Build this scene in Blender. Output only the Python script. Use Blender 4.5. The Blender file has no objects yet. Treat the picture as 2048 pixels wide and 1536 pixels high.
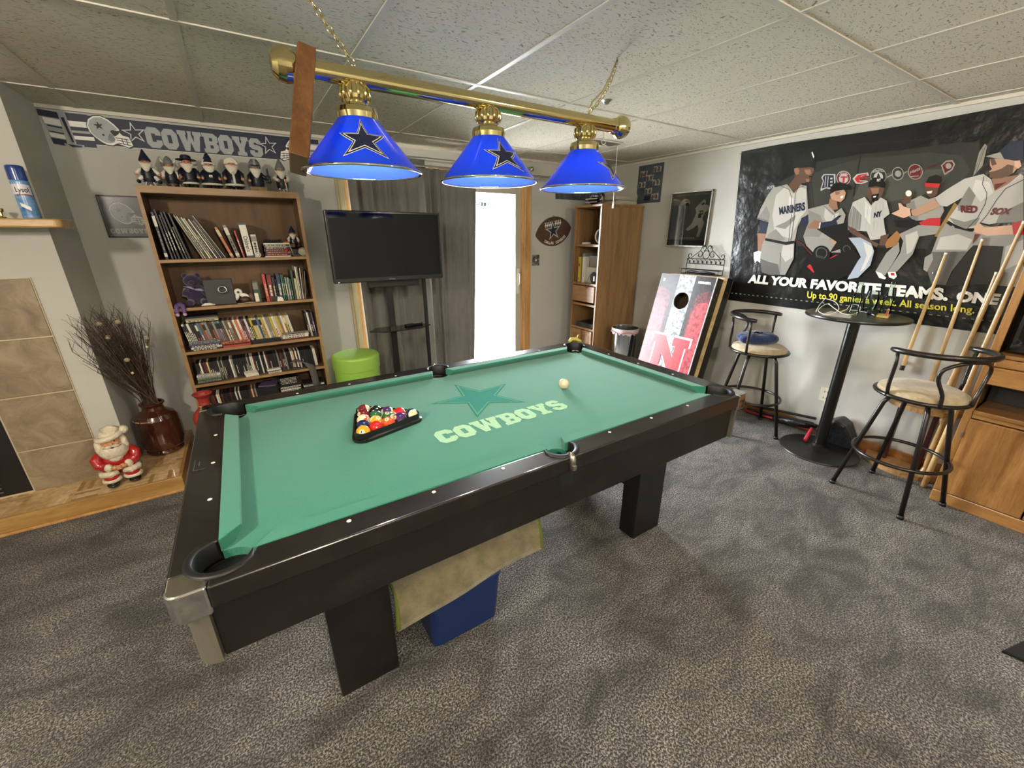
import bpy, math, random
from mathutils import Matrix, Vector
random.seed(7)
S = bpy.context.scene
PI = math.pi
# ---------------- camera ----------------
F_PX, YAW, PITCH, ROLL = 816.5288, 0.5692, 0.3487, -0.0022
CAM = Vector((-0.8637, -1.5921, 1.5342))
_f = Vector((math.sin(YAW)*math.cos(PITCH), math.cos(YAW)*math.cos(PITCH), -math.sin(PITCH)))
_r = Vector((math.cos(YAW), -math.sin(YAW), 0)); _u = _r.cross(_f)
_r2 = _r*math.cos(ROLL) + _u*math.sin(ROLL); _u2 = _u*math.cos(ROLL) - _r*math.sin(ROLL)
cd = bpy.data.cameras.new('camera'); cam = bpy.data.objects.new('camera', cd); S.collection.objects.link(cam)
m3 = Matrix((_r2, _u2, -_f)).transposed()
cam.matrix_world = Matrix.Translation(CAM) @ m3.to_4x4()
cd.sensor_width = 36; cd.lens = F_PX*36/2048; cd.clip_start = 0.02
S.camera = cam
# ---------------- world, light, exposure ----------------
w = bpy.data.worlds.new('world'); S.world = w; w.use_nodes = True
bg = w.node_tree.nodes['Background']; bg.inputs[0].default_value = (0.90, 0.95, 1.0, 1); bg.inputs[1].default_value = 34.0
S.view_settings.view_transform = 'Standard'; S.view_settings.look = 'None'; S.view_settings.gamma = 1
S.view_settings.exposure = 1.13; S.view_settings.use_curve_mapping = False
S.cycles.max_bounces = 8; S.cycles.diffuse_bounces = 4; S.cycles.glossy_bounces = 4; S.cycles.transmission_bounces = 8
S.cycles.sample_clamp_indirect = 6; S.cycles.caustics_reflective = False; S.cycles.caustics_refractive = False
LAMP_Y = -0.08
def light(name, kind, loc, energy, col, size=0.05, rot=None, **k):
    d = bpy.data.lights.new(name, kind); d.energy = energy; d.color = col
    if kind in ('POINT', 'SPOT'): d.shadow_soft_size = size
    if kind == 'AREA': d.shape = k.pop('shape', 'DISK'); d.size = size
    for a, b in k.items(): setattr(d, a, b)
    o = bpy.data.objects.new(name, d); o.location = loc
    if rot: o.rotation_euler = rot
    S.collection.objects.link(o); return o
WARM = (1.0, 0.86, 0.68); NEUT = (1.0, 0.90, 0.76)
SPOTS = [(-2.35, -1.1), (-0.75, -2.75), (1.3, -2.3)]
for p, e in zip(SPOTS, (60, 56, 20)):      # flush ceiling lights behind the photographer
    light('dome_light', 'POINT', (p[0], p[1], 2.256-.12), e, NEUT, 0.08)
light('door_portal', 'AREA', (0.95, 2.28, 1.05), 0, (1, 1, 1), 1.7, (-PI/2, 0, 0), shape='RECTANGLE', size_y=2.0)
bpy.data.lights['door_portal'].cycles.is_portal = True
H, XR, YB, XL, YF = 2.256, 2.86, 2.225, -3.4, -4.0     # ceiling height and wall planes
# a photo pixel carried onto a known plane (x, y or z = value)
def P(u, v, x=None, y=None, z=None):
    d = _r2*((u-1024)/F_PX) + _u2*(-(v-768)/F_PX) + _f
    if x is not None: t = (x-CAM.x)/d.x
    elif y is not None: t = (y-CAM.y)/d.y
    else: t = (z-CAM.z)/d.z
    return CAM + d*t

# ---------------- materials ----------------
MATS = {}
def srgb(c):
    if isinstance(c, str): c = [int(c[i:i+2], 16)/255 for i in (0, 2, 4)]
    return tuple(x/12.92 if x <= .04045 else ((x+.055)/1.055)**2.4 for x in c[:3]) + (1,)
def mat(name, col='808080', rough=.5, metal=0, noise=None, bump=None, emit=None, spec=None, coat=0, sheen=0, alpha=None, trans=0, ior=None, subs=0):
    if name in MATS: return MATS[name]
    m = bpy.data.materials.new(name); m.use_nodes = True; nt = m.node_tree; b = nt.nodes['Principled BSDF']
    b.inputs['Base Color'].default_value = srgb(col); b.inputs['Roughness'].default_value = rough; b.inputs['Metallic'].default_value = metal
    if spec is not None: b.inputs['Specular IOR Level'].default_value = spec
    if coat: b.inputs['Coat Weight'].default_value = coat; b.inputs['Coat Roughness'].default_value = .08
    if sheen: b.inputs['Sheen Weight'].default_value = sheen
    if trans: b.inputs['Transmission Weight'].default_value = trans
    if ior: b.inputs['IOR'].default_value = ior
    if alpha is not None: b.inputs['Alpha'].default_value = alpha
    if emit: b.inputs['Emission Color'].default_value = srgb(emit[0]); b.inputs['Emission Strength'].default_value = emit[1]
    if noise or bump:
        tc = nt.nodes.new('ShaderNodeTexCoord')
    if noise:      # (colour2, scale, stretch xyz, lo, hi)
        c2, sc, st, lo, hi = noise
        mp = nt.nodes.new('ShaderNodeMapping'); mp.inputs['Scale'].default_value = [sc*s for s in st]
        n = nt.nodes.new('ShaderNodeTexNoise'); n.inputs['Scale'].default_value = 1; n.inputs['Detail'].default_value = 5; n.inputs['Roughness'].default_value = .6
        r = nt.nodes.new('ShaderNodeValToRGB'); r.color_ramp.elements[0].position = lo; r.color_ramp.elements[1].position = hi
        r.color_ramp.elements[0].color = srgb(col); r.color_ramp.elements[1].color = srgb(c2)
        nt.links.new(tc.outputs['Object'], mp.inputs[0]); nt.links.new(mp.outputs[0], n.inputs['Vector']); nt.links.new(n.outputs['Fac'], r.inputs[0]); nt.links.new(r.outputs[0], b.inputs['Base Color'])
    if bump:       # (scale, strength, distance)
        n = nt.nodes.new('ShaderNodeTexNoise'); n.inputs['Scale'].default_value = bump[0]; n.inputs['Detail'].default_value = 4
        bp = nt.nodes.new('ShaderNodeBump'); bp.inputs['Strength'].default_value = bump[1]; bp.inputs['Distance'].default_value = bump[2] if len(bump) > 2 else .002
        nt.links.new(tc.outputs['Object'], n.inputs['Vector']); nt.links.new(n.outputs['Fac'], bp.inputs['Height']); nt.links.new(bp.outputs[0], b.inputs['Normal'])
    MATS[name] = m; return m
def new_nodes(name):
    m = bpy.data.materials.new(name); m.use_nodes = True; MATS[name] = m
    nt = m.node_tree; b = nt.nodes['Principled BSDF']
    def N(t, **k):
        n = nt.nodes.new('ShaderNode'+t)
        for a, v in k.items():
            if a in n.inputs: n.inputs[a].default_value = v
            else: setattr(n, a, v)
        return n
    return m, nt, b, N, nt.links.new
def ramp(nt, stops, interp='LINEAR'):
    r = nt.nodes.new('ShaderNodeValToRGB'); cr = r.color_ramp; cr.interpolation = interp
    while len(cr.elements) < len(stops): cr.elements.new(.5)
    for e, (p, c) in zip(cr.elements, stops): e.position = p; e.color = srgb(c)
    return r
def carpet_mat():
    m, nt, b, N, L = new_nodes('carpet'); tc = N('TexCoord')
    n1 = N('TexNoise', Scale=150.0, Detail=3.0, Roughness=.7); n2 = N('TexNoise', Scale=3.2, Detail=6.0, Roughness=.65, Distortion=.6)
    mp = N('Mapping'); mp.inputs['Scale'].default_value = (1, 1.8, 1); mp.inputs['Rotation'].default_value = (0, 0, .6)
    L(tc.outputs['Object'], mp.inputs[0]); L(tc.outputs['Object'], n1.inputs['Vector']); L(mp.outputs[0], n2.inputs['Vector'])
    r1 = ramp(nt, [(.40, '171614'), (.5, '625e59'), (.595, 'c4beb5')]); L(n1.outputs['Fac'], r1.inputs[0])
    r2 = ramp(nt, [(.36, '8b8987'), (.62, 'ffffff')]); L(n2.outputs['Fac'], r2.inputs[0])
    mx = N('MixRGB', blend_type='MULTIPLY'); mx.inputs[0].default_value = 1; L(r1.outputs[0], mx.inputs[1]); L(r2.outputs[0], mx.inputs[2]); L(mx.outputs[0], b.inputs['Base Color'])
    n3 = N('TexNoise', Scale=95.0, Detail=4.0, Roughness=.7); L(tc.outputs['Object'], n3.inputs['Vector'])
    ad = N('Math', operation='ADD'); L(n3.outputs['Fac'], ad.inputs[0]); L(n1.outputs['Fac'], ad.inputs[1])
    bp = N('Bump', Strength=1.0, Distance=.014); L(ad.outputs[0], bp.inputs['Height']); L(bp.outputs[0], b.inputs['Normal'])
    b.inputs['Roughness'].default_value = .95; b.inputs['Specular IOR Level'].default_value = .15; b.inputs['Sheen Weight'].default_value = .25
    return m
def ceiling_mat():
    m, nt, b, N, L = new_nodes('ceiling_tile'); tc = N('TexCoord')
    nz = N('TexNoise', Scale=9.0, Detail=1.0); L(tc.outputs['Object'], nz.inputs['Vector'])
    mxv = N('MixRGB'); mxv.inputs[0].default_value = .09; L(tc.outputs['Object'], mxv.inputs[1]); L(nz.outputs['Color'], mxv.inputs[2])
    mp = N('Mapping'); mp.inputs['Scale'].default_value = (1, 2.6, 1); L(mxv.outputs[0], mp.inputs[0])
    n1 = N('TexNoise', Scale=62.0, Detail=2.0, Roughness=.55); L(mp.outputs[0], n1.inputs['Vector'])
    r = ramp(nt, [(.0, '857f72'), (.34, '9d978a'), (.40, 'ddd6c4'), (1, 'e7e1d1')]); L(n1.outputs['Fac'], r.inputs[0]); L(r.outputs[0], b.inputs['Base Color'])
    bp = N('Bump', Strength=.6, Distance=.004); L(r.outputs[0], bp.inputs['Height']); L(bp.outputs[0], b.inputs['Normal'])
    b.inputs['Roughness'].default_value = .9; b.inputs['Specular IOR Level'].default_value = .1
    return m
def wood_mat(name, c1, c2, c3, axis='z', scale=9, rough=.35, coat=.25, ring=.5):
    m, nt, b, N, L = new_nodes(name); tc = N('TexCoord'); mp = N('Mapping')
    st = {'x': (.12, 1, 1), 'y': (1, .12, 1), 'z': (1, 1, .12)}[axis]
    mp.inputs['Scale'].default_value = [s*scale for s in st]; L(tc.outputs['Object'], mp.inputs[0])
    n = N('TexNoise', Scale=1.6, Detail=7.0, Roughness=.62, Distortion=ring); L(mp.outputs[0], n.inputs['Vector'])
    n2 = N('TexNoise', Scale=18.0, Detail=2.0); L(mp.outputs[0], n2.inputs['Vector'])
    a = N('Math', operation='MULTIPLY_ADD'); a.inputs[1].default_value = .25; L(n2.outputs['Fac'], a.inputs[0]); L(n.outputs['Fac'], a.inputs[2])
    r = ramp(nt, [(.42, c1), (.6, c2), (.8, c3)]); L(a.outputs[0], r.inputs[0]); L(r.outputs[0], b.inputs['Base Color'])
    b.inputs['Roughness'].default_value = rough; b.inputs['Coat Weight'].default_value = coat; b.inputs['Coat Roughness'].default_value = .25
    return m
def parquet_mat():
    m, nt, b, N, L = new_nodes('parquet'); tc = N('TexCoord')
    sep = N('SeparateXYZ'); L(tc.outputs['Object'], sep.inputs[0])
    # basket-weave blocks: 0.115 m squares of five strips, turned by turns
    def mul(o, v): k = N('Math', operation='MULTIPLY'); L(o, k.inputs[0]); k.inputs[1].default_value = v; return k.outputs[0]
    def op(o, a, v=None, o2=None):
        k = N('Math', operation=o); L(a, k.inputs[0])
        if o2 is not None: L(o2, k.inputs[1])
        elif v is not None: k.inputs[1].default_value = v
        return k.outputs[0]
    bx = mul(sep.outputs[0], 1/.115); by = mul(sep.outputs[1], 1/.115)
    fx = op('FLOOR', bx); fy = op('FLOOR', by)
    par = op('FLOORED_MODULO', op('ADD', fx, o2=fy), 2)
    sx = op('FLOOR', mul(op('FRACT', bx), 5)); sy = op('FLOOR', mul(op('FRACT', by), 5))
    mixs = N('Mix'); L(par, mixs.inputs[0]); L(sx, mixs.inputs[2]); L(sy, mixs.inputs[3])
    cmb = N('CombineXYZ'); L(fx, cmb.inputs[0]); L(fy, cmb.inputs[1]); L(mixs.outputs[0], cmb.inputs[2])
    wn = N('TexWhiteNoise'); L(cmb.outputs[0], wn.inputs['Vector'])
    r = ramp(nt, [(.0, '9c7a4c'), (.13, 'cda970'), (.5, 'dfc090'), (1, 'ebd0a2')]); L(wn.outputs['Value'], r.inputs[0])
    n = N('TexNoise', Scale=45.0, Detail=4.0); L(tc.outputs['Object'], n.inputs['Vector'])
    r2 = ramp(nt, [(.3, 'd0c6b8'), (.7, 'ffffff')]); L(n.outputs['Fac'], r2.inputs[0])
    mx = N('MixRGB', blend_type='MULTIPLY'); mx.inputs[0].default_value = 1; L(r.outputs[0], mx.inputs[1]); L(r2.outputs[0], mx.inputs[2]); L(mx.outputs[0], b.inputs['Base Color'])
    b.inputs['Roughness'].default_value = .3; b.inputs['Coat Weight'].default_value = .3
    return m
carpet_mat(); ceiling_mat(); parquet_mat()
OAK = wood_mat('oak', '755a38', '8f6e46', 'a08054', 'z', 9)
OAKX = wood_mat('oak_front', '6f4a22', '8e6435', 'a67c48', 'z', 8, rough=.3, coat=.4)
OAKH = wood_mat('oak_horizontal', '6f4a22', '8e6435', 'a67c48', 'y', 8, rough=.3, coat=.4)
BCW = wood_mat('bookcase_laminate', '5c432b', '6f5236', '7f6143', 'z', 7, rough=.45, coat=.1)
BCE = wood_mat('bookcase_edge', '8a6740', '997549', 'a88456', 'x', 8, rough=.45, coat=.1)
HRT = wood_mat('hearth_oak', '8a6334', 'a57d46', 'c09a60', 'x', 8, rough=.35, coat=.3)
TRM = wood_mat('trim_oak', '9a6c38', 'b98a50', 'cfa468', 'z', 9, rough=.35, coat=.3)
BSB = wood_mat('baseboard_oak', '7a4a22', '94602f', 'a8743e', 'y', 9, rough=.4, coat=.2)
CUE = wood_mat('cue_maple', 'b08f5c', 'c9a975', 'dcc294', 'z', 6, rough=.25, coat=.5)
PINE = wood_mat('raw_pine', 'b7975f', 'd0b47c', 'e0c998', 'y', 9, rough=.6, coat=0)
RACKW = wood_mat('rack_wood', '4a2b10', '63401f', '7a5230', 'z', 9, rough=.35, coat=.4)
WALL = mat('wall_paint', 'bab9b1', .85, noise=('c3c2ba', 1.2, (1, 1, 1), .35, .7), bump=(140, .25, .002), spec=.2)
LAM = mat('black_laminate', '14110f', .28, coat=.4, noise=('221d19', 14, (1, 1, 1), .45, .75), spec=.55)
APR = mat('apron_laminate', '121110', .4, noise=('211f1b', 9, (1, 1, 1), .42, .75))
FELT = mat('green_felt', '2f7760', .95, noise=('36806a', 300, (1, 1, 1), .4, .62), sheen=.3, spec=.1, bump=(700, .15, .0005))
FELTP = mat('felt_print_dark', '2f705d', .95, spec=.1, noise=('357963', 300, (1, 1, 1), .4, .62))
FELTM = mat('felt_print_mid', '4f9a80', .95, spec=.1)
FELTL = mat('felt_print_light', '9fc9a0', .95, spec=.1)
CHR = mat('chrome', 'dcdcdc', .06, 1); DCHR = mat('brushed_metal', 'b8b5aa', .35, 1)
BRS = mat('polished_brass', 'd8c890', .10, 1); BLK = mat('black_plastic', '121212', .35); RUB = mat('black_rubber', '0b0b0b', .5)
BMT = mat('black_metal', '241f1c', .3, .3, spec=.6); WHT = mat('white_plastic', 'ece9e0', .4); NAVY = mat('navy_ink', '0d1734', .5); SILV = mat('silver_ink', 'a5aaac', .5)
WINK = mat('white_ink', 'f0efe8', .5); BINK = mat('black_ink', '0c0c0e', .5); PEARL = mat('pearl_inlay', 'f4f1e8', .25)
GLASS = mat('clear_glass', 'ffffff', .02, trans=1, ior=1.45)
def pane_mat(name, refl, tint='ffffff'):
    m, nt, b, N, L = new_nodes(name); out = nt.nodes['Material Output']
    t = N('BsdfTransparent'); t.inputs[0].default_value = srgb(tint); g = N('BsdfGlossy'); g.inputs['Roughness'].default_value = .02; f = N('Fresnel'); f.inputs['IOR'].default_value = refl; mx = N('MixShader')
    L(f.outputs[0], mx.inputs[0]); L(t.outputs[0], mx.inputs[1]); L(g.outputs[0], mx.inputs[2]); L(mx.outputs[0], out.inputs[0]); return m
PANE = pane_mat('window_glass', 1.3); PGL = pane_mat('picture_glazing', 1.75); BOT = pane_mat('bottle_glass', 1.35, 'e6efe9')
SKIN = mat('painted_skin', 'c48a68', .4); BEARD = mat('painted_beard', 'd9d2c0', .6, bump=(90, .8, .004))

# ---------------- geometry helpers ----------------
class MB:
    def __init__(s, *mats):
        s.v = []; s.f = []; s.mi = []; s.sm = []; s.mats = list(mats); s.M = Matrix.Identity(4); s.cur = 0
    def use(s, m):
        if m not in s.mats: s.mats.append(m)
        s.cur = s.mats.index(m); return s
    def add(s, vs, fs, smooth=False):
        n = len(s.v); s.v += [s.M @ Vector(p) for p in vs]
        for f in fs: s.f.append([n+i for i in f]); s.mi.append(s.cur); s.sm.append(smooth)
        return s
    def box(s, a, b):
        x0, y0, z0 = a; x1, y1, z1 = b
        return s.add([(x0,y0,z0),(x1,y0,z0),(x1,y1,z0),(x0,y1,z0),(x0,y0,z1),(x1,y0,z1),(x1,y1,z1),(x0,y1,z1)],
                     [(0,3,2,1),(4,5,6,7),(0,1,5,4),(1,2,6,5),(2,3,7,6),(3,0,4,7)])
    def cbox(s, c, d, R=None, t=0):       # centred box with tiny chamfer-free edges, optional rotation matrix
        M0 = s.M; s.M = M0 @ Matrix.Translation(c) @ (R.to_4x4() if R else Matrix.Identity(4))
        s.box([-k/2 for k in d], [k/2 for k in d]); s.M = M0; return s
    def rbox(s, a, b, r=.004, seg=2):     # rounded box
        x0, y0, z0 = a; x1, y1, z1 = b; r = min(r, (x1-x0)/2.01, (y1-y0)/2.01, (z1-z0)/2.01)
        rings = []
        for zz, ins in [(z0, r)] + [(z0+r-r*math.cos(PI/2*k/seg), r-r*math.sin(PI/2*k/seg)) for k in range(1, seg+1)] + \
                       [(z1-r+r*math.sin(PI/2*k/seg), r-r*math.cos(PI/2*k/seg)) for k in range(0, seg)] + [(z1, r)]:
            ring = []
            for cx, cy, a0 in ((x1-r, y1-r, 0), (x0+r, y1-r, PI/2), (x0+r, y0+r, PI), (x1-r, y0+r, 1.5*PI)):
                for k in range(seg+1):
                    a_ = a0+PI/2*k/seg; q = max(r-ins, 0)
                    ring.append((cx+q*math.cos(a_), cy+q*math.sin(a_), zz))
            rings.append(ring)
        n = len(rings[0]); vs = [p for g in rings for p in g]; fs = []
        for i in range(len(rings)-1):
            for j in range(n): fs.append((i*n+j, i*n+(j+1) % n, (i+1)*n+(j+1) % n, (i+1)*n+j))
        s.add(vs, fs, False); m = len(vs)-n
        base = len(s.v)-len(vs)
        s.f.append([base+i for i in range(n)][::-1]); s.mi.append(s.cur); s.sm.append(False)
        s.f.append([base+m+i for i in range(n)]); s.mi.append(s.cur); s.sm.append(False)
        return s
    def lathe(s, prof, c=(0, 0, 0), n=32, axis=None, closed=True):   # prof [(r,z)...] bottom to top; None breaks smoothing
        M0 = s.M; R = Matrix.Identity(4)
        if axis is not None: R = Vector(axis).to_track_quat('Z', 'Y').to_matrix().to_4x4()
        s.M = M0 @ Matrix.Translation(c) @ R
        for i in range(len(prof)-1):
            (r0, z0), (r1, z1) = prof[i], prof[i+1]
            vs = []; fs = []
            for j in range(n):
                a = 2*PI*j/n; vs += [(r0*math.cos(a), r0*math.sin(a), z0), (r1*math.cos(a), r1*math.sin(a), z1)]
            for j in range(n):
                k = (j+1) % n
                if r0 < 1e-6: fs.append((2*j, 2*k+1, 2*j+1))
                elif r1 < 1e-6: fs.append((2*j, 2*k, 2*j+1))
                else: fs.append((2*j, 2*k, 2*k+1, 2*j+1))
            s.add(vs, fs, True)
        s.M = M0; return s
    def grid(s, fn, nu, nv, wrap_u=False, wrap_v=False, smooth=True):
        vs = [fn(i/(nu if wrap_u else nu-1), j/(nv if wrap_v else nv-1)) for i in range(nu) for j in range(nv)]
        fs = []
        for i in range(nu if wrap_u else nu-1):
            for j in range(nv if wrap_v else nv-1):
                i2 = (i+1) % nu; j2 = (j+1) % nv; fs.append((i*nv+j, i2*nv+j, i2*nv+j2, i*nv+j2))
        return s.add(vs, fs, smooth)
    def ball(s, c, r, n=20, R=None):
        rx, ry, rz = (r, r, r) if not hasattr(r, '__len__') else r
        M0 = s.M; s.M = M0 @ Matrix.Translation(c) @ (R.to_4x4() if R else Matrix.Identity(4))
        s.grid(lambda u, v: (rx*math.sin(PI*v)*math.cos(2*PI*u), ry*math.sin(PI*v)*math.sin(2*PI*u), -rz*math.cos(PI*v)), n, n//2+1, wrap_u=True)
        s.M = M0; return s
    def cyl(s, a, b, r, r2=None, n=16, cap=True):
        a = Vector(a); b = Vector(b); L = (b-a).length; r2 = r if r2 is None else r2
        return s.lathe(([(0, 0)] if cap else [])+[(r, 0), (r2, L)]+([(0, L)] if cap else []), a, n, axis=(b-a))
    def tube(s, pts, r, n=10, closed=False, flat=None):
        pts = [Vector(p) for p in pts]; N = len(pts); rings = []; up = None
        rr = r if hasattr(r, '__len__') else [r]*N
        for i, p in enumerate(pts):
            if closed: t = pts[(i+1) % N]-pts[i-1]
            else: t = pts[min(i+1, N-1)]-pts[max(i-1, 0)]
            t.normalize()
            if up is None: up = Vector((0, 0, 1)) if abs(t.z) < .9 else Vector((1, 0, 0))
            x = t.cross(up).normalized(); up = x.cross(t).normalized()
            rings.append([p + (x*math.cos(2*PI*k/n)*(flat or 1) + up*math.sin(2*PI*k/n))*rr[i] for k in range(n)])
        vs = [q for g in rings for q in g]; fs = []
        for i in range(N if closed else N-1):
            i2 = (i+1) % N
            for k in range(n): fs.append((i*n+k, i*n+(k+1) % n, i2*n+(k+1) % n, i2*n+k))
        s.add(vs, fs, True)
        if not closed:
            b0 = len(s.v)-len(vs)
            for ring in ([b0+k for k in range(n)][::-1], [b0+(N-1)*n+k for k in range(n)]): s.f.append(ring); s.mi.append(s.cur); s.sm.append(False)
        return s
    def poly(s, pts):                      # one flat n-gon
        return s.add(pts, [list(range(len(pts)))])
    def prism(s, pts, lo, hi, fn=None):    # outline in the plane, extruded lo..hi; fn(x,y,h)->point
        fn = fn or (lambda x, y, h: (x, y, h)); n = len(pts)
        vs = [fn(x, y, lo) for x, y in pts]+[fn(x, y, hi) for x, y in pts]
        return s.add(vs, [list(range(n))[::-1], [n+i for i in range(n)]] + [(i, (i+1) % n, n+(i+1) % n, n+i) for i in range(n)])
    def build(s, name, parent=None, bevel=0, seg=2, sub=0, solid=0):
        base = parent_world(parent) if parent else None
        loc = Vector((0, 0, 0))
        if parent is None:
            xs = [p.x for p in s.v]; ys = [p.y for p in s.v]; zs = [p.z for p in s.v]
            loc = Vector(((min(xs)+max(xs))/2, (min(ys)+max(ys))/2, min(zs)))
            off = loc
        else: off = base
        me = bpy.data.meshes.new(name); me.from_pydata([tuple(p-off) for p in s.v], [], s.f)
        for m in s.mats: me.materials.append(m)
        me.polygons.foreach_set('material_index', s.mi); me.polygons.foreach_set('use_smooth', s.sm); me.update()
        o = bpy.data.objects.new(name, me); S.collection.objects.link(o)
        if parent: o.parent = parent
        else: o.location = loc
        if solid: md = o.modifiers.new('thickness', 'SOLIDIFY'); md.thickness = solid
        if bevel:
            md = o.modifiers.new('bevel', 'BEVEL'); md.width = bevel; md.segments = seg; md.limit_method = 'ANGLE'; md.angle_limit = .9
        if sub: md = o.modifiers.new('smooth', 'SUBSURF'); md.levels = sub; md.render_levels = sub
        return o
def parent_world(p):
    v = Vector((0, 0, 0))
    while p: v += p.location; p = p.parent
    return v
def tag(o, label, cat, group=None, kind=None):
    o['label'] = label; o['category'] = cat
    if group: o['group'] = group
    if kind: o['kind'] = kind
    return o
def struct(o): o['kind'] = 'structure'; return o
def thing(name, loc, label, cat, group=None):
    o = bpy.data.objects.new(name, None); o.location = loc; o.empty_display_size = .05; S.collection.objects.link(o)
    return tag(o, label, cat, group)
def copy_tree(o, dloc=(0, 0, 0), rotz=0, label=None):
    r = o.copy(); S.collection.objects.link(r); r.location = o.location+Vector(dloc); r.rotation_euler.z += rotz
    if label: r['label'] = label
    for ch in o.children:
        c = ch.copy(); c.parent = r; S.collection.objects.link(c)
        for g in ch.children:
            d = g.copy(); d.parent = c; S.collection.objects.link(d)
    return r
# ---------------- lettering ----------------
_FONT = {}
def text_mesh(txt, bold=0.0, space=1.0):
    k = (txt, bold, space)
    if k in _FONT: return _FONT[k]
    c = bpy.data.curves.new('t', 'FONT'); c.body = txt; c.size = 1; c.offset = bold; c.space_character = space; c.resolution_u = 3; c.fill_mode = 'FRONT'
    o = bpy.data.objects.new('t', c); S.collection.objects.link(o)
    dg = bpy.context.evaluated_depsgraph_get(); me = bpy.data.meshes.new_from_object(o.evaluated_get(dg))
    vs = [tuple(v.co) for v in me.vertices]; fs = [list(p.vertices) for p in me.polygons]
    bpy.data.objects.remove(o); bpy.data.meshes.remove(me); bpy.data.curves.remove(c)
    _FONT[k] = (vs, fs); return vs, fs
def put_text(mb, txt, fn, bold=0.0, space=1.0, shear=0.0):
    """fn(s,t): s 0..1 along the word, t 0..1 from its lowest to its highest point"""
    vs, fs = text_mesh(txt, bold, space)
    x0 = min(v[0] for v in vs); x1 = max(v[0] for v in vs); y0 = min(v[1] for v in vs); y1 = max(v[1] for v in vs)
    mb.add([fn((v[0]-x0)/(x1-x0)+shear*(v[1]-y0), (v[1]-y0)/(y1-y0)) for v in vs], fs)
SLAB = {
 'C': (8.5, [(2,0),(6.3,0),(8.5,1.8),(8.5,3.9),(5.4,3.9),(5.4,3),(3.3,3),(3.3,7),(5.4,7),(5.4,6.2),(8.5,6.2),(8.5,8.4),(6.5,10),(2,10),(0,8),(0,2)], []),
 'O': (8.8, [(2.2,0),(6.6,0),(8.8,2.2),(8.8,7.8),(6.6,10),(2.2,10),(0,7.8),(0,2.2)], [[(3.3,3),(5.5,3),(5.5,7),(3.3,7)]]),
 'W': (14, [(0,10),(5,10),(5,8),(4.4,8),(5.1,4.6),(6.1,8.4),(5.8,10),(8.4,10),(7.9,8.4),(8.9,4.6),(9.6,8),(9,8),(9,10),(14,10),(14,8),(13.2,8),(11.2,0),(8.4,0),(7,4.6),(5.6,0),(2.8,0),(.8,8),(0,8)], []),
 'B': (9.2, [(0,0),(7,0),(9.2,1.7),(9.2,4),(8.2,5),(9.2,6),(9.2,8.4),(7,10),(0,10),(0,8),(1,8),(1,2),(0,2)], [[(4,2.3),(5.9,2.3),(5.9,4),(4,4)], [(4,6),(5.9,6),(5.9,7.7),(4,7.7)]]),
 'Y': (10, [(0,10),(4.6,10),(4.6,8),(4.2,8),(5,6.2),(5.8,8),(5.4,8),(5.4,10),(10,10),(10,8),(9.2,8),(6.8,4),(6.8,2),(8,2),(8,0),(2,0),(2,2),(3.2,2),(3.2,4),(.8,8),(0,8)], []),
 'S': (8.6, [(0,1.5),(2,0),(6.5,0),(8.6,1.8),(8.6,5),(6.8,6.2),(3.2,6.6),(3.2,7.6),(5,7.6),(5,6.9),(8,6.9),(8,8.5),(6.3,10),(2,10),(0,8.2),(0,5.4),(1.8,4.2),(5.3,3.6),(5.3,2.4),(3.2,2.4),(3.2,3.4),(0,3.4)], []),
 'N': (10.5, [(0,0),(4.6,0),(4.6,2.2),(3.6,2.2),(3.6,5.6),(7.4,0),(9.5,0),(9.5,7.8),(10.5,7.8),(10.5,10),(5.9,10),(5.9,7.8),(6.9,7.8),(6.9,5),(3.6,10),(0,10),(0,7.8),(1,7.8),(1,2.2),(0,2.2)], []),
}
def put_slab(mb, word, fn, ink, hole, gap=.5):
    """fn(s,t,layer): s 0..1 across the word, t 0..1 up it"""
    tot = sum(SLAB[c][0] for c in word)+gap*(len(word)-1); x = 0
    for c in word:
        wd, out, holes = SLAB[c]
        mb.use(ink).poly([fn((x+a)/tot, b/10, 0) for a, b in out])
        for h in holes: mb.use(hole).poly([fn((x+a)/tot, b/10, 1) for a, b in h])
        x += wd+gap
def star_pts(r, rot=PI/2, cx=0, cy=0, inner=.382, sx=1):
    return [(cx+sx*(r if k % 2 == 0 else r*inner)*math.cos(rot+PI*k/5), cy+(r if k % 2 == 0 else r*inner)*math.sin(rot+PI*k/5)) for k in range(10)]
def put_star(mb, fn, r, layers, rot=PI/2, n=1, sx=1):
    """layers [(scale, material)], fn(x,y,layer)"""
    for li, (sc, m) in enumerate(layers):
        mb.use(m); pts = star_pts(r*sc, rot, sx=sx)
        for k in range(10):
            a = Vector((0, 0)); b = Vector(pts[k]); c = Vector(pts[(k+1) % 10]); vs = []; fs = []; idx = {}
            for i in range(n+1):
                for j in range(n+1-i):
                    idx[i, j] = len(vs); q = a+(b-a)*(i/n)+(c-a)*(j/n); vs.append(fn(q.x, q.y, li))
            for i in range(n):
                for j in range(n-i):
                    fs.append((idx[i, j], idx[i+1, j], idx[i, j+1]))
                    if i+j < n-1: fs.append((idx[i+1, j], idx[i+1, j+1], idx[i, j+1]))
            mb.add(vs, fs, n > 1)
def arc(cx, cy, r, a0, a1, n=12): return [(cx+r*math.cos(a0+(a1-a0)*k/n), cy+r*math.sin(a0+(a1-a0)*k/n)) for k in range(n+1)]
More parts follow.
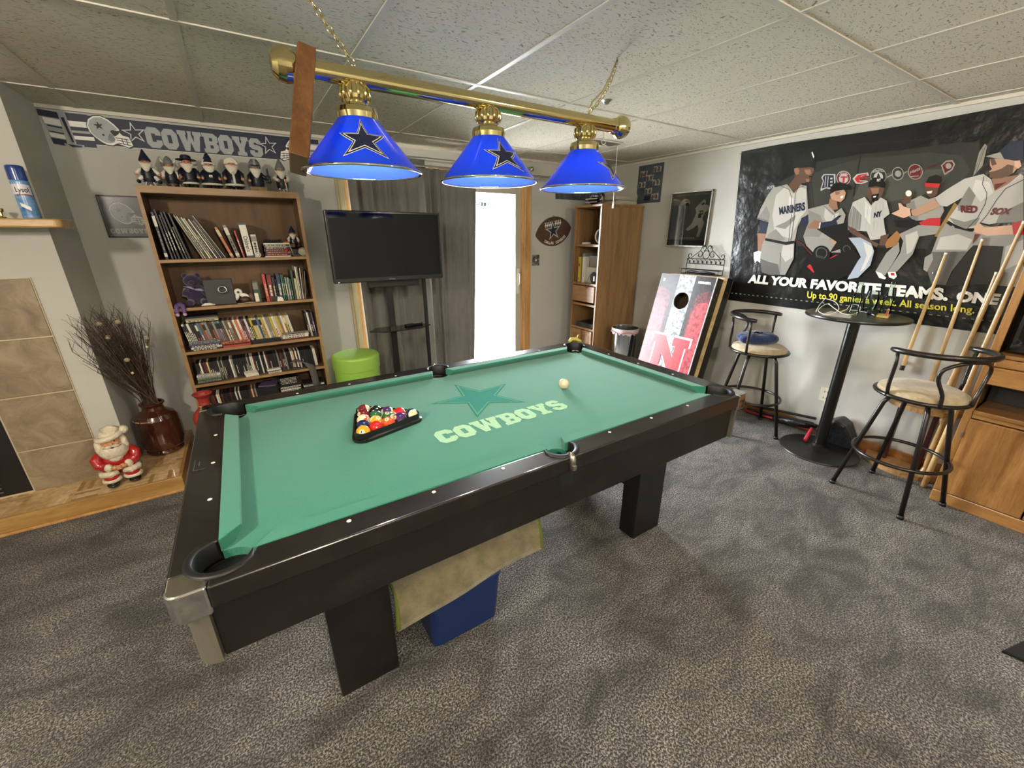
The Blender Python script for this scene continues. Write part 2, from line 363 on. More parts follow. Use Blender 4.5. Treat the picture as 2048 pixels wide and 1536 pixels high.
# ================= ROOM =================
GX, GY = 1.538, .580
struct(MB(MATS['carpet']).box((XL, YF, -.1), (XR, YB, 0)).build('floor'))
struct(MB(MATS['ceiling_tile']).box((XL, YF, H), (XR, YB, H+.1)).build('ceiling'))
struct(MB(WALL).box((XR, YF-.1, -.1), (XR+.12, YB+.12, H+.1)).build('wall_right'))
struct(MB(WALL).box((XL-.12, YF-.1, -.1), (XL, YB+.12, H+.1)).build('wall_left'))
struct(MB(WALL).box((XL, YF-.12, -.1), (XR, YF, H+.1)).build('wall_front'))
DX0, DX1, DZ = -.04, 1.74, 2.03
struct(MB(WALL).box((XL, YB, -.1), (DX0, YB+.12, H+.1)).box((DX1, YB, -.1), (XR, YB+.12, H+.1)).box((DX0, YB, DZ), (DX1, YB+.12, H+.1)).build('wall_back'))
g = MB(mat('grid_white', 'cfcabc', .5))
k = -8
for i in range(-8, 3):
    x = GX+.6096*i
    if XL < x < XR: g.box((x-.012, YF, H-.004), (x+.012, YB, H+.001))
for j in range(-1, 5):
    y = GY-1.2192*j
    if YF < y < YB: g.box((XL, y-.012, H-.005), (XR, y+.012, H+.001))
g.box((-1.69, YB-.02, H-.02), (XR, YB, H+.001)).box((XR-.02, YF, H-.02), (XR, YB, H+.001))
struct(g.build('trim_1'))
struct(MB(BSB).rbox((XR-.014, -1.17, 0), (XR, YB, .082), .004).build('baseboard_right'))
struct(MB(BSB).rbox((DX1+.09, YB-.014, 0), (XR-.014, YB, .082), .004).rbox((-.42, YB-.014, 0), (DX0-.07, YB, .082), .004).build('baseboard_back'))
# chimney chase with tile surround
CY = 1.71
struct(MB(WALL).box((XL, CY, 0), (-1.69, YB, H)).build('wall_chimney'))
TW, TH = .325, .323
GR = mat('grout', 'cbbb9c', .8)
def tile_mat():
    m, nt, b, N, L = new_nodes('stone_tile'); tc = N('TexCoord')
    n = N('TexNoise', Scale=7.0, Detail=9.0, Roughness=.68, Distortion=.8); L(tc.outputs['Object'], n.inputs['Vector'])
    r = ramp(nt, [(.3, '6f604b'), (.5, '8b7b63'), (.68, 'a19177')]); L(n.outputs['Fac'], r.inputs[0]); L(r.outputs[0], b.inputs['Base Color'])
    bp = N('Bump', Strength=.3, Distance=.003); L(n.outputs['Fac'], bp.inputs['Height']); L(bp.outputs[0], b.inputs['Normal']); b.inputs['Roughness'].default_value = .45
    return m
tm = tile_mat()
fp = thing('fireplace_surround', (-2.62, CY, .1), 'beige stone tile fireplace surround set into the white chimney wall', 'fireplace surround')
gb = MB(GR); FX = -2.149
gb.box((-3.35, CY-.009, .1), (-1.824, CY, 1.328)); gb.build('grout_bed', fp)
rows = [(.1, .362), (.362, .685), (.685, 1.008), (1.008, 1.328)]
tl = MB(tm)
for (a, b_) in rows:
    xs = [(FX, -1.824)] if b_ < 1.01 else [(FX-.325*k, FX-.325*(k-1)) for k in range(0, 4)]
    xs = [(-2.149, -1.824)] if b_ < 1.01 else [(-2.149-.325*k, -1.824-.325*k) for k in range(0, 4)]
    for (x0, x1) in xs: tl.rbox((x0+.004, CY-.016, a+.004), (x1-.004, CY-.008, b_-.004), .002, 1)
tl.build('tiles', fp)
fb = thing('fireplace_insert', (-2.65, CY-.02, .12), 'black metal fireplace insert with louvred grille at the left edge', 'fireplace')
BM = mat('firebox_black', '0e0d0c', .5)
MB(BM).rbox((-3.2, CY-.014, .112), (FX-.004, CY-.0095, 1.004), .002).build('face_panel', fb)
gl = MB(mat('louvre_steel', '6c6a64', .3, .8))
for i in range(5): gl.rbox((-3.1, CY-.022, .135+.026*i), (-2.262, CY-.0145, .146+.026*i), .002)
gl.build('louvre', fb)
hh = thing('hearth', (-2.4, 1.56, 0), 'raised hearth platform with parquet top and oak edge in front of the fireplace', 'hearth')
HY = 1.425; HX = -1.425
MB(MATS['parquet']).box((XL+.01, HY+.02, .03), (HX-.02, CY-.001, .1)).box((-1.689, CY-.001, .03), (HX-.02, YB-.001, .1)).build('parquet_top', hh)
MB(HRT).rbox((XL+.01, HY, .012), (HX, HY+.02, .1015), .003).build('front_board', hh)
MB(HRT).rbox((HX-.02, HY+.02, .012), (HX, YB-.001, .1015), .003).build('end_board', hh)
MB(TRM).rbox((XL+.01, HY-.012, 0), (HX+.012, HY, .016), .004).rbox((HX, HY, 0), (HX+.012, YB-.001, .016), .004).build('quarter_round', hh)
MANT = wood_mat('mantel_oak', '7d5426', 'b08a4e', 'c9a366', 'x', 10, rough=.3, coat=.4)
mt_ = thing('mantel_shelf', (-2.5, 1.62, 1.575), 'thick oak mantel shelf with a rounded end on the chimney wall', 'mantel shelf')
m_ = MB(MANT); r_ = .03
out = [(XL+.01, CY), (XL+.01, 1.53)] + arc(-1.62, 1.53+.03, .03, -PI/2, 0, 6) + [(-1.59, CY+.02), (-1.69, CY+.02), (-1.69, CY)]
m_.prism(out, 1.577, 1.619); m_.build('board', mt_, bevel=.008, seg=3)
# sliding patio door
d1 = struct(MB(TRM).box((DX0, YB+.001, 0), (DX0+.03, YB+.119, DZ)).box((DX1-.03, YB+.001, 0), (DX1, YB+.119, DZ)).box((DX0, YB+.001, DZ-.03), (DX1, YB+.119, DZ)).box((DX0, YB+.001, 0), (DX1, YB+.119, .03))
   .rbox((DX1, YB-.016, 0), (DX1+.075, YB+.001, DZ+.07), .004).rbox((DX0, YB-.016, DZ), (DX1, YB+.001, DZ+.07), .004).build('door_1'))
struct(MB(mat('trim_cream', 'a99c78', .5)).rbox((DX0-.065, YB-.016, 0), (DX0-.001, YB+.001, DZ+.07), .004).rbox((DX0-.045, YB-.024, 0), (DX0-.02, YB-.016, DZ+.07), .004).build('trim_3'))
VIN = mat('vinyl_frame', 'b3ac9b', .4)
def sash(x0, x1, y, nm):
    q = MB(VIN)
    for a in ((x0, x0+.07), (x1-.07, x1)): q.rbox((a[0], y, .035), (a[1], y+.035, DZ-.035), .004)
    q.rbox((x0+.07, y, .035), (x1-.07, y+.035, .12), .004).rbox((x0+.07, y, DZ-.1), (x1-.07, y+.035, DZ-.035), .004)
    f = q.build(nm, d1)
    MB(PANE).box((x0+.068, y+.014, .118), (x1-.068, y+.02, DZ-.098)).build('pane', f)
    return f
sash(DX0+.03, .9, YB+.065, 'fixed_sash'); s2 = sash(.84, DX1-.03, YB+.02, 'sliding_sash')
hd = MB(mat('handle_ivory', 'd9d2c2', .35)).tube([(1.672, YB+.02, 1.16), (1.672, YB-.015, 1.14), (1.672, YB-.02, 1.05), (1.672, YB+.02, 1.0)], .008, 8); hd.rbox((1.655, YB+.008, .93), (1.69, YB+.02, 1.2), .004); hd.build('handle', s2)
dec = MB(mat('glass_cling_green', '6f918a', .6, emit=None))
put_slab(dec, 'COWBOYS', lambda s, t, l: (1.118+.255*s, YB+.0325-.0004*l, 1.808+.036*t), dec.mats[0], mat('glass_cling_pale', 'e9f2f0', .7))
tag(dec.build('window_lettering'), 'faint green COWBOYS lettering stuck high on the patio door glass', 'lettering')
struct(MB(mat('patio_concrete', 'c8c6c0', .9)).box((-4, YB+.12, -.2), (6, YB+8, -.04)).build('trim_2'))
# curtain rods
def rod(y, z, x0, x1, lab):
    t = thing('curtain_rod', ((x0+x1)/2, y, z), lab, 'curtain rod', 'brushed metal curtain rods')
    MB(DCHR).cyl((x0, y, z), (x1, y, z), .009).build('rod', t)
    for x, sg in ((x0, -1), (x1, 1)):
        fn = MB(DCHR).cyl((x, y, z), (x+sg*.012, y, z), .015); fn.ball((x+sg*.034, y, z), .022, 14); fn.build('finial', t)
    for x in (x0+.12, x1-.13): MB(DCHR).tube([(x, YB, z-.03), (x, YB-.02, z-.03), (x, y, z-.012)], .006, 8).ball((x, y, z), .013, 10).build('bracket', t)
    return t
rod(2.125, 2.155, -.16, 1.72, 'rear curtain rod nearer the wall and ceiling above the patio door')
rod(2.06, 2.085, -.12, 1.93, 'front curtain rod with round glass end ball above the patio door')
# curtains
CUR = mat('grey_curtain', '6f6e67', .9, noise=('787770', 30, (1, 1, .3), .35, .7), sheen=.25)
def curtain(x0, x1, y, z0, z1, folds, amp, lab, seed, lean=0):
    rnd = random.Random(seed); ph = [rnd.uniform(0, 6) for _ in range(5)]
    def fn(u, v):
        x = x0+(x1-x0)*u; a = amp*(.55+.45*math.sin(3*u+ph[0]))
        yy = y+a*math.sin(2*PI*folds*u+ph[1]+.6*math.sin(v*2+ph[2]))+.35*a*math.sin(2*PI*folds*2.3*u+ph[3]+v)
        return (x+lean*(1-v)*(u if lean < 0 else u), yy, z0+(z1-z0)*v+.0*u)
    q = MB(CUR).grid(fn, int(folds*16), 24); return tag(q.build('curtain', solid=.003), lab, 'curtain', 'grey patio door curtains')
curtain(-.03, .62, 2.10, .03, 2.142, 5, .036, 'left grey curtain panel hanging behind the television', 3)
curtain(.60, 1.10, 2.07, .03, 2.072, 6, .042, 'right grey curtain panel gathered beside the bright door glass', 9, -.10)
# ceiling fittings
cp = tag(MB(mat('smoke_white', 'd8d4c6', .4)).lathe([(0, 0), (.05, 0), (.065, .012), (.068, .03), (0, .03)], (.05, .76, H-.03), 28).build('smoke_detector'), 'round white smoke detector on the ceiling behind the brass light bar', 'smoke detector')
tag(MB(DCHR).lathe([(0, 0), (.012, .002), (.018, .012), (.03, .02), (0, .02)], (1.068, .421, H-.02), 20).build('sprinkler_head'), 'small silver sprinkler cap on the ceiling near the right chain', 'sprinkler')
vt = thing('ceiling_vent', (1.83, 1.23, H-.012), 'white rectangular air vent in the ceiling beyond the right lamp', 'air vent')
MB(WHT).rbox((1.66, 1.16, H-.008), (2.0, 1.30, H-.0005), .003).build('frame', vt)
q = MB(mat('vent_slat', 'a8a498', .5))
for i in range(6): q.cbox((1.83, 1.18+.02*i, H-.010), (.31, .012, .002), Matrix.Rotation(.5, 3, 'X'))
q.build('slats', vt)
for i, p in enumerate(SPOTS):
    t = thing('dome_light', (p[0], p[1], H-.1), ['flush dome ceiling light near the left wall behind the camera', 'flush dome ceiling light straight behind the camera', 'flush dome ceiling light towards the right wall behind the camera'][i], 'ceiling light', 'flush dome ceiling lights')
    MB(WHT).lathe([(.10, -.022), (.15, -.018), (.15, 0), (0, 0)], (p[0], p[1], H-.001), 32).build('base_ring', t)
    MB(mat('bulb_lens', 'fff2dd', .5, emit=('ffe6c0', 9))).lathe([(0, -.05), (.03, -.045), (.04, -.02), (.02, 0)], (p[0], p[1], H-.01), 24).build('bulb', t)

# ================= POOL TABLE =================
L_, W_ = .9906, .4953; LO, WO = 1.14, .638; LI, WI = L_+.05, W_+.05; BED = .764; TOP = .80
pt = thing('pool_table', (0, 0, 0), 'black pool table with green felt printed with a star and COWBOYS', 'pool table')
PC = (L_+.040, W_+.040); PR = .066; SC = W_+.068; SR = .058
def circ_x(c, r, yl): return math.sqrt(max(r*r-(yl-c)**2, 0))
# felt bed with pocket cut-outs
def quarter(flip):  # boundary points of the +x,+y quadrant from (0,side pocket) to corner to (LI,0)
    pts = [(0, SC-SR*.999)]
    a_end = math.acos(min(1, (SC-WI)/SR)); 
    pts = [(SR*math.sin(t), SC-SR*math.cos(t)) for t in [a_end*k/8 for k in range(9)]]
    a0 = math.asin((WI-PC[1])/PR); aa = PI-a0; bb = PI+PI/2+ (math.acos((LI-PC[0])/PR)*0 + math.asin((LI-PC[0])/PR))
    pts += [(PC[0]+PR*math.cos(aa+(bb-aa)*k/12), PC[1]+PR*math.sin(aa+(bb-aa)*k/12)) for k in range(13)]
    return pts
Q = quarter(0)
ring = Q + [(x, -y) for x, y in Q[::-1]] + [(-x, -y) for x, y in Q[1:]] + [(-x, y) for x, y in Q[::-1][:-1]]
bed = MB(FELT); bed.prism(ring, BED-.025, BED)
def felt(x, y, l): return (x, y, BED+.0006+.0004*l)
ca, sa_ = math.cos(math.radians(0)), 0
bed_star = lambda x, y, l: felt(.03+x, .115+y, l)
put_star(bed, bed_star, .245, [(1, FELTP), (.90, FELTM), (.84, FELT), (.80, mat('felt_print_teal', '32786a', .95, spec=.1, noise=('398271', 300, (1, 1, 1), .4, .62)))], rot=PI/2+.10)
put_slab(bed, 'COWBOYS', lambda s, t, l: felt(-.325+.66*s, -.245+.012*s+.115*t, l+1), FELTL, FELT)
bed.build('felt_bed', pt)
# cushions
CUSH = []
def cushion(a0, a1, e0, e1, fn):    # runs a0..a1 at the nose, back longer by e0/e1; fn(along, outward, z)
    q = MB(FELT); n = []
    prof = [(0, .797), (.003, .800), (.052, .8005), (.052, BED-.002), (.022, BED-.002), (.002, .786)]
    for a, e in ((a0, e0), (a1, e1)): n.append([(a+e*(o/.052), o, z) for o, z in prof])
    vs = [fn(*p) for p in n[0]+n[1]]; k = 6
    q.add(vs, [list(range(k))[::-1], [k+i for i in range(k)]] + [(i, (i+1) % k, k+(i+1) % k, k+i) for i in range(k)])
    q.build('cushion', pt, bevel=.0025, seg=2)
CC = .072
for sy in (-1, 1):
    for sx in (-1, 1):
        cushion(.062, L_-CC, -.022, .048, lambda a, o, z, sx=sx, sy=sy: (sx*a, sy*(W_+o), z))
for sx in (-1, 1): cushion(-(W_-CC), W_-CC, -.048, .048, lambda a, o, z, sx=sx: (sx*(L_+o), a, z))
# rails
def pang(t): return (PC[0]+PR*math.cos(t), PC[1]+PR*math.sin(t))
R2 = PR+.004
def side_rail():
    a_end = math.acos((SC-WI)/SR)
    sp = [((SR+.004)*math.sin(t), SC-(SR+.004)*math.cos(t)) for t in [a_end+.12+(PI-a_end-.12)*k/12 for k in range(13)]]   # mouth -> outermost
    a0 = PI-math.asin((WI-PC[1])/R2)
    ca_ = [(PC[0]+R2*math.cos(a0+(math.radians(66)-a0)*k/12), PC[1]+R2*math.sin(a0+(math.radians(66)-a0)*k/12)) for k in range(13)]  # mouth -> toward outer
    return ca_ + [(1.062, WO), (0, WO)] + sp[::-1]
def end_rail():
    a0 = -PI/2+math.asin((LI-PC[0])/R2)
    ca_ = [(PC[0]+R2*math.cos(a0+(math.radians(24)-a0)*k/12), PC[1]+R2*math.sin(a0+(math.radians(24)-a0)*k/12)) for k in range(13)]
    up = ca_+[(LO, .560)]
    return up + [(x, -y) for x, y in up[::-1]]
def corner_cap():
    ar = [(PC[0]+R2*math.cos(t), PC[1]+R2*math.sin(t)) for t in [math.radians(24+42*k/8) for k in range(9)]]
    return [(LO, .561)] + arc(LO-.03, WO-.03, .03, 0, PI/2, 6) + [(1.061, WO)] + ar[::-1]
def flip(pts, sx, sy):
    r = [(sx*x, sy*y) for x, y in pts]
    return r if sx*sy > 0 else r[::-1]
s_ = .24765; d_ = .0781
def sight(x, y, par): MB(PEARL).lathe([(0, 0), (.0062, 0), (.0062, .0008), (0, .0012)], (x, y, TOP+.0003), 14).build('sight', par)
for sy in (-1, 1):
    for sx in (-1, 1):
        o = MB(LAM).prism(flip(side_rail()[::-1], sx, sy), TOP-.062, TOP).build('rail', pt, bevel=.014, seg=4)
        for i in (1, 2, 3): sight(sx*i*s_, sy*(W_+d_), o)
for sx in (-1, 1):
    o = MB(LAM).prism(flip(end_rail(), sx, 1), TOP-.062, TOP).build('rail', pt, bevel=.014, seg=4)
    for i in (-1, 0, 1): sight(sx*(L_+d_), i*s_, o)
    if sx < 0:
        q = MB(mat('plate_grey', '3b3a36', .3, .6)).rbox((-1.125, -.035, TOP+.0002), (-1.088, .055, TOP+.0016), .0006, 1)
        q.use(mat('plate_line', '8d8b82', .3, .8)).box((-1.1225, -.033, TOP+.0016), (-1.1205, .053, TOP+.002)).box((-1.1225, -.033, TOP+.0016), (-1.091, -.031, TOP+.002)).box((-1.110, .0, TOP+.0016), (-1.106, .03, TOP+.002))
        q.build('name_plate', o)
    else:
        for y0 in (.31, .09, -.16):
            MB(DCHR).rbox((LO-.012, y0-.05, TOP-.03), (LO+.004, y0+.05, TOP-.001), .003).build('reflection_bar', o)  # metal strips added in place of bright reflections along the rail edge
for sx in (-1, 1):
    for sy in (-1, 1):
        q = MB(CHR).prism(flip(corner_cap(), sx, sy), TOP-.078, TOP+.002); q.build('corner_cap', pt, bevel=.012, seg=4)
        # pocket liner
        cx, cy = sx*PC[0], sy*PC[1]; q = MB(RUB)
        base = math.atan2(sy, sx); half = math.radians(118)
        def horseshoe(q, cx, cy, r, base, half, wd=.016):
            n = 22
            def f(u, v):
                t = base+half*(2*u-1); tap = max(.12, min(1, (1-abs(2*u-1))*5)); ww = wd*tap
                prof = [(r-.004, TOP-.05), (r-.004, TOP+.001), (r-.001, TOP+.005), (r+ww*.6, TOP+.006), (r+ww, TOP+.003), (r+ww, TOP-.004)]
                rr, z = prof[int(round(v*5))]; return (cx+rr*math.cos(t), cy+rr*math.sin(t), z)
            q.grid(f, n, 6)
        horseshoe(q, cx, cy, PR, base, half); q.build('pocket_liner', pt)
        q = MB(mat('pocket_dark', '0a0a0a', .8)).lathe([(0, .62), (.05, .62), (.064, .67), (PR-.001, BED-.026)], (cx, cy, 0), 26); q.build('pocket_cup', pt)
        # corner casting below the cap
        
        q = MB(mat('corner_aluminium', '8f8a7b', .4, .7)); rr = .050
        pts = arc(0, 0, rr, 0, PI/2, 8)
        q.prism(flip([(1.072, .572)]+[(1.074+x, .574+y) for x, y in pts], sx, sy), .566, TOP-.077); q.build('corner_trim', pt)
for sy in (-1, 1):
    q = MB(RUB); horseshoe(q, 0, sy*SC, SR, sy*PI/2, math.radians(100)); q.build('pocket_liner', pt)
    MB(MATS['pocket_dark']).lathe([(0, .62), (.045, .62), (.056, .67), (SR-.001, BED-.026)], (0, sy*SC, 0), 24).build('pocket_cup', pt)
    q = MB(DCHR)
    y0 = sy*(SC+SR+.006); q.tube([(0, y0, TOP+.006), (0, sy*(WO-.012), TOP+.005), (0, sy*(WO+.001), TOP-.006), (0, sy*(WO+.003), TOP-.05)], [.011, .013, .013, .013], 10, flat=1.0)
    q.rbox((-.008, min(sy*WO, sy*(WO+.018)), TOP-.05), (.008, max(sy*WO, sy*(WO+.018)), TOP-.03), .002); q.build('pocket_iron', pt)
# aprons
for sy in (-1, 1): MB(APR).rbox((-1.072, min(sy*.585, sy*.606), .562), (1.072, max(sy*.585, sy*.606), TOP-.06), .003).build('apron', pt)
for sx in (-1, 1): MB(APR).rbox((min(sx*1.085, sx*1.106), -.572, .562), (max(sx*1.085, sx*1.106), .572, TOP-.06), .003).build('apron', pt)
MB(APR).box((-1.08, -.58, .70), (1.08, .58, .735)).box((-1.0, -.5, .6), (1.0, .5, .61)).build('underframe', pt)
for sx in (-1, 1):
    for sy in (-1, 1):
        MB(APR).rbox((min(sx*.637, sx*.843), min(sy*.345, sy*.445), 0), (max(sx*.637, sx*.843), max(sy*.345, sy*.445), .70), .004).build('leg', pt)
    MB(APR).rbox((min(sx*.66, sx*.69), -.345, .27), (max(sx*.66, sx*.69), .345, .70), .004).build('leg_panel', pt)
# ---------------- balls ----------------
BR = .0286
BC = {1: 'e8a21c', 2: '1c2350', 3: 'c8201f', 4: '43205a', 5: 'e2521d', 6: '1f5b33', 7: '6d1a1e', 8: '101012'}
names = {1: 'yellow', 2: 'dark blue', 3: 'red', 4: 'purple', 5: 'orange', 6: 'green', 7: 'maroon', 8: 'black'}
def ball_mat(n):
    m, nt, b, N, L = new_nodes('ball_%s' % n); b.inputs['Roughness'].default_value = .08; b.inputs['Coat Weight'].default_value = .6
    b.inputs['Base Color'].default_value = srgb(n); return m
IV = mat('ball_ivory', 'e8dcb0', .08, coat=.5)
def pool_ball(n, c, aim, roll, label, group='numbered pool balls in the rack'):
    """aim: direction of the number disc"""
    stripe = n > 8; col = ball_mat(BC[n-8 if stripe else n]) if ('b', n) not in MATS else None
    q = MB(IV, col); R = (Vector(aim).to_track_quat('X', 'Z').to_matrix() @ Matrix.Rotation(roll, 3, 'X')); M = Matrix.Translation(c) @ R.to_4x4(); q.M = M
    nu, nv = 32, 24; vs = []; fs = []
    def pnt(i, j): th = PI*j/nv; ph = 2*PI*i/nu; return (BR*math.sin(th)*math.cos(ph), BR*math.sin(th)*math.sin(ph), BR*math.cos(th))
    for j in range(nv):
        band = abs(math.cos(PI*(j+.5)/nv)) < .56
        q.cur = 1 if (not stripe or band) else 0
        for i in range(nu): q.add([pnt(i, j), pnt(i, j+1), pnt((i+1) % nu, j+1), pnt((i+1) % nu, j)], [(0, 1, 2, 3)], True)
    for sgn in (1, -1):
        def sp(y, z, r=BR+.0003): x = math.sqrt(max(r*r-y*y-z*z, 0)); return (sgn*x, sgn*y, z)
        q.use(IV); vs = [sp(0, 0)]+[sp(.0095*math.cos(2*PI*k/20), .0095*math.sin(2*PI*k/20)) for k in range(20)]
        q.add(vs, [(0, 1+k, 1+(k+1) % 20) for k in range(20)], True)
        q.use(BINK); w_ = .0045*len(str(n)); put_text(q, str(n), lambda s, t: sp((s-.5)*w_, (t-.5)*.008, BR+.0007), .02)
    o = q.build('pool_ball'); me = o.data
    tag(o, label, 'pool ball', group); return o
A0 = Vector((-.572, -.028, BED+BR)); ang = math.radians(15.5)
e1 = Vector((math.cos(ang), math.sin(ang), 0)); e2 = Vector((math.cos(ang+PI/3), math.sin(ang+PI/3), 0)); BD = BR*2+.0002
lay = {(0, 0): 1, (1, 0): 3, (0, 1): 2, (2, 0): 5, (1, 1): 9, (0, 2): 13, (3, 0): 4, (2, 1): 9, (1, 2): 6, (0, 3): 7, (4, 0): 10, (3, 1): 11, (2, 2): 12, (1, 3): 8, (0, 4): 15}
lay[(1, 1)] = 13; lay[(0, 2)] = 13; lay[(1, 1)] = 9; lay[(2, 1)] = 14
lay = {(0,0):1,(1,0):3,(0,1):2,(2,0):5,(1,1):9,(0,2):13,(3,0):4,(2,1):14,(1,2):6,(0,3):7,(4,0):10,(3,1):11,(2,2):12,(1,3):8,(0,4):15}
col_of = lambda n: names[n-8 if n > 8 else n]+(' striped' if n > 8 else ' solid')
BC.update({})
aims = {5: (-.3, -.4, .9), 4: (-.85, -.2, .5), 7: (-.8, -.3, .55), 14: (-.1, -.3, .95), 10: (.9, .1, -.2), 11: (-.2, .5, .3), 15: (.2, .9, .1), 1: (.3, .6, -.4), 13: (.6, -.6, .35), 9: (.3, -.5, .8), 12: (.2, .9, .2)}
rolls = {10: 1.2, 11: 1.25, 12: 1.5, 15: 1.2, 13: .4, 14: 1.0, 9: .2}
for (i, j), n in lay.items():
    c = A0 + e1*BD*i + e2*BD*j
    row = i+j
    pos = 'at the point of the rack' if row == 0 else 'in the %s row of the rack' % ['', 'second', 'third', 'fourth', 'back'][row]
    pool_ball(n, c, aims.get(n, (random.uniform(-1, 1), random.uniform(-1, 1), random.uniform(-.6, .3))), rolls.get(n, 0), 'glossy %s ball marked %d %s' % (col_of(n), n, pos))
tag(MB(mat('cue_ball_ivory', 'ded1ad', .12, coat=.5, noise=('d3c49a', 30, (1, 1, 1), .4, .7))).ball((.469, -.032+.01, BED+BR), BR, 32).build('cue_ball'), 'plain ivory cue ball alone near the far right of the green felt', 'pool ball')
# plastic triangle
cen = A0 + (e1+e2)*BD*4/3
V = [A0-(e1+e2)*.0, A0+e1*BD*4, A0+e2*BD*4]
def tri(off, r):
    out = []
    for k, v in enumerate(V):
        p = v.to_2d(); a_, b_ = V[k-1].to_2d(), V[(k+1) % 3].to_2d()
        n1 = (p-a_).normalized(); n1 = Vector((n1.y, -n1.x)); n2 = (b_-p).normalized(); n2 = Vector((n2.y, -n2.x))
        t0 = math.atan2(n1.y, n1.x); t1 = math.atan2(n2.y, n2.x)
        while t1 < t0: t1 += 2*PI
        out += [(p.x+off*math.cos(t0+(t1-t0)*q_/8), p.y+off*math.sin(t0+(t1-t0)*q_/8)) for q_ in range(9)]
    return out
rk = MB(mat('rack_plastic', '141210', .22)); prof = [(BR+.001, .036), (BR+.004, .037), (BR+.006, .014), (BR+.0155, .011), (BR+.0165, .004), (BR+.015, .0006), (BR+.002, .0006)]
rings = [tri(o_, 0) for o_, z in prof]; n = len(rings[0])
vs = [(x, y, BED+.0012+prof[i][1]) for i, g_ in enumerate(rings) for x, y in g_]; k = len(prof)
rk.add(vs, [(i*n+j, i*n+(j+1) % n, ((i+1) % k)*n+(j+1) % n, ((i+1) % k)*n+j) for i in range(k) for j in range(n)], False)
tag(rk.build('triangle_rack'), 'black plastic triangle rack holding fifteen balls on the green felt', 'ball rack')

# ================= BILLIARD LIGHT =================
bl = thing('billiard_light', (0, LAMP_Y, 1.72), 'brass bar light with three blue star shades hanging over the pool table', 'hanging light')
BZ = 1.988
MB(BRS).cyl((-.60, LAMP_Y, BZ), (.63, LAMP_Y, BZ), .026, n=28).build('bar', bl)
for sg, x in ((-1, -.60), (1, .63)):
    q = MB(BRS).lathe([(.026, 0), (.030, .004), (.030, .012), (.022, .018), (.034, .026), (.044, .040), (.046, .055), (.040, .075), (.026, .088), (0, .092)], (x, LAMP_Y, BZ), 28, axis=(sg, 0, 0)); q.build('finial', bl)
SHM = mat('shade_blue', '1a49b8', .16, spec=.6, coat=.4)
def shade_mat(nm, col, tr):
    m, nt, b, N, L = new_nodes(nm); out = nt.nodes['Material Output']; b.inputs['Base Color'].default_value = srgb(col); b.inputs['Roughness'].default_value = .12; b.inputs['Coat Weight'].default_value = .5
    t = N('BsdfTranslucent'); t.inputs[0].default_value = srgb(col); mx = N('MixShader'); mx.inputs[0].default_value = tr; L(b.outputs[0], mx.inputs[1]); L(t.outputs[0], mx.inputs[2]); L(mx.outputs[0], out.inputs[0]); return m
SHM = shade_mat('shade_blue_glass', '1d50cc', .45)
INN = shade_mat('shade_inner', '3d62cc', .4)
def cone(cx, ang, r, z): return (cx+r*math.cos(ang), LAMP_Y+r*math.sin(ang), z)
SZ0, SZ1, SR0, SR1 = 1.728, 1.882, .182, .054
for i, (cx, sang) in enumerate(((-.468, -100), (.003, -93), (.475, -62))):
    sh = MB(SHM).lathe([(SR0, SZ0), (SR1, SZ1)], (cx, LAMP_Y, 0), 64)
    sh.use(INN).lathe([(SR0-.003, SZ0), (SR1-.003, SZ1-.002)], (cx, LAMP_Y, 0), 64)
    a0 = math.radians(sang); sl = math.hypot(SR0-SR1, SZ1-SZ0)
    def onc(x, y, l, cx=cx, a0=a0):       # x along the girth, y up the slope
        t = .47+y/sl; r = SR0+(SR1-SR0)*t+.0008+.0005*l; z = SZ0+(SZ1-SZ0)*t+.0005*l
        return cone(cx, a0+x/ (SR0+(SR1-SR0)*.47), r, z)
    put_star(sh, onc, .083, [(1, WINK), (.945, BINK), (.80, WINK), (.72, NAVY)], n=6)
    so = sh.build('shade', bl)
    MB(CHR).tube([cone(cx, 2*PI*k/64, SR0, SZ0) for k in range(64)], .0042, 8, closed=True).build('rim', so)
    q = MB(BRS).lathe([(SR1+.006, -.004), (SR1+.008, .012), (SR1+.004, .026), (.045, .030), (.036, .034), (.035, .040), (.040, .050), (.042, .060), (.040, .078), (.030, .090), (.022, .094), (.020, .100), (.012, .110)], (cx, LAMP_Y, SZ1-.004), 30)
    for k in range(12):
        a = 2*PI*k/12; q.tube([(cx+.040*math.cos(a), LAMP_Y+.040*math.sin(a), SZ1+.042), (cx+.0445*math.cos(a), LAMP_Y+.0445*math.sin(a), SZ1+.056), (cx+.043*math.cos(a), LAMP_Y+.043*math.sin(a), SZ1+.074), (cx+.030*math.cos(a), LAMP_Y+.030*math.sin(a), SZ1+.088)], [.003, .005, .005, .002], 6)
    q.build('socket_cap', bl)
    bu = MB(mat('bulb_glow', 'fff4e0', .4, emit=('ffcf9a', 9))).lathe([(0, 0), (.018, .004), (.029, .018), (.031, .034), (.024, .052), (.014, .070), (.013, .085)], (cx, LAMP_Y, SZ0+.034), 24); bu.build('bulb', bl)
    light('bulb_light', 'POINT', (cx, LAMP_Y, SZ0+.045), 9, WARM, .035)
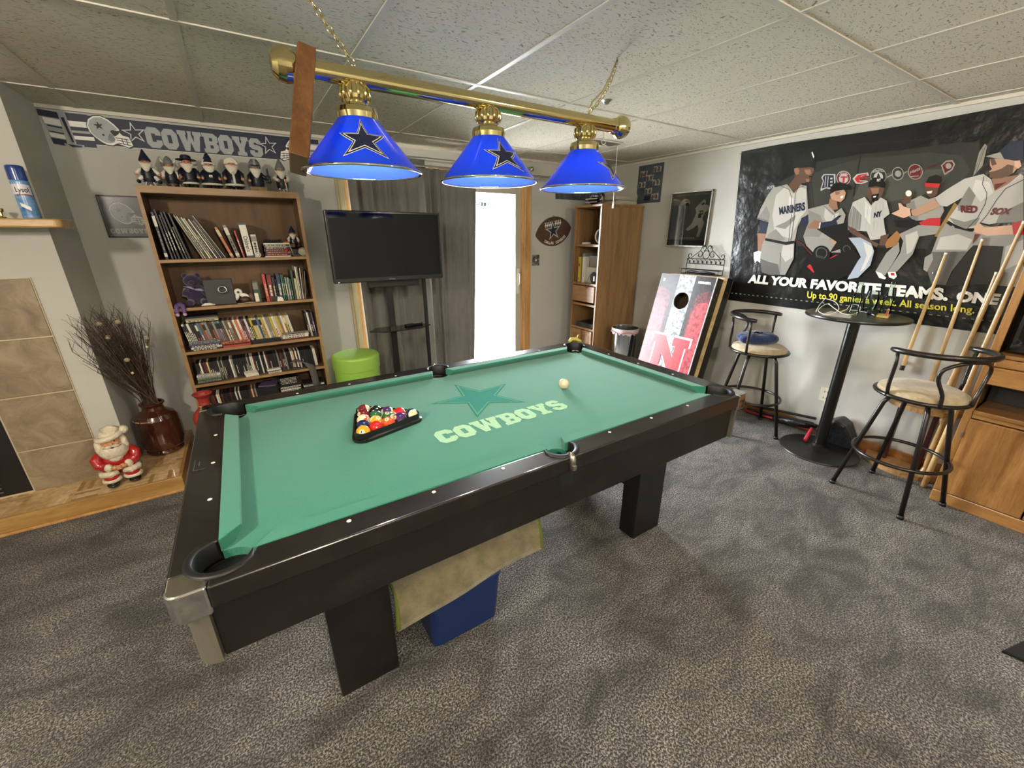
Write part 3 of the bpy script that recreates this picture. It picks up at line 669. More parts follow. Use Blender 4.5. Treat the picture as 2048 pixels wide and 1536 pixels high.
# chains
def chain(p0, p1, sag, n_, mb):
    p0 = Vector(p0); p1 = Vector(p1)
    pts = [p0+(p1-p0)*(k/n_)+Vector(sag)*4*(k/n_)*(1-k/n_) for k in range(n_+1)]
    for k in range(n_):
        a, b_ = pts[k], pts[k+1]; d = (b_-a); ln = d.length*.68; c = (a+b_)/2; t = d.normalized(); s0 = t.cross(Vector((0, 1, .3))).normalized(); s1 = t.cross(s0).normalized(); sd = s0 if k % 2 else s1
        loop = [c+t*ln*math.cos(q_)+sd*.0075*math.sin(q_) for q_ in [2*PI*j/14 for j in range(14)]]
        mb.tube(loop, .0018, 6, closed=True)
q = MB(BRS); chain((.672, -.04, H-.012), (.493, LAMP_Y, BZ+.034), (.018, 0, -.012), 12, q); q.tube([(.672, -.04, H), (.672, -.04, H-.016), (.664, -.04, H-.02)], .003, 6)
q.tube([(.672, -.04, H-.01), (.63, -.05, 2.18), (.57, -.07, 2.11), (.505, LAMP_Y, 2.06), (.49, LAMP_Y, BZ+.026)], .0035, 8); q.build('chain', bl)
q = MB(BRS); chain((-.60, -.02, H-.012), (-.462, LAMP_Y, BZ+.034), (0, 0, 0), 12, q); q.build('chain', bl)
for x in (.493, -.462): MB(BRS).tube([(x, LAMP_Y, BZ+.024), (x-.008, LAMP_Y, BZ+.034), (x, LAMP_Y, BZ+.042), (x+.008, LAMP_Y, BZ+.034), (x, LAMP_Y, BZ+.024)], .0022, 6).build('chain_loop', bl)
q = MB(mat('cord_ivory', 'cfcab8', .5)).tube([(.56, LAMP_Y-.02, 1.965), (.562, LAMP_Y-.022, 1.85), (.563, LAMP_Y-.19, 1.80)], .0012, 6)
q = MB(mat('cord_ivory', 'cfcab8', .5)).tube([(.585, LAMP_Y, 1.962), (.585, LAMP_Y, 1.93)], .002, 6)
q.tube([(.585+.012*math.sin(t), LAMP_Y, 1.922+.012*math.cos(t)) for t in [2*PI*k/12 for k in range(12)]], .0015, 6, closed=True)
q.tube([(.673, LAMP_Y, 1.914), (.673, LAMP_Y, 1.70), (.673, LAMP_Y, 1.672)], .0013, 6); q.tube([(.673, LAMP_Y, 1.68), (.673, LAMP_Y, 1.655)], [.003, .005], 8)
q.tube([(.585, LAMP_Y, 1.912), (.62, LAMP_Y, 1.905), (.673, LAMP_Y, 1.914)], .0013, 6); q.build('pull_cord', bl)
# wooden triangle hung on the bar end, swung nearly edge-on to the room and tilted
hs = .33
ap = [(0, 0), (-hs*.5, -hs*.98), (hs*.5, -hs*.98)]
cenT = Vector((0, -hs*.65)); inn = [tuple(cenT+(Vector(p)-cenT)*.80) for p in ap]
tr = MB(RACKW); tr.M = Matrix.Translation((-.588, LAMP_Y-.01, BZ+.058)) @ Matrix.Rotation(math.radians(13), 4, 'Y') @ Matrix.Rotation(math.radians(-6), 4, 'Z')
for k in range(3):
    a, b_, c_, d2 = ap[k], ap[(k+1) % 3], inn[(k+1) % 3], inn[k]
    tr.prism([a, b_, c_, d2], -.025, .025, lambda x, y, h: (h, x, y))
tag(tr.build('wooden_rack', bevel=.004), 'wooden triangle ball rack hooked over the left end of the brass bar', 'ball rack')
# ================= BOOKCASE =================
BX0, BX1, BY0, BY1 = -1.314, -.418, 1.925, 2.205
bc = thing('bookcase', ((BX0+BX1)/2, 2.07, 0), 'tall brown laminate bookcase full of books, films and discs', 'bookcase')
for x in (BX0, BX1-.02):
    MB(BCW).box((x, BY0+.002, 0), (x+.02, BY1, 1.827)).use(BCE).box((x, BY0, 0), (x+.02, BY0+.002, 1.827)).build('side_panel', bc)
MB(BCW).box((BX0+.02, BY0+.006, 1.785), (BX1-.02, BY1, 1.827)).use(BCE).box((BX0+.02, BY0, 1.787), (BX1-.02, BY0+.006, 1.827)).build('top_panel', bc)
MB(wood_mat('bookcase_back', '5a4228', '6b4f31', '785a39', 'z', 7, rough=.6, coat=0)).box((BX0+.02, BY1-.008, .05), (BX1-.02, BY1-.002, 1.785)).build('back_panel', bc)
SH = [1.392, 1.078, .778, .535, .29, .06]
for z in SH:
    MB(BCW).box((BX0+.02, BY0+.006, z-.02), (BX1-.02, BY1-.008, z)).use(BCE).box((BX0+.02, BY0, z-.02), (BX1-.02, BY0+.006, z)).build('shelf', bc)
MB(BCE).box((BX0+.02, BY0+.01, 0), (BX1-.02, BY0+.03, .04)).build('kick_board', bc)
PAGE = mat('paper_pages', 'cfc6ae', .8)
def cmat(c, r=.4): return mat('cover_'+c, c, r)
CN = {'1c1c1e': 'black', '2b2522': 'dark brown', 'd8d2c4': 'white', '7b1f22': 'dark red', 'b8443c': 'red', '2e4a3a': 'dark green', '2f7a4c': 'green', '7f8f86': 'grey green', '26364f': 'navy', '8a8577': 'grey', 'c9b98c': 'cream', '6b4a2c': 'brown', 'c96f45': 'orange', 'c2a93e': 'yellow', '5a4a6a': 'purple', '4c6f8c': 'blue', 'e6e0d0': 'pale', '5d2a2a': 'maroon'}
def book(name, cat, x, y, z, w, d, h, lean, col, label, group, band=None, ink=None, pages=True, title=None, cover2=None):
    """upright item: foot at x (left), spine facing -y; lean = tilt in the x direction (top towards -x when positive)"""
    q = MB(cmat(col)); q.M = Matrix.Translation((x, y, z)) @ Matrix.Rotation(-lean, 4, 'Y') if lean else Matrix.Translation((x, y, z))
    if pages and w > .009:
        q.box((0, 0, 0), (.0015, d, h)).box((w-.0015, 0, 0), (w, d, h)).box((0, 0, 0), (w, .002, h)); q.use(PAGE).box((.0015, .002, .003), (w-.0015, d-.003, h-.003))
    else: q.box((0, 0, 0), (w, d, h))
    if band: q.use(cmat(band)).box((0, -.0004, h*.70), (w, 0, h*.92)).box((0, -.0004, h*.06), (w, 0, h*.14))
    if ink:
        k = random.randint(3, 7); t = h*.2
        q.use(cmat(ink))
        for _ in range(k):
            ln = h*random.uniform(.03, .12); q.box((w*.3, -.0006, t), (w*.72, -.0001, t+ln)); t += ln+h*.02
            if t > h*.62: break
    if title: put_text(q.use(cmat(title[1])), title[0], lambda s, t: (w*.2+w*.6*t, -.0008, h*.62-h*.45*s), .02)
    return tag(q.build(name), label, cat, group)
def flat(name, cat, x, y, z, w, d, h, col, label, group, rot=0, ink=None, pages=False, top=None):
    q = MB(cmat(col)); q.M = Matrix.Translation((x, y, z)) @ Matrix.Rotation(rot, 4, 'Z')
    if pages: q.box((0, 0, 0), (w, d, .002)).box((0, 0, h-.002), (w, d, h)); q.use(PAGE).box((.002, .002, .002), (w-.002, d-.002, h-.002)); q.use(cmat(col)).box((0, -.001, 0), (w, .002, h))
    else: q.box((0, 0, 0), (w, d, h))
    if top: q.use(cmat(top)).box((.004, .004, h), (w-.004, d-.004, h+.0005))
    if ink:
        q.use(cmat(ink)); t = w*.08
        while t < w*.85:
            ln = w*random.uniform(.03, .12); q.box((t, -.0012, h*.3), (t+ln, -.0009, h*.72)); t += ln+w*.03
    return tag(q.build(name), label, cat, group)
ORD = ['first', 'second', 'third', 'fourth', 'fifth', 'sixth', 'seventh', 'eighth', 'ninth', 'tenth', 'eleventh', 'twelfth', 'thirteenth', 'fourteenth', 'fifteenth', 'sixteenth', 'seventeenth', 'eighteenth', 'nineteenth', 'twentieth']
def ordn(i):
    if i < 20: return ORD[i]
    t = ['', '', 'twenty', 'thirty', 'forty', 'fifty', 'sixty', 'seventy', 'eighty'][(i+1)//10]; r = (i+1) % 10
    return (t+'-'+ORD[r-1]) if r else {'twenty': 'twentieth', 'thirty': 'thirtieth', 'forty': 'fortieth', 'fifty': 'fiftieth', 'sixty': 'sixtieth', 'seventy': 'seventieth', 'eighty': 'eightieth'}[t]
# top shelf, leaning from the left: (foot px x, width m, height, lean deg, colour, band, ink)
def foot(u, v=515): return P(u, v, y=1.99).x
z = SH[0]+.0005
row = [(-1.262, .016, .285, 2.5, '1c1c1e', 'd8d2c4', '8a8577'), (-1.232, .012, .30, 5, '1c1c1e', None, '8a8577'), (-1.214, .010, .27, 5.5, '2b2522', None, 'd8d2c4'), (-1.197, .012, .285, 6.5, '1c1c1e', None, 'd8d2c4'),
       (-1.174, .012, .29, 8, '1c1c1e', None, 'c9b98c'), (-1.157, .010, .20, 9, '2e4a3a', None, 'd8d2c4'), (-1.142, .012, .285, 10, '2b2522', None, None),
       (-1.068, .008, .285, 20, '8a8577', None, None), (-1.055, .007, .28, 20.5, 'c9b98c', None, '2b2522'), (-1.043, .007, .275, 21, '2e4a3a', None, 'd8d2c4'), (-1.031, .008, .275, 21.5, 'd8d2c4', None, '2b2522'),
       (-1.018, .008, .27, 22, 'c9b98c', None, '2b2522'), (-1.005, .007, .262, 22.5, '1c1c1e', None, 'c9b98c'), (-.992, .008, .265, 23, 'd8d2c4', None, None), (-.978, .007, .262, 23.5, '2b2522', None, 'c9b98c'), (-.966, .007, .26, 24, '8a8577', None, None), (-.953, .007, .30, 25, '1c1c1e', None, None), (-.941, .007, .298, 25.5, '8a8577', None, None),
       (-.905, .018, .205, 17, 'c96f45', 'c9b98c', None), (-.872, .022, .215, 12, '8a8577', 'd8d2c4', '2b2522'), (-.835, .012, .178, 8, 'b8443c', None, 'd8d2c4')]
for i, (x, w_, h_, ln, c, bnd, ink) in enumerate(row):
    book('book', 'book', x, BY0+.02+.004*(i % 3), z, w_, random.uniform(.17, .21), h_, math.radians(ln), c, '%s spined book, %s from left on the top shelf' % (CN[c], ordn(i)), 'leaning books on the top shelf of the bookcase', bnd, ink)
book('book', 'book', -.812, BY0+.02, z, .044, .20, .228, math.radians(3), 'e6e0d0', 'thick white reference book with dark ends standing on the top shelf', 'leaning books on the top shelf of the bookcase', None, None, title=("Children's", '2b2522'))
MB_ = MB(cmat('26364f')); MB_.M = Matrix.Translation((-.812, BY0+.0196, z)) @ Matrix.Rotation(-math.radians(3), 4, 'Y'); MB_.box((-.0003, -.0006, 0), (.0443, .0002, .012)).box((-.0003, -.0006, .214), (.0443, .0002, .2283))
_o = MB_.build('cover_band'); _b = [o for o in S.objects if o.name.startswith('book') and o.get('label', '').startswith('thick white reference')][0]
_o.parent = _b; _o.location = _o.location-_b.location
book('book', 'book', -.764, BY0+.02, z, .034, .14, .152, math.radians(1), 'd8d2c4', 'short grey and white paperback right of the thick white book', 'leaning books on the top shelf of the bookcase', '8a8577', '1c1c1e')
q = MB(cmat('d8d2c4')).lathe([(0, 0), (.017, 0), (.018, .004), (.017, .010), (0, .010)], (-.742, BY0+.006, z+.018), 20, axis=(0, 1, 0)); q.use(cmat('8a8577')).lathe([(.008, -.0008), (.012, -.0008)], (-.742, BY0+.006, z+.018), 20, axis=(0, 1, 0)); tag(q.build('tape_roll'), 'small round white tape roll at the foot of the short paperback', 'tape roll')
# flat stack with magazines
zz = z; stk = [('e6e0d0', .006), ('2b2522', .017), ('5d2a2a', .014), ('1c1c1e', .016), ('2b2522', .013), ('8a8577', .006), ('1c1c1e', .010), ('e6e0d0', .010)]
for i, (c, h_) in enumerate(stk):
    flat('magazine', 'magazine', -.700+.004*(i % 3), BY0+.02+.003*(i % 2), zz, .165, .2, h_, c, '%s magazine, %s from bottom of the top shelf stack' % (CN[c], ordn(i)), 'flat stack of magazines on the top shelf', 0, 'c96f45' if i in (1, 2, 3) else 'd8d2c4'); zz += h_+.0004
tag(MB(mat('bowl_blue', '3a3640', .4)).lathe([(0, 0), (.035, .002), (.062, .020), (.06, .022), (.034, .006), (0, .005)], (-.625, BY0+.13, zz), 24).build('bowl'), 'dark blue bowl resting on the flat magazine stack', 'bowl')
q = MB(mat('glossy_red', 'a01a26', .2)).ball((-.555, BY0+.028, z+.042), (.017, .012, .018)); tag(q.build('red_ornament'), 'glossy red ornament at the right end of the magazine stack', 'ornament')
bx = thing('small_wooden_rack', (-.515, BY0+.06, z), 'small wooden trinket stand between the magazines and the glass ball', 'trinket stand')
q = MB(cmat('c9b98c')).tube([(-.532, BY0+.02, z+.088), (-.516, BY0+.016, z+.004)], .0025, 6); q.tube([(-.532, BY0+.07, z+.088), (-.516, BY0+.07, z+.004)], .0025, 6).build('frame', bx)
MB(cmat('2b2522')).rbox((-.512, BY0+.012, z), (-.462, BY0+.07, z+.018), .004).build('base', bx)
MB(cmat('c96f45')).ball((-.545, BY0+.05, z+.098), (.024, .02, .008), 14).build('shell', bx)
MB(cmat('6b4a2c')).rbox((-.54, BY0+.06, z+.06), (-.49, BY0+.085, z+.09), .006).build('block', bx)
tag(MB(mat('frosted_ball', 'cfcfb4', .15, trans=.4, noise=('e6e4c8', 40, (1, 1, 1), .4, .6))).lathe([(0, 0), (.02, .001), (.030, .012), (.034, .030), (.028, .050), (.012, .060), (0, .062)], (-.449, BY0+.032, z), 24).build('glass_globe'), 'frosted pale glass globe at the right end of the top shelf', 'glass globe')

# ---------------- gnomes and Santa figures ----------------
FB = MATS['painted_beard']; HAT = mat('hat_navy', '1a2034', .35); GHAT = mat('hat_grey', '6d706f', .35); SUIT = mat('suit_navy', '141826', .3); SILB = mat('boot_silver', '9a9a98', .25, .5); WH = mat('painted_white', 'dcd8cc', .35); BRN = mat('painted_brown', '5b4026', .5)
def gnome(x, y, z, h, label, kind):
    g = thing('gnome_figurine', (x, y, z), label, 'figurine', 'gnome figurines on top of the bookcase' if z > 1.7 else None)
    k = h/.2; T = Matrix.Translation((x, y, z)) @ Matrix.Scale(k, 4)
    def nb(m): q = MB(m); q.M = T.copy(); return q
    hatc = GHAT if kind in ('greyhat', 'grey2', 'helmet') else HAT
    top = .2
    for sx in (-1, 1):
        b_ = nb(SILB if kind == 'grey2' else (MATS['boot_black'] if 'boot_black' in MATS else mat('boot_black', '15130f', .3)))
        if kind == 'star':
            b_.use(WH).tube([(sx*.008, -.002, .05), (sx*.034, -.018, .048), (sx*.045, -.022, .034)], [.014, .012, .010], 10).use(MATS['boot_black'] if 'boot_black' in MATS else mat('boot_black', '15130f', .3)).ball((sx*.048, -.028, .026), (.011, .016, .010), 12)
        else:
            b_.ball((sx*.018, -.012, .009), (.014, .022, .009), 14).lathe([(.013, .008), (.012, .034), (.015, .036)], (sx*.018, -.002, 0), 12)
        b_.build('boot', g)
    bd = nb(SUIT)
    prof = {'fat': [(0, .022), (.048, .022), (.052, .040), (.044, .075), (.030, .105), (0, .112)], 'robe': [(0, .018), (.042, .018), (.040, .05), (.034, .085), (.026, .110), (0, .115)]}.get(kind, [(0, .026), (.032, .026), (.036, .045), (.034, .075), (.025, .105), (0, .110)])
    bd.lathe(prof, (0, 0, 0), 22)
    if kind in ('fat', 'robe', 'hatbrim', 'normal'):
        r0 = prof[1][0]+.002; bd.use(WH).tube([(r0*math.cos(t), r0*math.sin(t), .027) for t in [2*PI*i/22 for i in range(22)]], .006, 8, closed=True)
    if kind == 'fat': bd.use(WH).box((-.008, -.053, .062), (.008, -.046, .074)); bd.use(SUIT).box((-.005, -.0545, .065), (.005, -.052, .071))
    if kind == 'robe': bd.use(WH).tube([(0, -.046, .028), (0, -.043, .06), (0, -.034, .09)], .006, 8)
    bd.build('body', g)
    for sx in (-1, 1):
        a = nb(SUIT if kind in ('fat', 'robe', 'helmet', 'hatbrim') else WH); hand = (sx*.040, -.026, .058)
        if kind == 'grey2': hand = (sx*.02, -.040, .066)
        if kind == 'star': hand = (sx*.052, -.018, .066)
        if kind == 'helmet' and sx > 0: hand = (.062, -.006, .064)
        a.tube([(sx*.024, 0, .100), (sx*.040, -.006, .082), hand], [.011, .011, .009], 10)
        a.use(SKIN).ball(hand, .009, 12); a.build('arm', g)
    hd = nb(SKIN).ball((0, -.002, .124), (.024, .023, .023), 18); hd.ball((0, -.026, .124), (.005, .006, .005), 10)
    hd.use(BINK).ball((-.009, -.0245, .131), .0022, 8).ball((.009, -.0245, .131), .0022, 8); hd.build('head', g)
    br = nb(FB); bl_ = {'fat': .060, 'robe': .066, 'helmet': .066}.get(kind, .056)
    br.grid(lambda u, v: ((.030*math.sin(PI*u)*(1-.75*max(0, v-.2)))*0+(.031-.020*v**1.8)*math.cos(PI*(1-u)), -.012-.016*math.sin(PI*u)-.010*math.sin(PI*v)*math.sin(PI*u), .124-bl_*v*(.5+.5*math.sin(PI*u))), 14, 8)
    br.tube([(-.016, -.026, .116), (-.006, -.030, .119), (0, -.030, .118), (.006, -.030, .119), (.016, -.026, .116)], [.003, .005, .004, .005, .003], 8)
    if kind in ('robe', 'fat'):
        br.tube([(.027*math.cos(t), -.010+.0*math.sin(t), .128+.030*math.sin(t)) for t in [PI*i/10 for i in range(11)]], .008, 8)
    br.build('beard', g)
    ht = nb(hatc)
    if kind == 'hatbrim': ht.lathe([(.048, .143), (.046, .146), (.026, .146), (.024, .162), (.018, .168), (0, .168)], (0, 0, 0), 24)
    elif kind == 'robe': ht.use(WH).ball((0, .004, .142), (.029, .026, .026), 16)
    elif kind == 'hornhat':
        ht.use(GHAT).lathe([(.027, .138), (.025, .158), (.016, .176), (.006, .186), (0, .188)], (0, 0, 0), 20)
        for sx in (-1, 1): ht.use(WH).tube([(sx*.024, 0, .15), (sx*.036, 0, .158), (sx*.036, 0, .178)], [.006, .005, .001], 8)
    elif kind == 'helmet': ht.lathe([(.030, .128), (.032, .142), (.028, .160), (.016, .176), (0, .181)], (0, 0, 0), 20); ht.use(HAT).tube([(-.02, -.026, .142), (0, -.034, .138), (.02, -.026, .142)], .004, 6); ht.use(GHAT).box((-.006, -.032, .14), (.006, -.02, .175))
    elif kind == 'star': ht.lathe([(.029, .136), (.027, .146), (.016, .168), (.006, .19), (0, .2)], (0, 0, 0), 20)
    else: ht.lathe([(.029, .134), (.030, .142), (.022, .160), (.010, .184), (0, .200)], (0, 0, 0), 20); ht.use(WH).tube([(.029*math.cos(t), .029*math.sin(t), .139) for t in [2*PI*i/20 for i in range(20)]], .005, 6, closed=True) if kind == 'fat' else None
    ht.build('hat', g)
    if kind == 'star':
        s_b = nb(SUIT); s_b.M = T @ Matrix.Translation((0, -.012, .028)); s_b.prism(star_pts(.046), -.006, .006, lambda x, y, h: (x, h, y)); put_star(s_b, lambda x, y, l: (x, -.0062-.0004*l, y), .048, [(1, WINK), (.84, BINK)]); s_b.build('star_base', g)
    if kind == 'hornhat':
        s_b = nb(BRN).lathe([(0, 0), (.030, 0), (.028, .026), (.024, .03), (0, .03)], (0, 0, 0), 18); s_b.build('base', g)
    if kind == 'helmet':
        s_b = nb(mat('gold_brick', '6f5a34', .6, noise=('8f7444', 60, (1, 1, 1), .4, .6))).rbox((-.046, -.034, 0), (.046, .03, .026), .003); s_b.build('base', g)
        f = nb(mat('foam_black', '121318', .5)).rbox((.048, -.014, .05), (.074, 0, .092), .006); f.rbox((.056, -.013, .09), (.066, -.001, .13), .004); f.build('foam_finger', g)
    if kind == 'grey2':
        f = nb(CUE).tube([(.012, -.036, .08), (.018, -.034, .012)], .004, 8); f.build('cane', g)
    if kind == 'hatbrim':
        f = nb(BRN).tube([(-.036+.012*math.cos(t), -.034, .048+.012*math.sin(t)) for t in [2*PI*i/14 for i in range(14)]], .002, 6, closed=True); f.build('lasso', g)
    return g
gz = 1.828
gnome(-1.243, 2.05, gz, .215, 'gnome in a pointed navy hat sitting on a white outlined star', 'star')
gnome(-1.130, 2.06, gz, .198, 'slim gnome in a grey horned helmet on a dark base', 'hornhat')
gnome(-1.033, 2.05, gz, .236, 'gnome in a wide brimmed navy cowboy hat holding a lasso', 'hatbrim')
gnome(-.917, 2.05, gz, .228, 'stout navy suited Santa gnome with pointed grey hat and belt buckle', 'fat')
gnome(-.789, 2.05, gz, .250, 'tall bearded Santa figure in a long navy robe trimmed with white', 'robe')
gnome(-.652, 2.05, gz, .232, 'gnome in a grey helmet with a black foam hand on a gold base', 'helmet')
gnome(-.497, 2.05, gz, .225, 'gnome in a pointed grey hat and silver boots at the right end', 'grey2')
gnome(-.492, BY0+.11, SH[0]+.056, .16, 'white bearded gnome in a tall pointed black hat inside the top shelf', 'tall')
_t = MB(cmat('2b2522')).rbox((-.54, BY0+.085, SH[0]+.0005), (-.445, BY0+.15, SH[0]+.054), .004).build('figure_block'); tag(_t, 'dark block carrying the black hatted gnome on the top shelf', 'block')
# ---------------- second shelf ----------------
z = SH[1]+.0005; VIO = mat('purple_plush', '2c1c40', .9, sheen=.5, bump=(220, .8, .004)); LAV = mat('lavender_cloth', '6d4f84', .8)
pb = thing('plush_bear', (-1.16, 2.05, z), 'dark purple plush bear with a shiny bow on the second shelf', 'plush toy')
MB(VIO).ball((-1.16, 2.06, z+.075), (.062, .052, .075), 22).build('body', pb)
MB(VIO).ball((-1.165, 2.055, z+.165), (.052, .046, .045), 22).ball((-1.2, 2.06, z+.20), .018, 12).ball((-1.13, 2.06, z+.20), .018, 12).ball((-1.168, 2.008, z+.155), (.02, .018, .015), 12).build('head', pb)
for sx in (-1, 1):
    MB(VIO).tube([(-1.16+sx*.045, 2.03, z+.11), (-1.16+sx*.062, 2.005, z+.07)], [.02, .016], 12).build('arm', pb)
    MB(VIO).tube([(-1.16+sx*.035, 2.02, z+.025), (-1.16+sx*.05, 1.975, z+.02)], [.024, .020], 12).build('leg', pb)
MB(mat('satin_bow', '8a8098', .3)).tube([(-1.215, 2.0, z+.135), (-1.175, 1.99, z+.125), (-1.16, 1.99, z+.112)], [.004, .010, .006], 8, flat=1.4).tube([(-1.16, 1.99, z+.112), (-1.125, 1.992, z+.108), (-1.105, 2.0, z+.098)], [.006, .012, .008], 8, flat=1.4).build('bow', pb)
lg = thing('plush_doll', (-1.258, BY0, z), 'lavender plush doll legs dangling over the left edge of the second shelf', 'plush toy')
MB(LAV).ball((-1.255, BY0+.03, z+.018), (.03, .035, .018), 14).build('body', lg)
for sx in (-1, 1):
    q = MB(LAV).tube([(-1.256+sx*.015, BY0+.03, z+.02), (-1.256+sx*.017, BY0-.006, z+.014), (-1.257+sx*.019, BY0-.018, z-.015), (-1.257+sx*.02, BY0-.022, z-.03)], [.014, .014, .012, .011], 10); q.use(mat('pale_lilac', 'b59ab8', .7)).ball((-1.257+sx*.02, BY0-.023, z-.038), .012, 12); q.build('leg', lg)
sb = thing('speaker_box', (-1.0, 2.0, z), 'black box with a round silver ringed port on the second shelf', 'box')
q = MB(mat('box_black', '151613', .5)); q.M = Matrix.Translation((-1.02, 1.965, z)) @ Matrix.Rotation(-.12, 4, 'X'); q.rbox((-.085, 0, 0), (.085, .03, .175), .003); q.build('panel', sb)
q = MB(CHR); q.M = Matrix.Translation((-1.0, 1.948, z+.105)) @ Matrix.Rotation(-.12, 4, 'X'); q.tube([(.024*math.cos(t), 0, .021*math.sin(t)) for t in [2*PI*i/28 for i in range(28)]], .005, 8, closed=True); q.build('ring', sb)
wc = MB(WHT); wc.tube([(-1.137, BY0+.018, z+.006), (-1.115, BY0+.012, z+.013), (-1.09, BY0+.012, z+.013), (-1.062, BY0+.02, z+.006)], [.006, .010, .010, .005], 10, flat=1.5); tag(wc.build('white_gamepad'), 'small white game controller lying before the black box on the second shelf', 'game controller')
ct = thing('gamepad', (-.905, 2.0, z), 'white game controller propped up right of the black box', 'game controller')
q = MB(WHT); q.M = Matrix.Translation((-.905, 1.985, z+.062)) @ Matrix.Rotation(.35, 4, 'Y'); q.ball((-.012, 0, .012), (.026, .012, .026), 18); q.ball((.03, 0, -.002), (.03, .012, .018), 18); q.ball((-.012, 0, -.02), (.014, .012, .03), 14); q.build('shell', ct)
q = MB(cmat('2b2522')); q.M = Matrix.Translation((-.905, 1.972, z+.062)) @ Matrix.Rotation(.35, 4, 'Y'); q.box((-.021, -.003, .010), (-.003, .001, .016)).box((-.015, -.003, .004), (-.009, .001, .022)); q.build('direction_pad', ct)
tag(MB(mat('brown_ball', '4b3424', .5)).ball((-.878, BY0+.04, z+.0245), (.032, .026, .024), 18).build('coconut_mug'), 'brown round ornament in front of the white controller', 'ornament')
tag(MB(mat('brown_ball2', '6a5144', .5)).ball((-.835, BY0+.07, z+.034), (.022, .02, .034), 16).build('clay_figure'), 'small brownish clay figure right of the round brown ornament', 'figurine')
q = MB(mat('cable_grey', 'a79c8c', .5)).tube([(-.93, BY0+.012, z+.003), (-.90, BY0+.009, z+.003), (-.87, BY0+.014, z+.0035), (-.845, BY0+.008, z+.003), (-.80, BY0+.012, z+.005)], .003, 6); q.tube([(-.88, BY0+.02, z+.004), (-.85, BY0+.012, z+.008), (-.81, BY0+.014, z+.004)], .003, 6); tag(q.build('cable'), 'pale tangled cable lying along the front of the second shelf', 'cable')
book('book', 'book', -.818, BY0+.03, z, .042, .13, .148, 0, '2e4a3a', 'short thick dark book with a pale spine panel on the second shelf', 'upright books on the second shelf', None, None)
q = MB(cmat('8a8577')).box((-.816, BY0+.0292, z+.092), (-.786, BY0+.0298, z+.14)).use(cmat('e6e0d0')).box((-.816, BY0+.0292, z+.006), (-.792, BY0+.0298, z+.066)); o_ = q.build('spine_label'); b_ = [o for o in S.objects if str(o.get('label', '')).startswith('short thick dark book')][0]; o_.parent = b_; o_.location -= b_.location
hs_ = [(-.745, .022, .195, 'b8443c', 1.2), (-.722, .030, .188, '7b1f22', -.5), (-.690, .018, .172, '1c1c1e', 0), (-.670, .010, .155, '1c1c1e', 0), (-.659, .026, .19, '26364f', 0), (-.632, .012, .188, '2f7a4c', -.6), (-.618, .010, .186, '2e4a3a', 0), (-.606, .013, .168, '7f8f86', 0), (-.592, .016, .164, '7f8f86', 0), (-.575, .012, .152, '2e4a3a', 0), (-.560, .015, .215, '2e4a3a', 0), (-.544, .017, .155, 'c9b98c', 0), (-.525, .008, .24, 'd8d2c4', 0), (-.515, .007, .238, '8a8577', 0), (-.503, .006, .228, 'd8d2c4', -2.5), (-.494, .006, .222, '6b4a2c', -4), (-.486, .005, .205, '8a8577', -6)]
for i, (x, w_, h_, c, ln) in enumerate(hs_):
    book('book', 'book', x, BY0+.04, z, w_, .16, h_, math.radians(ln), c, '%s upright book, %s from left in the second shelf row' % (CN[c], ordn(i)), 'upright books on the second shelf', None, random.choice([None, 'd8d2c4', '1c1c1e', 'c9b98c']))
cl = thing('small_desk_clock', (-.685, BY0+.02, z), 'small white wedge shaped gadget with dark screen before the books', 'desk gadget')
q = MB(WHT).prism([(-.68, 0), (-.635, 0), (-.64, .022), (-.657, .034), (-.664, .026), (-.672, .038)], BY0+.006, BY0+.032, lambda x, y, h: (x, h, z+y)); q.build('body', cl)
q = MB(mat('lcd_dark', '2c342a', .2)).prism([(-.713, .004), (-.682, .002), (-.674, .036), (-.708, .036)], BY0+.01, BY0+.028, lambda x, y, h: (x, h, z+y)); q.build('screen', cl)

# ---------------- films (third shelf) ----------------
z = SH[2]+.0005; pal = ['d8d2c4', '1c1c1e', '2b2522', '6b4a2c', 'c9b98c', '8a8577', '1c1c1e', '5d2a2a', '26364f', 'd8d2c4', '8a8577', '4c6f8c', 'c2a93e', 'e6e0d0', '5a4a6a', '7f8f86', 'c96f45']
rnd = random.Random(21); x = -1.255; i = 0
while x < -.60:
    t_ = rnd.choice([.0135, .0135, .0145, .012]); c = rnd.choice(pal)
    if -.80 < x < -.62: c = rnd.choice(['d8d2c4', 'c2a93e', 'e6e0d0', '8a8577', 'c9b98c'])
    book('film_case', 'film case', x, BY0+.045, z, t_, .135, .188, math.radians(9.0), c, '%s film case, %s from left in the tilted third shelf row' % (CN[c], ordn(i)), 'tilted row of film cases on the third shelf', rnd.choice([None, None, 'd8d2c4', '1c1c1e']), rnd.choice([None, 'd8d2c4', '1c1c1e', 'b8443c']), pages=False)
    x += t_+.0012; i += 1
for k, c in enumerate(['1c1c1e', 'd8d2c4', '1c1c1e', '5a4a6a']):
    book('film_case', 'film case', -.50+.015*k, BY0+.07, z, .013, .13, .188, math.radians(4), c, '%s upright film case, %s from left at the third shelf right end' % (CN[c], ordn(k)), 'upright film cases at the right end of the third shelf', None, 'd8d2c4', pages=False)
def stack(x, y, z, w, cols, h_, rot, where, grp, nm='film_case', cat='film case', d=.135, dx=.004):
    for k, c in enumerate(cols):
        flat(nm, cat, x+dx*rnd.uniform(-1, 1), y, z+k*(h_+.0004), w, d, h_, c, '%s %s, %s from bottom of %s' % (CN[c], cat, ordn(k), where), grp, rot, rnd.choice([None, '1c1c1e' if c not in ('1c1c1e', '2b2522') else 'd8d2c4']))
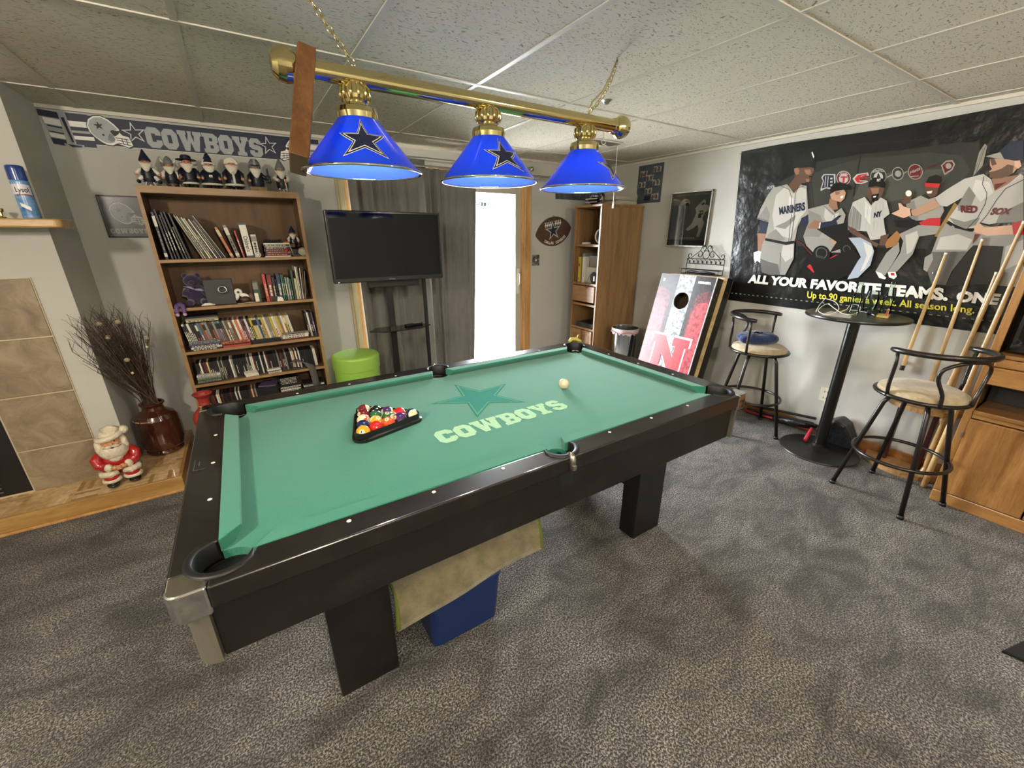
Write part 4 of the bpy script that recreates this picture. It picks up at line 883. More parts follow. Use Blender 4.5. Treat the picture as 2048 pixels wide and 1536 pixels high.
stack(-1.262, BY0+.004, SH[2]+.0005, .178, ['2b2522', 'd8d2c4', '1c1c1e', '5a4a6a', '7f8f86'], .0125, 0, 'the left stack on the third shelf', 'flat film cases at the left of the third shelf', d=.034)
stack(-1.075, BY0+.006, SH[2]+.0005, .17, ['b8443c', '5d2a2a', 'c96f45'], .0125, 0, 'the red stack on the third shelf', 'flat red film cases on the third shelf', d=.033)
stack(-.895, BY0+.006, SH[2]+.0005, .19, ['1c1c1e', '1c1c1e'], .014, 0, 'the black pair on the third shelf', 'flat black film cases on the third shelf', d=.033)
stack(-.69, BY0+.004, SH[2]+.0005, .18, ['5d2a2a', 'e6e0d0', 'd8d2c4', '8a8577'], .0135, .04, 'the pale stack on the third shelf', 'flat pale film cases on the third shelf', d=.034)
stack(-1.25, BY0+.05, SH[2]+.195, .185, ['c9b98c', '8a8577', '2b2522'], .012, 0, 'the pile above the tilted films', 'film cases laid on top of the tilted row', d=.12)
# ---------------- discs (fourth and fifth shelf) ----------------
cdp = ['1c1c1e', '1c1c1e', '2b2522', '1c1c1e', '2b2522', 'd8d2c4', '8a8577', '1c1c1e', '1c1c1e', '2b2522', '5d2a2a', '1c1c1e', 'c9b98c', '2b2522', 'e6e0d0']
z = SH[3]+.0005; x = -1.258; i = 0
while x < -.475:
    c = rnd.choice(cdp); t_ = .0102
    book('disc_case', 'disc case', x, BY0+.055+.002*(i % 2), z, t_-.0008, .124, .142, math.radians(3.2), c, '%s disc case, %s from left in the fourth shelf row' % (CN[c], ordn(i)), 'long row of disc cases on the fourth shelf', None, rnd.choice([None, None, 'd8d2c4']) if c in ('1c1c1e', '2b2522') else None, pages=False); x += t_+.0004; i += 1
stack(-1.27, BY0+.004, SH[3]+.0005, .14, ['2b2522', '8a8577', '2e4a3a', '8a8577', '7f8f86', 'd8d2c4'], .0102, 0, 'the left stack on the fourth shelf', 'flat disc stack at the left of the fourth shelf', 'disc_case', 'disc case', d=.044)
stack(-.985, BY0+.012, SH[3]+.0005, .085, ['d8d2c4', 'e6e0d0', 'd8d2c4', 'e6e0d0'], .009, .05, 'the cassette stack left of centre', 'small pale cassette stack on the fourth shelf', 'cassette', 'cassette', d=.038)
stack(-.835, BY0+.010, SH[3]+.0005, .09, ['e6e0d0', '8a8577', 'e6e0d0'], .010, .1, 'the cassette stack at the centre', 'second small cassette stack on the fourth shelf', 'cassette', 'cassette', d=.038)
st = thing('grey_strap', (-.55, BY0, SH[3]), 'grey fabric strap looped on the fourth shelf and hanging down', 'strap')
GST = mat('strap_grey', '5f5b56', .85)
q = MB(GST); q.M = Matrix.Identity(4)
pth = [(-.60, BY0+.02, z+.002), (-.66, BY0+.012, z+.012), (-.672, BY0+.02, z+.055), (-.63, BY0+.022, z+.072), (-.58, BY0+.012, z+.045), (-.545, BY0-.002, z+.022), (-.53, BY0-.008, z-.004), (-.525, BY0-.010, z-.06), (-.52, BY0-.010, z-.13), (-.515, BY0-.010, z-.16)]
vs = []; 
for k, p in enumerate(pth):
    hz = .018 if k > 4 else .012
    if k > 4: vs += [(p[0]-.024, p[1], p[2]), (p[0]+.024, p[1], p[2]+.004)]
    else: vs += [(p[0], p[1]-.006, p[2]), (p[0], p[1]+.03, p[2]+.004)]
q.add(vs, [(2*k, 2*k+1, 2*k+3, 2*k+2) for k in range(len(pth)-1)], True); q.build('webbing', st, solid=.003)
z = SH[4]+.0005; x = -1.25; i = 0
while x < -.93:
    c = rnd.choice(cdp)
    book('disc_case', 'disc case', x, BY0+.03, z, .0094, .124, .142, math.radians(3), c, '%s disc case, %s from left in the fifth shelf row' % (CN[c], ordn(i)), 'row of disc cases on the fifth shelf', None, None, pages=False); x += .0106; i += 1
flat('binder', 'binder', -.92, BY0+.03, SH[4]+.145, .12, .14, .012, '5a4a6a', 'thin dark purple folder lying over the discs on the fifth shelf', None, -.3, None)
flat('disc_wallet', 'disc wallet', -.93, BY0+.02, SH[4]+.0005, .13, .16, .14, '1c1c1e', 'black disc wallet under the purple folder on the fifth shelf', None, 0, None)
stack(-.775, BY0+.012, SH[4]+.0005, .142, ['1c1c1e', '2b2522', '1c1c1e', '5d2a2a', '1c1c1e', '2b2522', '8a8577', '1c1c1e', 'd8d2c4', '1c1c1e', 'd8d2c4', '1c1c1e', '2b2522', '1c1c1e', '2b2522', '1c1c1e', '2b2522', '1c1c1e'], .0102, .04, 'the tall fifth shelf stack', 'tall disc stack on the fifth shelf', 'disc_case', 'disc case', d=.124)
stack(-.61, BY0+.012, SH[4]+.0005, .155, ['2b2522', '1c1c1e', '8a8577', '2b2522', '5a4a6a', 'c9b98c', '2b2522', 'd8d2c4', '2b2522'], .0125, .0, 'the right stack on the fifth shelf', 'mixed flat stack at the right of the fifth shelf', 'disc_case', 'disc case', d=.13)

# ================= BACK WALL DECOR =================
wy = YB-.0015
bn = MB(NAVY); W = lambda x, z, l=0: (x, wy-.0012-.0004*l, z)
zt = lambda x: 2.228-.004*(x+1.6); zb = 2.066
bn.poly([W(-1.575, 2.228), W(-.26, 2.226), W(-.26, 2.068), W(-1.585, 2.066)][::-1])
def flagset(b, sgn, x0):   # stripes and pole; sgn -1 mirrored
    X = lambda d: x0+sgn*d
    b.use(SILV).poly([W(X(-.115), 2.236, 1), W(X(-.02), 2.222, 1), W(X(-.02), 2.050, 1), W(X(-.088), 2.062, 1), W(X(-.088), 2.140, 1)])
    for z0, z1, m in ((2.198, 2.232, NAVY), (2.160, 2.192, WINK), (2.147, 2.155, NAVY), (2.128, 2.142, SILV), (2.118, 2.124, NAVY), (2.092, 2.114, WINK), (2.055, 2.088, NAVY)):
        lx = -.108 if z0 > 2.19 else (-.092 if z0 > 2.15 else -.084); sag = .008
        b.use(m).poly([W(X(lx), z1, 2), W(X(-.02), z1-sag, 2), W(X(-.02), z0-sag, 2), W(X(lx+.004), z0, 2)])
        b.use(m).poly([W(X(.012), z1-.006, 2), W(X(.11), z1-.006, 2), W(X(.11), z0-.004, 2), W(X(.012), z0-.004, 2)])
    b.use(SILV).poly([W(X(-.022), 2.226, 3), W(X(.012), 2.230, 3), W(X(.022), 2.062, 3), W(X(-.004), 2.062, 3)])
    b.use(NAVY).poly([W(X(-.012), 2.20, 4), W(X(.002), 2.20, 4), W(X(.014), 2.07, 4), W(X(.004), 2.07, 4)])
    b.use(SILV).poly([W(X(-.035), 2.062, 3), W(X(.055), 2.060, 3), W(X(.05), 2.044, 3), W(X(0), 2.040, 3), W(X(-.03), 2.048, 3)])
    b.use(NAVY).poly([W(X(-.02), 2.058, 4), W(X(.045), 2.056, 4), W(X(.04), 2.046, 4), W(X(0), 2.044, 4)])
flagset(bn, 1, -1.585); flagset(bn, -1, -.17)
def helmet(b, sgn, cx, cz, k, W, L0, dark=BINK, shell=SILV, star=True, white=WINK):
    X = lambda u, v: (cx+sgn*k*u, cz+k*v)
    def pl(m, pts, l): b.use(m).poly([W(*X(u, v), L0+l) for u, v in pts])
    out = [(-.46, -.40), (-.62, -.15), (-.66, .2), (-.52, .52), (-.25, .72), (.08, .76), (.38, .62), (.62, .38), (.80, .12), (.78, -.06), (.88, -.2), (1.18, -.28), (1.28, -.74), (1.05, -.86), (.72, -.74), (.55, -.66), (.3, -.80), (0, -.78), (-.22, -.64)]
    pl(dark, [(u*1.05, v*1.07) for u, v in out], 0); pl(white, out, 1)
    pl(shell, [(-.42, -.38), (-.56, -.15), (-.6, .18), (-.47, .47), (-.22, .65), (.08, .68), (.35, .54), (.58, .3), (.72, .12), (.5, .02), (.42, -.12), (.5, -.42), (.42, -.62), (.2, -.70), (0, -.68), (-.2, -.56)], 2)
    pl(dark, [(.34, -.02), (.46, .05), (.82, .02), (.70, -.16), (.5, -.3), (.42, -.2)], 3)
    pl(dark, [(-.02+.06*math.cos(t), -.26+.06*math.sin(t)) for t in [2*PI*i/10 for i in range(10)]], 3)
    pl(mat('helmet_grey2', '767c7f', .5), [(.3, -.12), (.42, -.25), (.48, -.5), (.3, -.62), (.12, -.5), (.2, -.3)], 3)
    for a, c in (((.52, -.36), (1.16, -.42)), ((.54, -.48), (1.18, -.58)), ((.60, -.64), (1.2, -.74))):
        pl(dark, [(a[0], a[1]-.02), (c[0], c[1]-.02), (c[0], c[1]+.02), (a[0], a[1]+.02)], 3)
    for u in (.78, .98): pl(dark, [(u, -.36), (u+.03, -.36), (u+.08, -.72), (u+.04, -.72)], 3)
    if star: put_star(b, lambda x, y, l: W(*(X(-.12+sgn*x, .22+y)), L0+4+l), .34, [(1, dark), (.9, white), (.78, dark)], rot=PI/2+.1*sgn)
helmet(bn, 1, -1.425, 2.152, .1, W, 4); helmet(bn, -1, -.335, 2.152, .1, W, 4)
for sx_, r_ in ((-1.275, .062), (-.528, .062)): put_star(bn, lambda x, y, l, c=sx_: W(c+x, 2.152+y, 1+l), r_, [(1, WINK), (.86, SILV), (.74, NAVY)], rot=PI/2+.12)
put_slab(bn, 'COWBOYS', lambda s, t, l: W(-1.222+.652*s, 2.078+.118*t-.004*s, 1+l), SILV, NAVY, gap=.35)
bn.use(WINK).box((-1.575, wy-.0016, 2.2245), (-.26, wy-.0012, 2.2265)).box((-1.585, wy-.0016, 2.0665), (-.26, wy-.0012, 2.069))
tag(bn.build('wall_banner', solid=0), 'long navy COWBOYS wall banner with helmets and stars above the bookcase', 'banner')
# framed helmet print left of the bookcase
fr = thing('framed_print', (-1.45, YB-.01, 1.53), 'dark framed helmet print reading COWBOYS left of the bookcase', 'framed picture')
fx0, fx1, fz0, fz1 = -1.552, -1.325, 1.528, 1.782
MB(mat('frame_black', '14110e', .3)).rbox((fx0, YB-.018, fz0), (fx0+.006, YB-.001, fz1), .002).rbox((fx1-.006, YB-.018, fz0), (fx1, YB-.001, fz1), .002).rbox((fx0, YB-.018, fz0), (fx1, YB-.001, fz0+.006), .002).rbox((fx0, YB-.018, fz1-.006), (fx1, YB-.001, fz1), .002).build('frame', fr)
q = MB(mat('print_dusk', '23222a', .25, coat=.4)); Wf = lambda x, z, l=0: (x, YB-.009-.0004*l, z)
q.poly([Wf(fx0+.005, fz0+.005), Wf(fx1-.005, fz0+.005), Wf(fx1-.005, fz1-.005), Wf(fx0+.005, fz1-.005)])
helmet(q, 1, -1.455, 1.678, .085, Wf, 1, mat('print_black', '101116', .3), mat('print_grey', '5a5a56', .3), True, mat('print_light', '85837a', .3))
put_slab(q, 'COWBOYS', lambda s, t, l: Wf(-1.535+.195*s, 1.553+.030*t, 1+l), mat('print_letters', '6e6a62', .3), MATS['print_dusk']); q.build('print', fr)
# football sign
fs_ = thing('football_sign', (2.13, YB-.006, 1.42), 'brown football shaped wall sign reading DALLAS COWBOYS with a star', 'wall sign')
Wq = lambda x, z, l=0: (x, YB-.0085-.0005*l, z); fcx, fcz, tl_ = 2.128, 1.576, math.radians(10)
def rotp(x, z): return (fcx+x*math.cos(tl_)-z*math.sin(tl_), fcz+x*math.sin(tl_)+z*math.cos(tl_))
a_, b_ = .252, .152
lens = []
Rr = (a_*a_+b_*b_)/(2*b_); th = math.asin(a_/Rr)*.97
for k in range(25): t = -th+2*th*k/24; lens.append((Rr*math.sin(t), Rr*math.cos(t)-(Rr-b_)))
for k in range(25): t = -th+2*th*k/24; lens.append((-Rr*math.sin(t), -(Rr*math.cos(t)-(Rr-b_))))
q = MB(mat('football_brown', '4b342a', .5, noise=('5c4336', 60, (1, 1, 1), .4, .6))); pr = [rotp(x, z) for x, z in lens]
q.prism(pr, 0, .007, lambda x, z, h: (x, YB-.001-h, z))
put_star(q, lambda x, y, l: Wq(*rotp(x-.01, y+.01), l), .115, [(1, mat('sign_silver', 'a9a7a2', .5)), (.9, MATS['football_brown']), (.84, WINK), (.72, mat('sign_navy', '1c2633', .5))])
for cxx in (-.07, .065):
    for k in range(4): q.use(WINK).poly([Wq(*rotp(cxx-.036+.024*k+dx, .058+dz), 5) for dx, dz in ((-.005, 0), (.005, 0), (.005, .05), (-.005, .05))])
    q.use(WINK).poly([Wq(*rotp(cxx+dx, .072+dz), 5) for dx, dz in ((-.048, 0), (.048, 0), (.048, .010), (-.048, .010))])
def arcfn(a0, a1, rr, h):
    def f(s, t): an = math.radians(a0+(a1-a0)*s); r_ = rr-h*(1-t)*-1; r_ = rr+h*(1-t); return Wq(*rotp(r_*math.sin(an)*1.0, (Rr-b_)-r_*math.cos(an)), 5)
    return f
put_text(q.use(WINK), 'DALLAS', arcfn(-34, -5, Rr-.048, .030), .03); put_text(q, 'COWBOYS', arcfn(2, 36, Rr-.048, .030), .03)
q.build('plaque', fs_)
MB(CHR).tube([(2.10, YB-.004, 1.725), (2.118, YB-.003, 1.742), (2.135, YB-.004, 1.727)], .002, 6).build('hanger', fs_)
# picture switch plate
sw = MB(mat('photo_grey', '83817a', .4, noise=('302f2e', 26, (1, 1, 1), .42, .55))).rbox((1.84, YB-.006, 1.222), (1.94, YB-.0005, 1.334), .002); sw.use(WHT).rbox((1.885, YB-.014, 1.268), (1.895, YB-.005, 1.288), .002)
tag(sw.build('light_switch'), 'picture covered light switch plate right of the patio door', 'light switch')
po = MB(mat('poster_slate', '3b3f42', .5, noise=('60625f', 14, (1, 1, 1), .4, .6))).box((2.14, YB-.002, 1.905), (2.78, YB-.0005, 2.205)); tag(po.build('slate_poster'), 'dark grey poster on the back wall half hidden behind the right lamp', 'poster')

# ================= TELEVISION =================
ty = 1.60
tv = thing('television', (.09, ty, 1.21), 'flat black television on a floor stand before the grey curtains', 'television')
MB(mat('tv_bezel', '0c0d0e', .18, coat=.5)).rbox((-.325, ty-.018, 1.213), (.505, ty+.03, 1.70), .006).build('housing', tv)
MB(mat('tv_screen', '050607', .06, spec=.35)).box((-.309, ty-.0195, 1.245), (.489, ty-.018, 1.686)).build('screen', tv)
MB(BLK).rbox((-.2, ty+.03, 1.30), (.38, ty+.06, 1.6), .01).build('rear_housing', tv)
q = MB(mat('logo_silver', '8d9092', .3, .6)); [q.box((.067+k*.007, ty-.0187, 1.224), (.071+k*.007, ty-.0184, 1.230)) for k in range(7)]; q.build('brand_mark', tv)
MB(WHT).box((-.300, ty-.0187, 1.218), (-.288, ty-.018, 1.223)).build('standby_mark', tv)
sd = thing('television_stand', (.1, ty+.12, 0), 'black floor stand with a glass shelf carrying the television', 'television stand')
MB(BMT).rbox((-.02+.09, ty+.10, .02), (.03+.09, ty+.13, 1.50), .004).build('column', sd)
MB(BMT).rbox((.41, ty+.2, .02), (.44, ty+.22, 1.50), .004).build('rear_post', sd)
MB(BMT).rbox((-.07, ty+.061, 1.16), (.33, ty+.09, 1.21), .004).rbox((.06, ty+.062, 1.2), (.14, ty+.10, 1.46), .003).build('bracket', sd)
MB(BMT).rbox((-.04, ty-.12, 0), (.46, ty+.23, .02), .006).build('base', sd)
q = MB(mat('dark_glass', '1b1c1d', .1, coat=.3)).prism([(-.125, ty-.02), (-.03, ty-.09), (.26, ty-.09), (.375, ty-.0), (.30, ty+.09), (-.05, ty+.09)], .838, .846); q.build('shelf', sd)
q = MB(BLK); q.M = Matrix.Translation((.24, ty+.02, .846)) @ Matrix.Rotation(.2, 4, 'Z'); q.rbox((-.075, -.02, .0005), (.075, .02, .018), .005); q.use(mat('remote_keys', '9a9c9c', .5))
for i in range(6):
    for j in range(3): q.box((.002+.011*i, -.012+.009*j, .018), (.009+.011*i, -.007+.009*j, .0195))
tag(q.build('remote_control'), 'black remote control with grey keys on the television stand shelf', 'remote control')
# green stool tub
ot = thing('storage_tub', (-.243, 1.62, 0), 'lime green round storage tub with domed lid beside the bookcase', 'storage tub')
LIM = mat('lime_plastic', '92c24c', .45)
MB(LIM).lathe([(0, 0), (.148, 0), (.162, .30), (.165, .56), (.165, .575)], (-.243, 1.62, 0), 48).build('drum', ot)
MB(LIM).lathe([(.165, .572), (.172, .576), (.173, .665), (.168, .677), (.156, .683), (.14, .684), (.08, .6855), (.03, .686), (0, .6865)], (-.243, 1.62, 0), 48).build('lid', ot)
# ================= CORNER CABINET =================
cx0, cx1, cy0, cy1, ch = 2.24, 2.84, 1.605, 2.0, 1.828
cc = thing('corner_cabinet', (2.54, 1.8, 0), 'tall oak cabinet with open shelves standing in the far right corner', 'cabinet')
MB(OAK).rbox((cx0+.02, cy0, 0), (cx1, cy0+.018, ch-.02), .002).build('side_panel', cc); MB(OAK).rbox((cx0+.02, cy1-.018, 0), (cx1, cy1, ch-.02), .002).build('side_panel', cc)
MB(OAK).box((cx1-.008, cy0+.018, .05), (cx1-.002, cy1-.018, ch-.02)).build('back_panel', cc)
MB(OAKH).rbox((cx0-.008, cy0-.008, ch-.024), (cx1, cy1+.008, ch), .004).build('top_panel', cc)
for y in (cy0, cy1-.022): MB(OAKX).rbox((cx0, y, 0), (cx0+.02, y+.022, ch-.024), .002).build('face_stile', cc)
for z in (1.445, 1.048, .828, .565, .07):
    MB(OAKH).box((cx0+.004, cy0+.022, z-.022), (cx1-.008, cy1-.022, z)).build('shelf', cc)
dr = MB(OAKH).rbox((cx0-.012, cy0+.024, .85), (cx0+.006, cy1-.024, 1.02), .005).build('drawer', cc)
for y0, y1 in ((cy0+.024, (cy0+cy1)/2-.003), ((cy0+cy1)/2+.003, cy1-.024)):
    q = MB(OAKX).rbox((cx0-.014, y0, .075), (cx0+.004, y1, .54), .004); q.rbox((cx0-.018, y0+.04, .12), (cx0-.010, y1-.04, .495), .004); q.build('door', cc)
# contents
fb_ = thing('round_photo_frame', (2.30, 1.67, 1.446), 'white round photo frame on the upper shelf of the corner cabinet', 'photo frame')
q = MB(WHT); c_ = Vector((2.33, 1.69, 1.527)); ax = Vector((-.8, -.55, .12)).normalized(); s1 = Vector((0, 0, 1)).cross(ax).normalized(); s2_ = ax.cross(s1)
q.tube([c_+s1*.055*math.cos(t)+s2_*.07*math.sin(t) for t in [2*PI*i/32 for i in range(32)]], .008, 10, closed=True); q.build('ring', fb_)
q = MB(mat('photo_dark', '33343a', .3, noise=('8a7f78', 22, (1, 1, 1), .5, .7))); q.poly([c_+s1*.052*math.cos(t)+s2_*.067*math.sin(t)-ax*.002 for t in [2*PI*i/32 for i in range(32)]]); q.build('photo', fb_)
MB(WHT).ball((2.325, 1.672, 1.455), .009, 10).ball((2.345, 1.73, 1.455), .009, 10).build('foot', fb_)
q = MB(OAKH).rbox((2.46, 1.65, 1.446), (2.475, 1.86, 1.64), .003); q.use(cmat('2b2522')).box((2.458, 1.665, 1.46), (2.46, 1.845, 1.625)); tag(q.build('picture_frame'), 'square wooden frame leaning behind the round white photo frame', 'photo frame')
tag(MB(GLASS).lathe([(0, 0), (.02, 0), (.028, .03), (.022, .055), (.02, .055), (.026, .03), (.018, .003), (0, .003)], (2.34, 1.91, 1.446), 20).build('glass_votive'), 'small clear glass votive on the upper shelf of the corner cabinet', 'glass')
flat('white_box', 'box', 2.268, 1.80, 1.446, .03, .1, .018, 'e6e0d0', 'small white box lying on the upper shelf of the corner cabinet', None)
def bind(x0, y0, y1, h_, c, lab, nm='binder', dx=.26, tilt=0):
    q = MB(cmat(c)).rbox((x0, y0, 1.0485), (x0+dx, y1, 1.0485+h_), .003); return tag(q.build(nm), lab, nm.replace('_', ' '), 'binders in the corner cabinet')
q = bind(2.275, 1.915, 1.955, .265, 'c2a93e', 'yellow binder with black lettering at the left of the corner cabinet')
q2 = MB(BINK); put_text(q2, '83', lambda s, t: (2.2745, 1.948-.026*s, 1.215+.03*t), .04); put_text(q2, '2S', lambda s, t: (2.2745, 1.948-.026*s, 1.075+.022*t), .02); o2 = q2.build('lettering'); o2.parent = q; o2.location -= q.location
bind(2.29, 1.87, 1.91, .305, '7f8f86', 'pale green folder behind the yellow binder', 'folder')
bind(2.27, 1.868, 1.880, .27, 'e6e0d0', 'thin white binder right of the yellow binder')
bind(2.275, 1.846, 1.864, .272, 'd8d2c4', 'white binder second right of the yellow binder')
bind(2.33, 1.632, 1.842, .28, '8a8577', 'wide grey album standing across the back of the corner cabinet shelf', 'album', .02)
bind(2.295, 1.68, 1.84, .165, 'd8d2c4', 'pale pink notebook with handwriting leaning in the corner cabinet', 'notebook', .012)
bg_ = thing('drawstring_bag', (2.27, 1.67, 1.0485), 'small black drawstring bag with white logo in the corner cabinet', 'bag')
MB(mat('bag_black', '2b2e33', .8)).ball((2.262, 1.685, 1.0485+.062), (.022, .048, .062), 18).build('body', bg_)
MB(WINK).box((2.2375, 1.645, 1.08), (2.2385, 1.665, 1.13)).build('emblem', bg_)
MB(BLK).tube([(2.25, 1.72, 1.15), (2.235, 1.75, 1.08), (2.222, 1.765, 1.04), (2.22, 1.75, 1.005), (2.222, 1.725, 1.0), (2.225, 1.71, 1.03), (2.24, 1.70, 1.055)], .002, 6).tube([(2.24, 1.86, 1.052), (2.23, 1.875, 1.058), (2.225, 1.90, 1.05), (2.226, 1.91, 1.03)], .002, 6).build('cord', bg_)
tag(MB(BLK).rbox((2.27, 1.66, .5655), (2.6, 1.92, .615), .004).build('disc_player'), 'flat black player inside the dark niche of the corner cabinet', 'player')
# on top of the cabinet
hm = thing('football_helmet', (2.38, 1.86, 1.83), 'dark football helmet on top of the corner cabinet', 'helmet')
MB(mat('helmet_mottled', '1e2230', .2, coat=.5, noise=('b9bcc0', 16, (1, 1, 1), .55, .62))).ball((2.40, 1.87, 1.83+.085), (.10, .085, .085), 26).build('shell', hm)
q = MB(WHT)
for dz in (.03, .06): q.tube([(2.35, 1.80, 1.83+dz), (2.28, 1.83, 1.83+dz-.005), (2.275, 1.89, 1.83+dz-.005), (2.34, 1.94, 1.83+dz)], .004, 8)
q.build('face_mask', hm)
tw = MB(mat('towel_cream', 'b9b4a0', .9, bump=(160, .8, .004))); tw.rbox((2.52, 1.66, 1.829), (2.80, 1.90, 1.875), .018, 3).rbox((2.50, 1.68, 1.876), (2.78, 1.88, 1.918), .018, 3); tag(tw.build('folded_blanket'), 'cream folded blanket on top of the corner cabinet', 'blanket')
# ================= RIGHT WALL: BASEBALL POSTER =================
px_ = XR-.006
A_ = lambda X, Y: (1440+X/4.266, 280+Y/4.266)
B_ = lambda X, Y: (1740+X/4.516, 280+Y/4.516)
C_ = lambda X, Y: (1450+X/3.425, 200+Y/3.425)
D_ = lambda X, Y: (1450+X/3.425, 450+Y/3.425)
def onw(u, v, l=0):
    p = P(u, v, x=px_); return (px_-.0002-.00022*l, p.y, p.z)
YR = -1.172
tl_, bl_ = P(1483, 303, x=px_), P(1454, 599, x=px_)
pbg = mat('poster_black', '0b0b0b', .28, coat=.12, noise=('181816', 2.5, (1, 1, 1), .4, .7), bump=(6, .5, .03))
pg = MB(pbg)
def wr(u, v): # vinyl with slight buckling
    yt = tl_.y+(YR-tl_.y)*u; yb = bl_.y+(YR-bl_.y)*u; y = yb+(yt-yb)*v; z = .975+(2.192-.975)*v+.006*math.sin(9*u)*v
    return (px_, y, z)
pg.grid(wr, 30, 18)
def ink(nm, c): return mat('ink_'+nm, c, .3, coat=.25)
L0 = [2]
def sh(fr, m, pts):
    pg.use(m).poly([onw(*fr(x, y), L0[0]) for x, y in pts]); L0[0] += .35
def circ(fr, m, cx, cy, r, sx=1, n=18): sh(fr, m, [(cx+sx*r*math.cos(2*PI*k/n), cy+r*math.sin(2*PI*k/n)) for k in range(n)])
def line(fr, m, pts, w):
    for (a, b), (c, d) in zip(pts, pts[1:]):
        n = math.hypot(c-a, d-b) or 1; ox, oy = -(d-b)/n*w/2, (c-a)/n*w/2
        sh(fr, m, [(a+ox, b+oy), (c+ox, d+oy), (c-ox, d-oy), (a-ox, b-oy)])
def word(fr, m, txt, q, bold=.03):   # q: lower-left, lower-right, upper-left, upper-right (frame px)
    (a, b, c, d) = [Vector(P(*fr(*k), x=px_)) for k in q]; l = L0[0]; L0[0] += .5
    def f(s, t): p = (a*(1-s)+b*s)*(1-t)+(c*(1-s)+d*s)*t; return (px_-.0002-.00022*l, p.y, p.z)
    pg.use(m); put_text(pg, txt, f, bold)
dg1, dg2, dg3 = ink('dugout1', '262724'), ink('dugout2', '343631'), ink('dugout3', '474a43')
jw, jg, js, jh = ink('jersey_white', 'b9b6ae'), ink('jersey_grey', '98958b'), ink('jersey_fold', '807e77'), ink('jersey_high', 'cfcdc6')
pgr, psh, blu = ink('pants_grey', '8f8d87'), ink('pants_shadow', '5c5b58'), ink('pinstripe_blue', 'a3adba')
s1, s2i, s3 = ink('skin1', '8a6550'), ink('skin2', 'b08a70'), ink('skin3', '5a4234'); nv, bk, rd, drd = ink('navy', '1a2138'), ink('black', '080808'), ink('red', 'b3262a'), ink('dark_red', '5e1a1c')
wt, yl = ink('white', 'eceae4'), ink('yellow', 'd8cf4a'); gd = ink('bat_wood', '8a6c36'); glv = ink('glove_leather', '94663a'); skl = ink('skin_light', 'cfa78c')
sh(C_, dg1, [(380, 560), (640, 420), (930, 370), (1200, 345), (1600, 290), (1745, 290), (1745, 560), (1650, 700), (1500, 1020), (500, 1000), (400, 800)])
sh(C_, dg2, [(580, 520), (680, 470), (930, 400), (1400, 360), (1620, 380), (1680, 480), (1600, 600), (1400, 720), (900, 800), (600, 760)])
sh(C_, dg3, [(930, 560), (1010, 510), (1300, 480), (1560, 470), (1500, 560), (1340, 660), (1000, 720), (880, 680)])
line(C_, bk, [(930, 380), (880, 660)], 9); line(C_, bk, [(590, 560), (640, 1000)], 5); line(C_, dg1, [(100, 370), (1740, 240)], 3)
sh(C_, dg2, [(590, 500), (870, 450), (870, 600), (620, 640)])
sh(C_, ink('towel', '8d8a7c'), [(1780, 300), (1796, 315), (1765, 450), (1700, 522), (1722, 430), (1740, 360)]); line(C_, psh, [(1785, 315), (1720, 500)], 6); line(C_, psh, [(1770, 330), (1712, 480)], 4)
# team marks on the wall
circ(A_, ink('ray_blue', '2e3a44'), 440, 400, 44, 1, 4); word(A_, jw, 'AYS', [(400, 425), (470, 405), (395, 400), (462, 385)])
sh(A_, jw, [(858, 420), (880, 350), (865, 320), (885, 292), (985, 290), (985, 360), (972, 415), (930, 418), (905, 412), (860, 436)]); sh(A_, nv, [(868, 415), (888, 350), (876, 322), (892, 300), (970, 300), (976, 360), (964, 408), (905, 404)])
for x in (903, 925): line(A_, jw, [(x, 310), (x-8, 400)], 7)
for y in (322, 350, 380): sh(A_, jw, [(942, y), (962, y-2), (960, y+14), (940, y+14)])
circ(A_, jw, 1055, 325, 62); circ(A_, drd, 1055, 325, 56); circ(A_, jw, 1055, 330, 40); word(A_, rd, 'T', [(1028, 362), (1082, 362), (1030, 310), (1088, 310)], .06); word(A_, jw, 'TEXAS', [(1010, 300), (1098, 300), (1030, 278), (1080, 278)])
sh(A_, jw, [(1132, 330), (1170, 290), (1265, 278), (1272, 305), (1240, 300), (1190, 320), (1195, 345), (1250, 345), (1268, 355), (1210, 375), (1160, 372)]); sh(A_, rd, [(1150, 332), (1178, 300), (1255, 286), (1258, 296), (1210, 305), (1185, 325), (1195, 352), (1250, 352), (1205, 366), (1170, 362)]); word(A_, rd, 'REDS', [(1175, 340), (1262, 328), (1175, 318), (1262, 306)], .04)
circ(C_, jg, 1052, 522, 56); circ(C_, ink('a_green', '22312a'), 1052, 522, 51); circ(C_, jw, 1052, 528, 32); word(C_, ink('a_green', '22312a'), 'A', [(1032, 555), (1075, 553), (1034, 503), (1070, 503)], .05); word(C_, jw, 'ATHLETICS', [(1008, 500), (1096, 490), (1020, 480), (1080, 472)])
circ(C_, jg, 1185, 505, 46, .9); circ(C_, dg2, 1185, 505, 40, .9); circ(C_, jg, 1187, 505, 22); line(C_, jg, [(1112, 530), (1145, 512)], 8); line(C_, jg, [(1225, 505), (1250, 488)], 6)
circ(C_, jg, 1305, 492, 54, .95); circ(C_, drd, 1305, 492, 48, .95); word(C_, jg, 'Mets', [(1268, 512), (1340, 478), (1268, 490), (1338, 452)], .03); line(C_, jg, [(1272, 525), (1330, 520)], 6)
word(C_, drd, 'Indians', [(1372, 478), (1470, 440), (1372, 462), (1470, 425)]); sh(C_, jg, [(1480, 448), (1515, 415), (1560, 412), (1578, 440), (1560, 480), (1505, 515)]); sh(C_, drd, [(1490, 450), (1518, 424), (1555, 422), (1568, 442), (1552, 474), (1508, 502)]); circ(C_, jg, 1532, 452, 20)
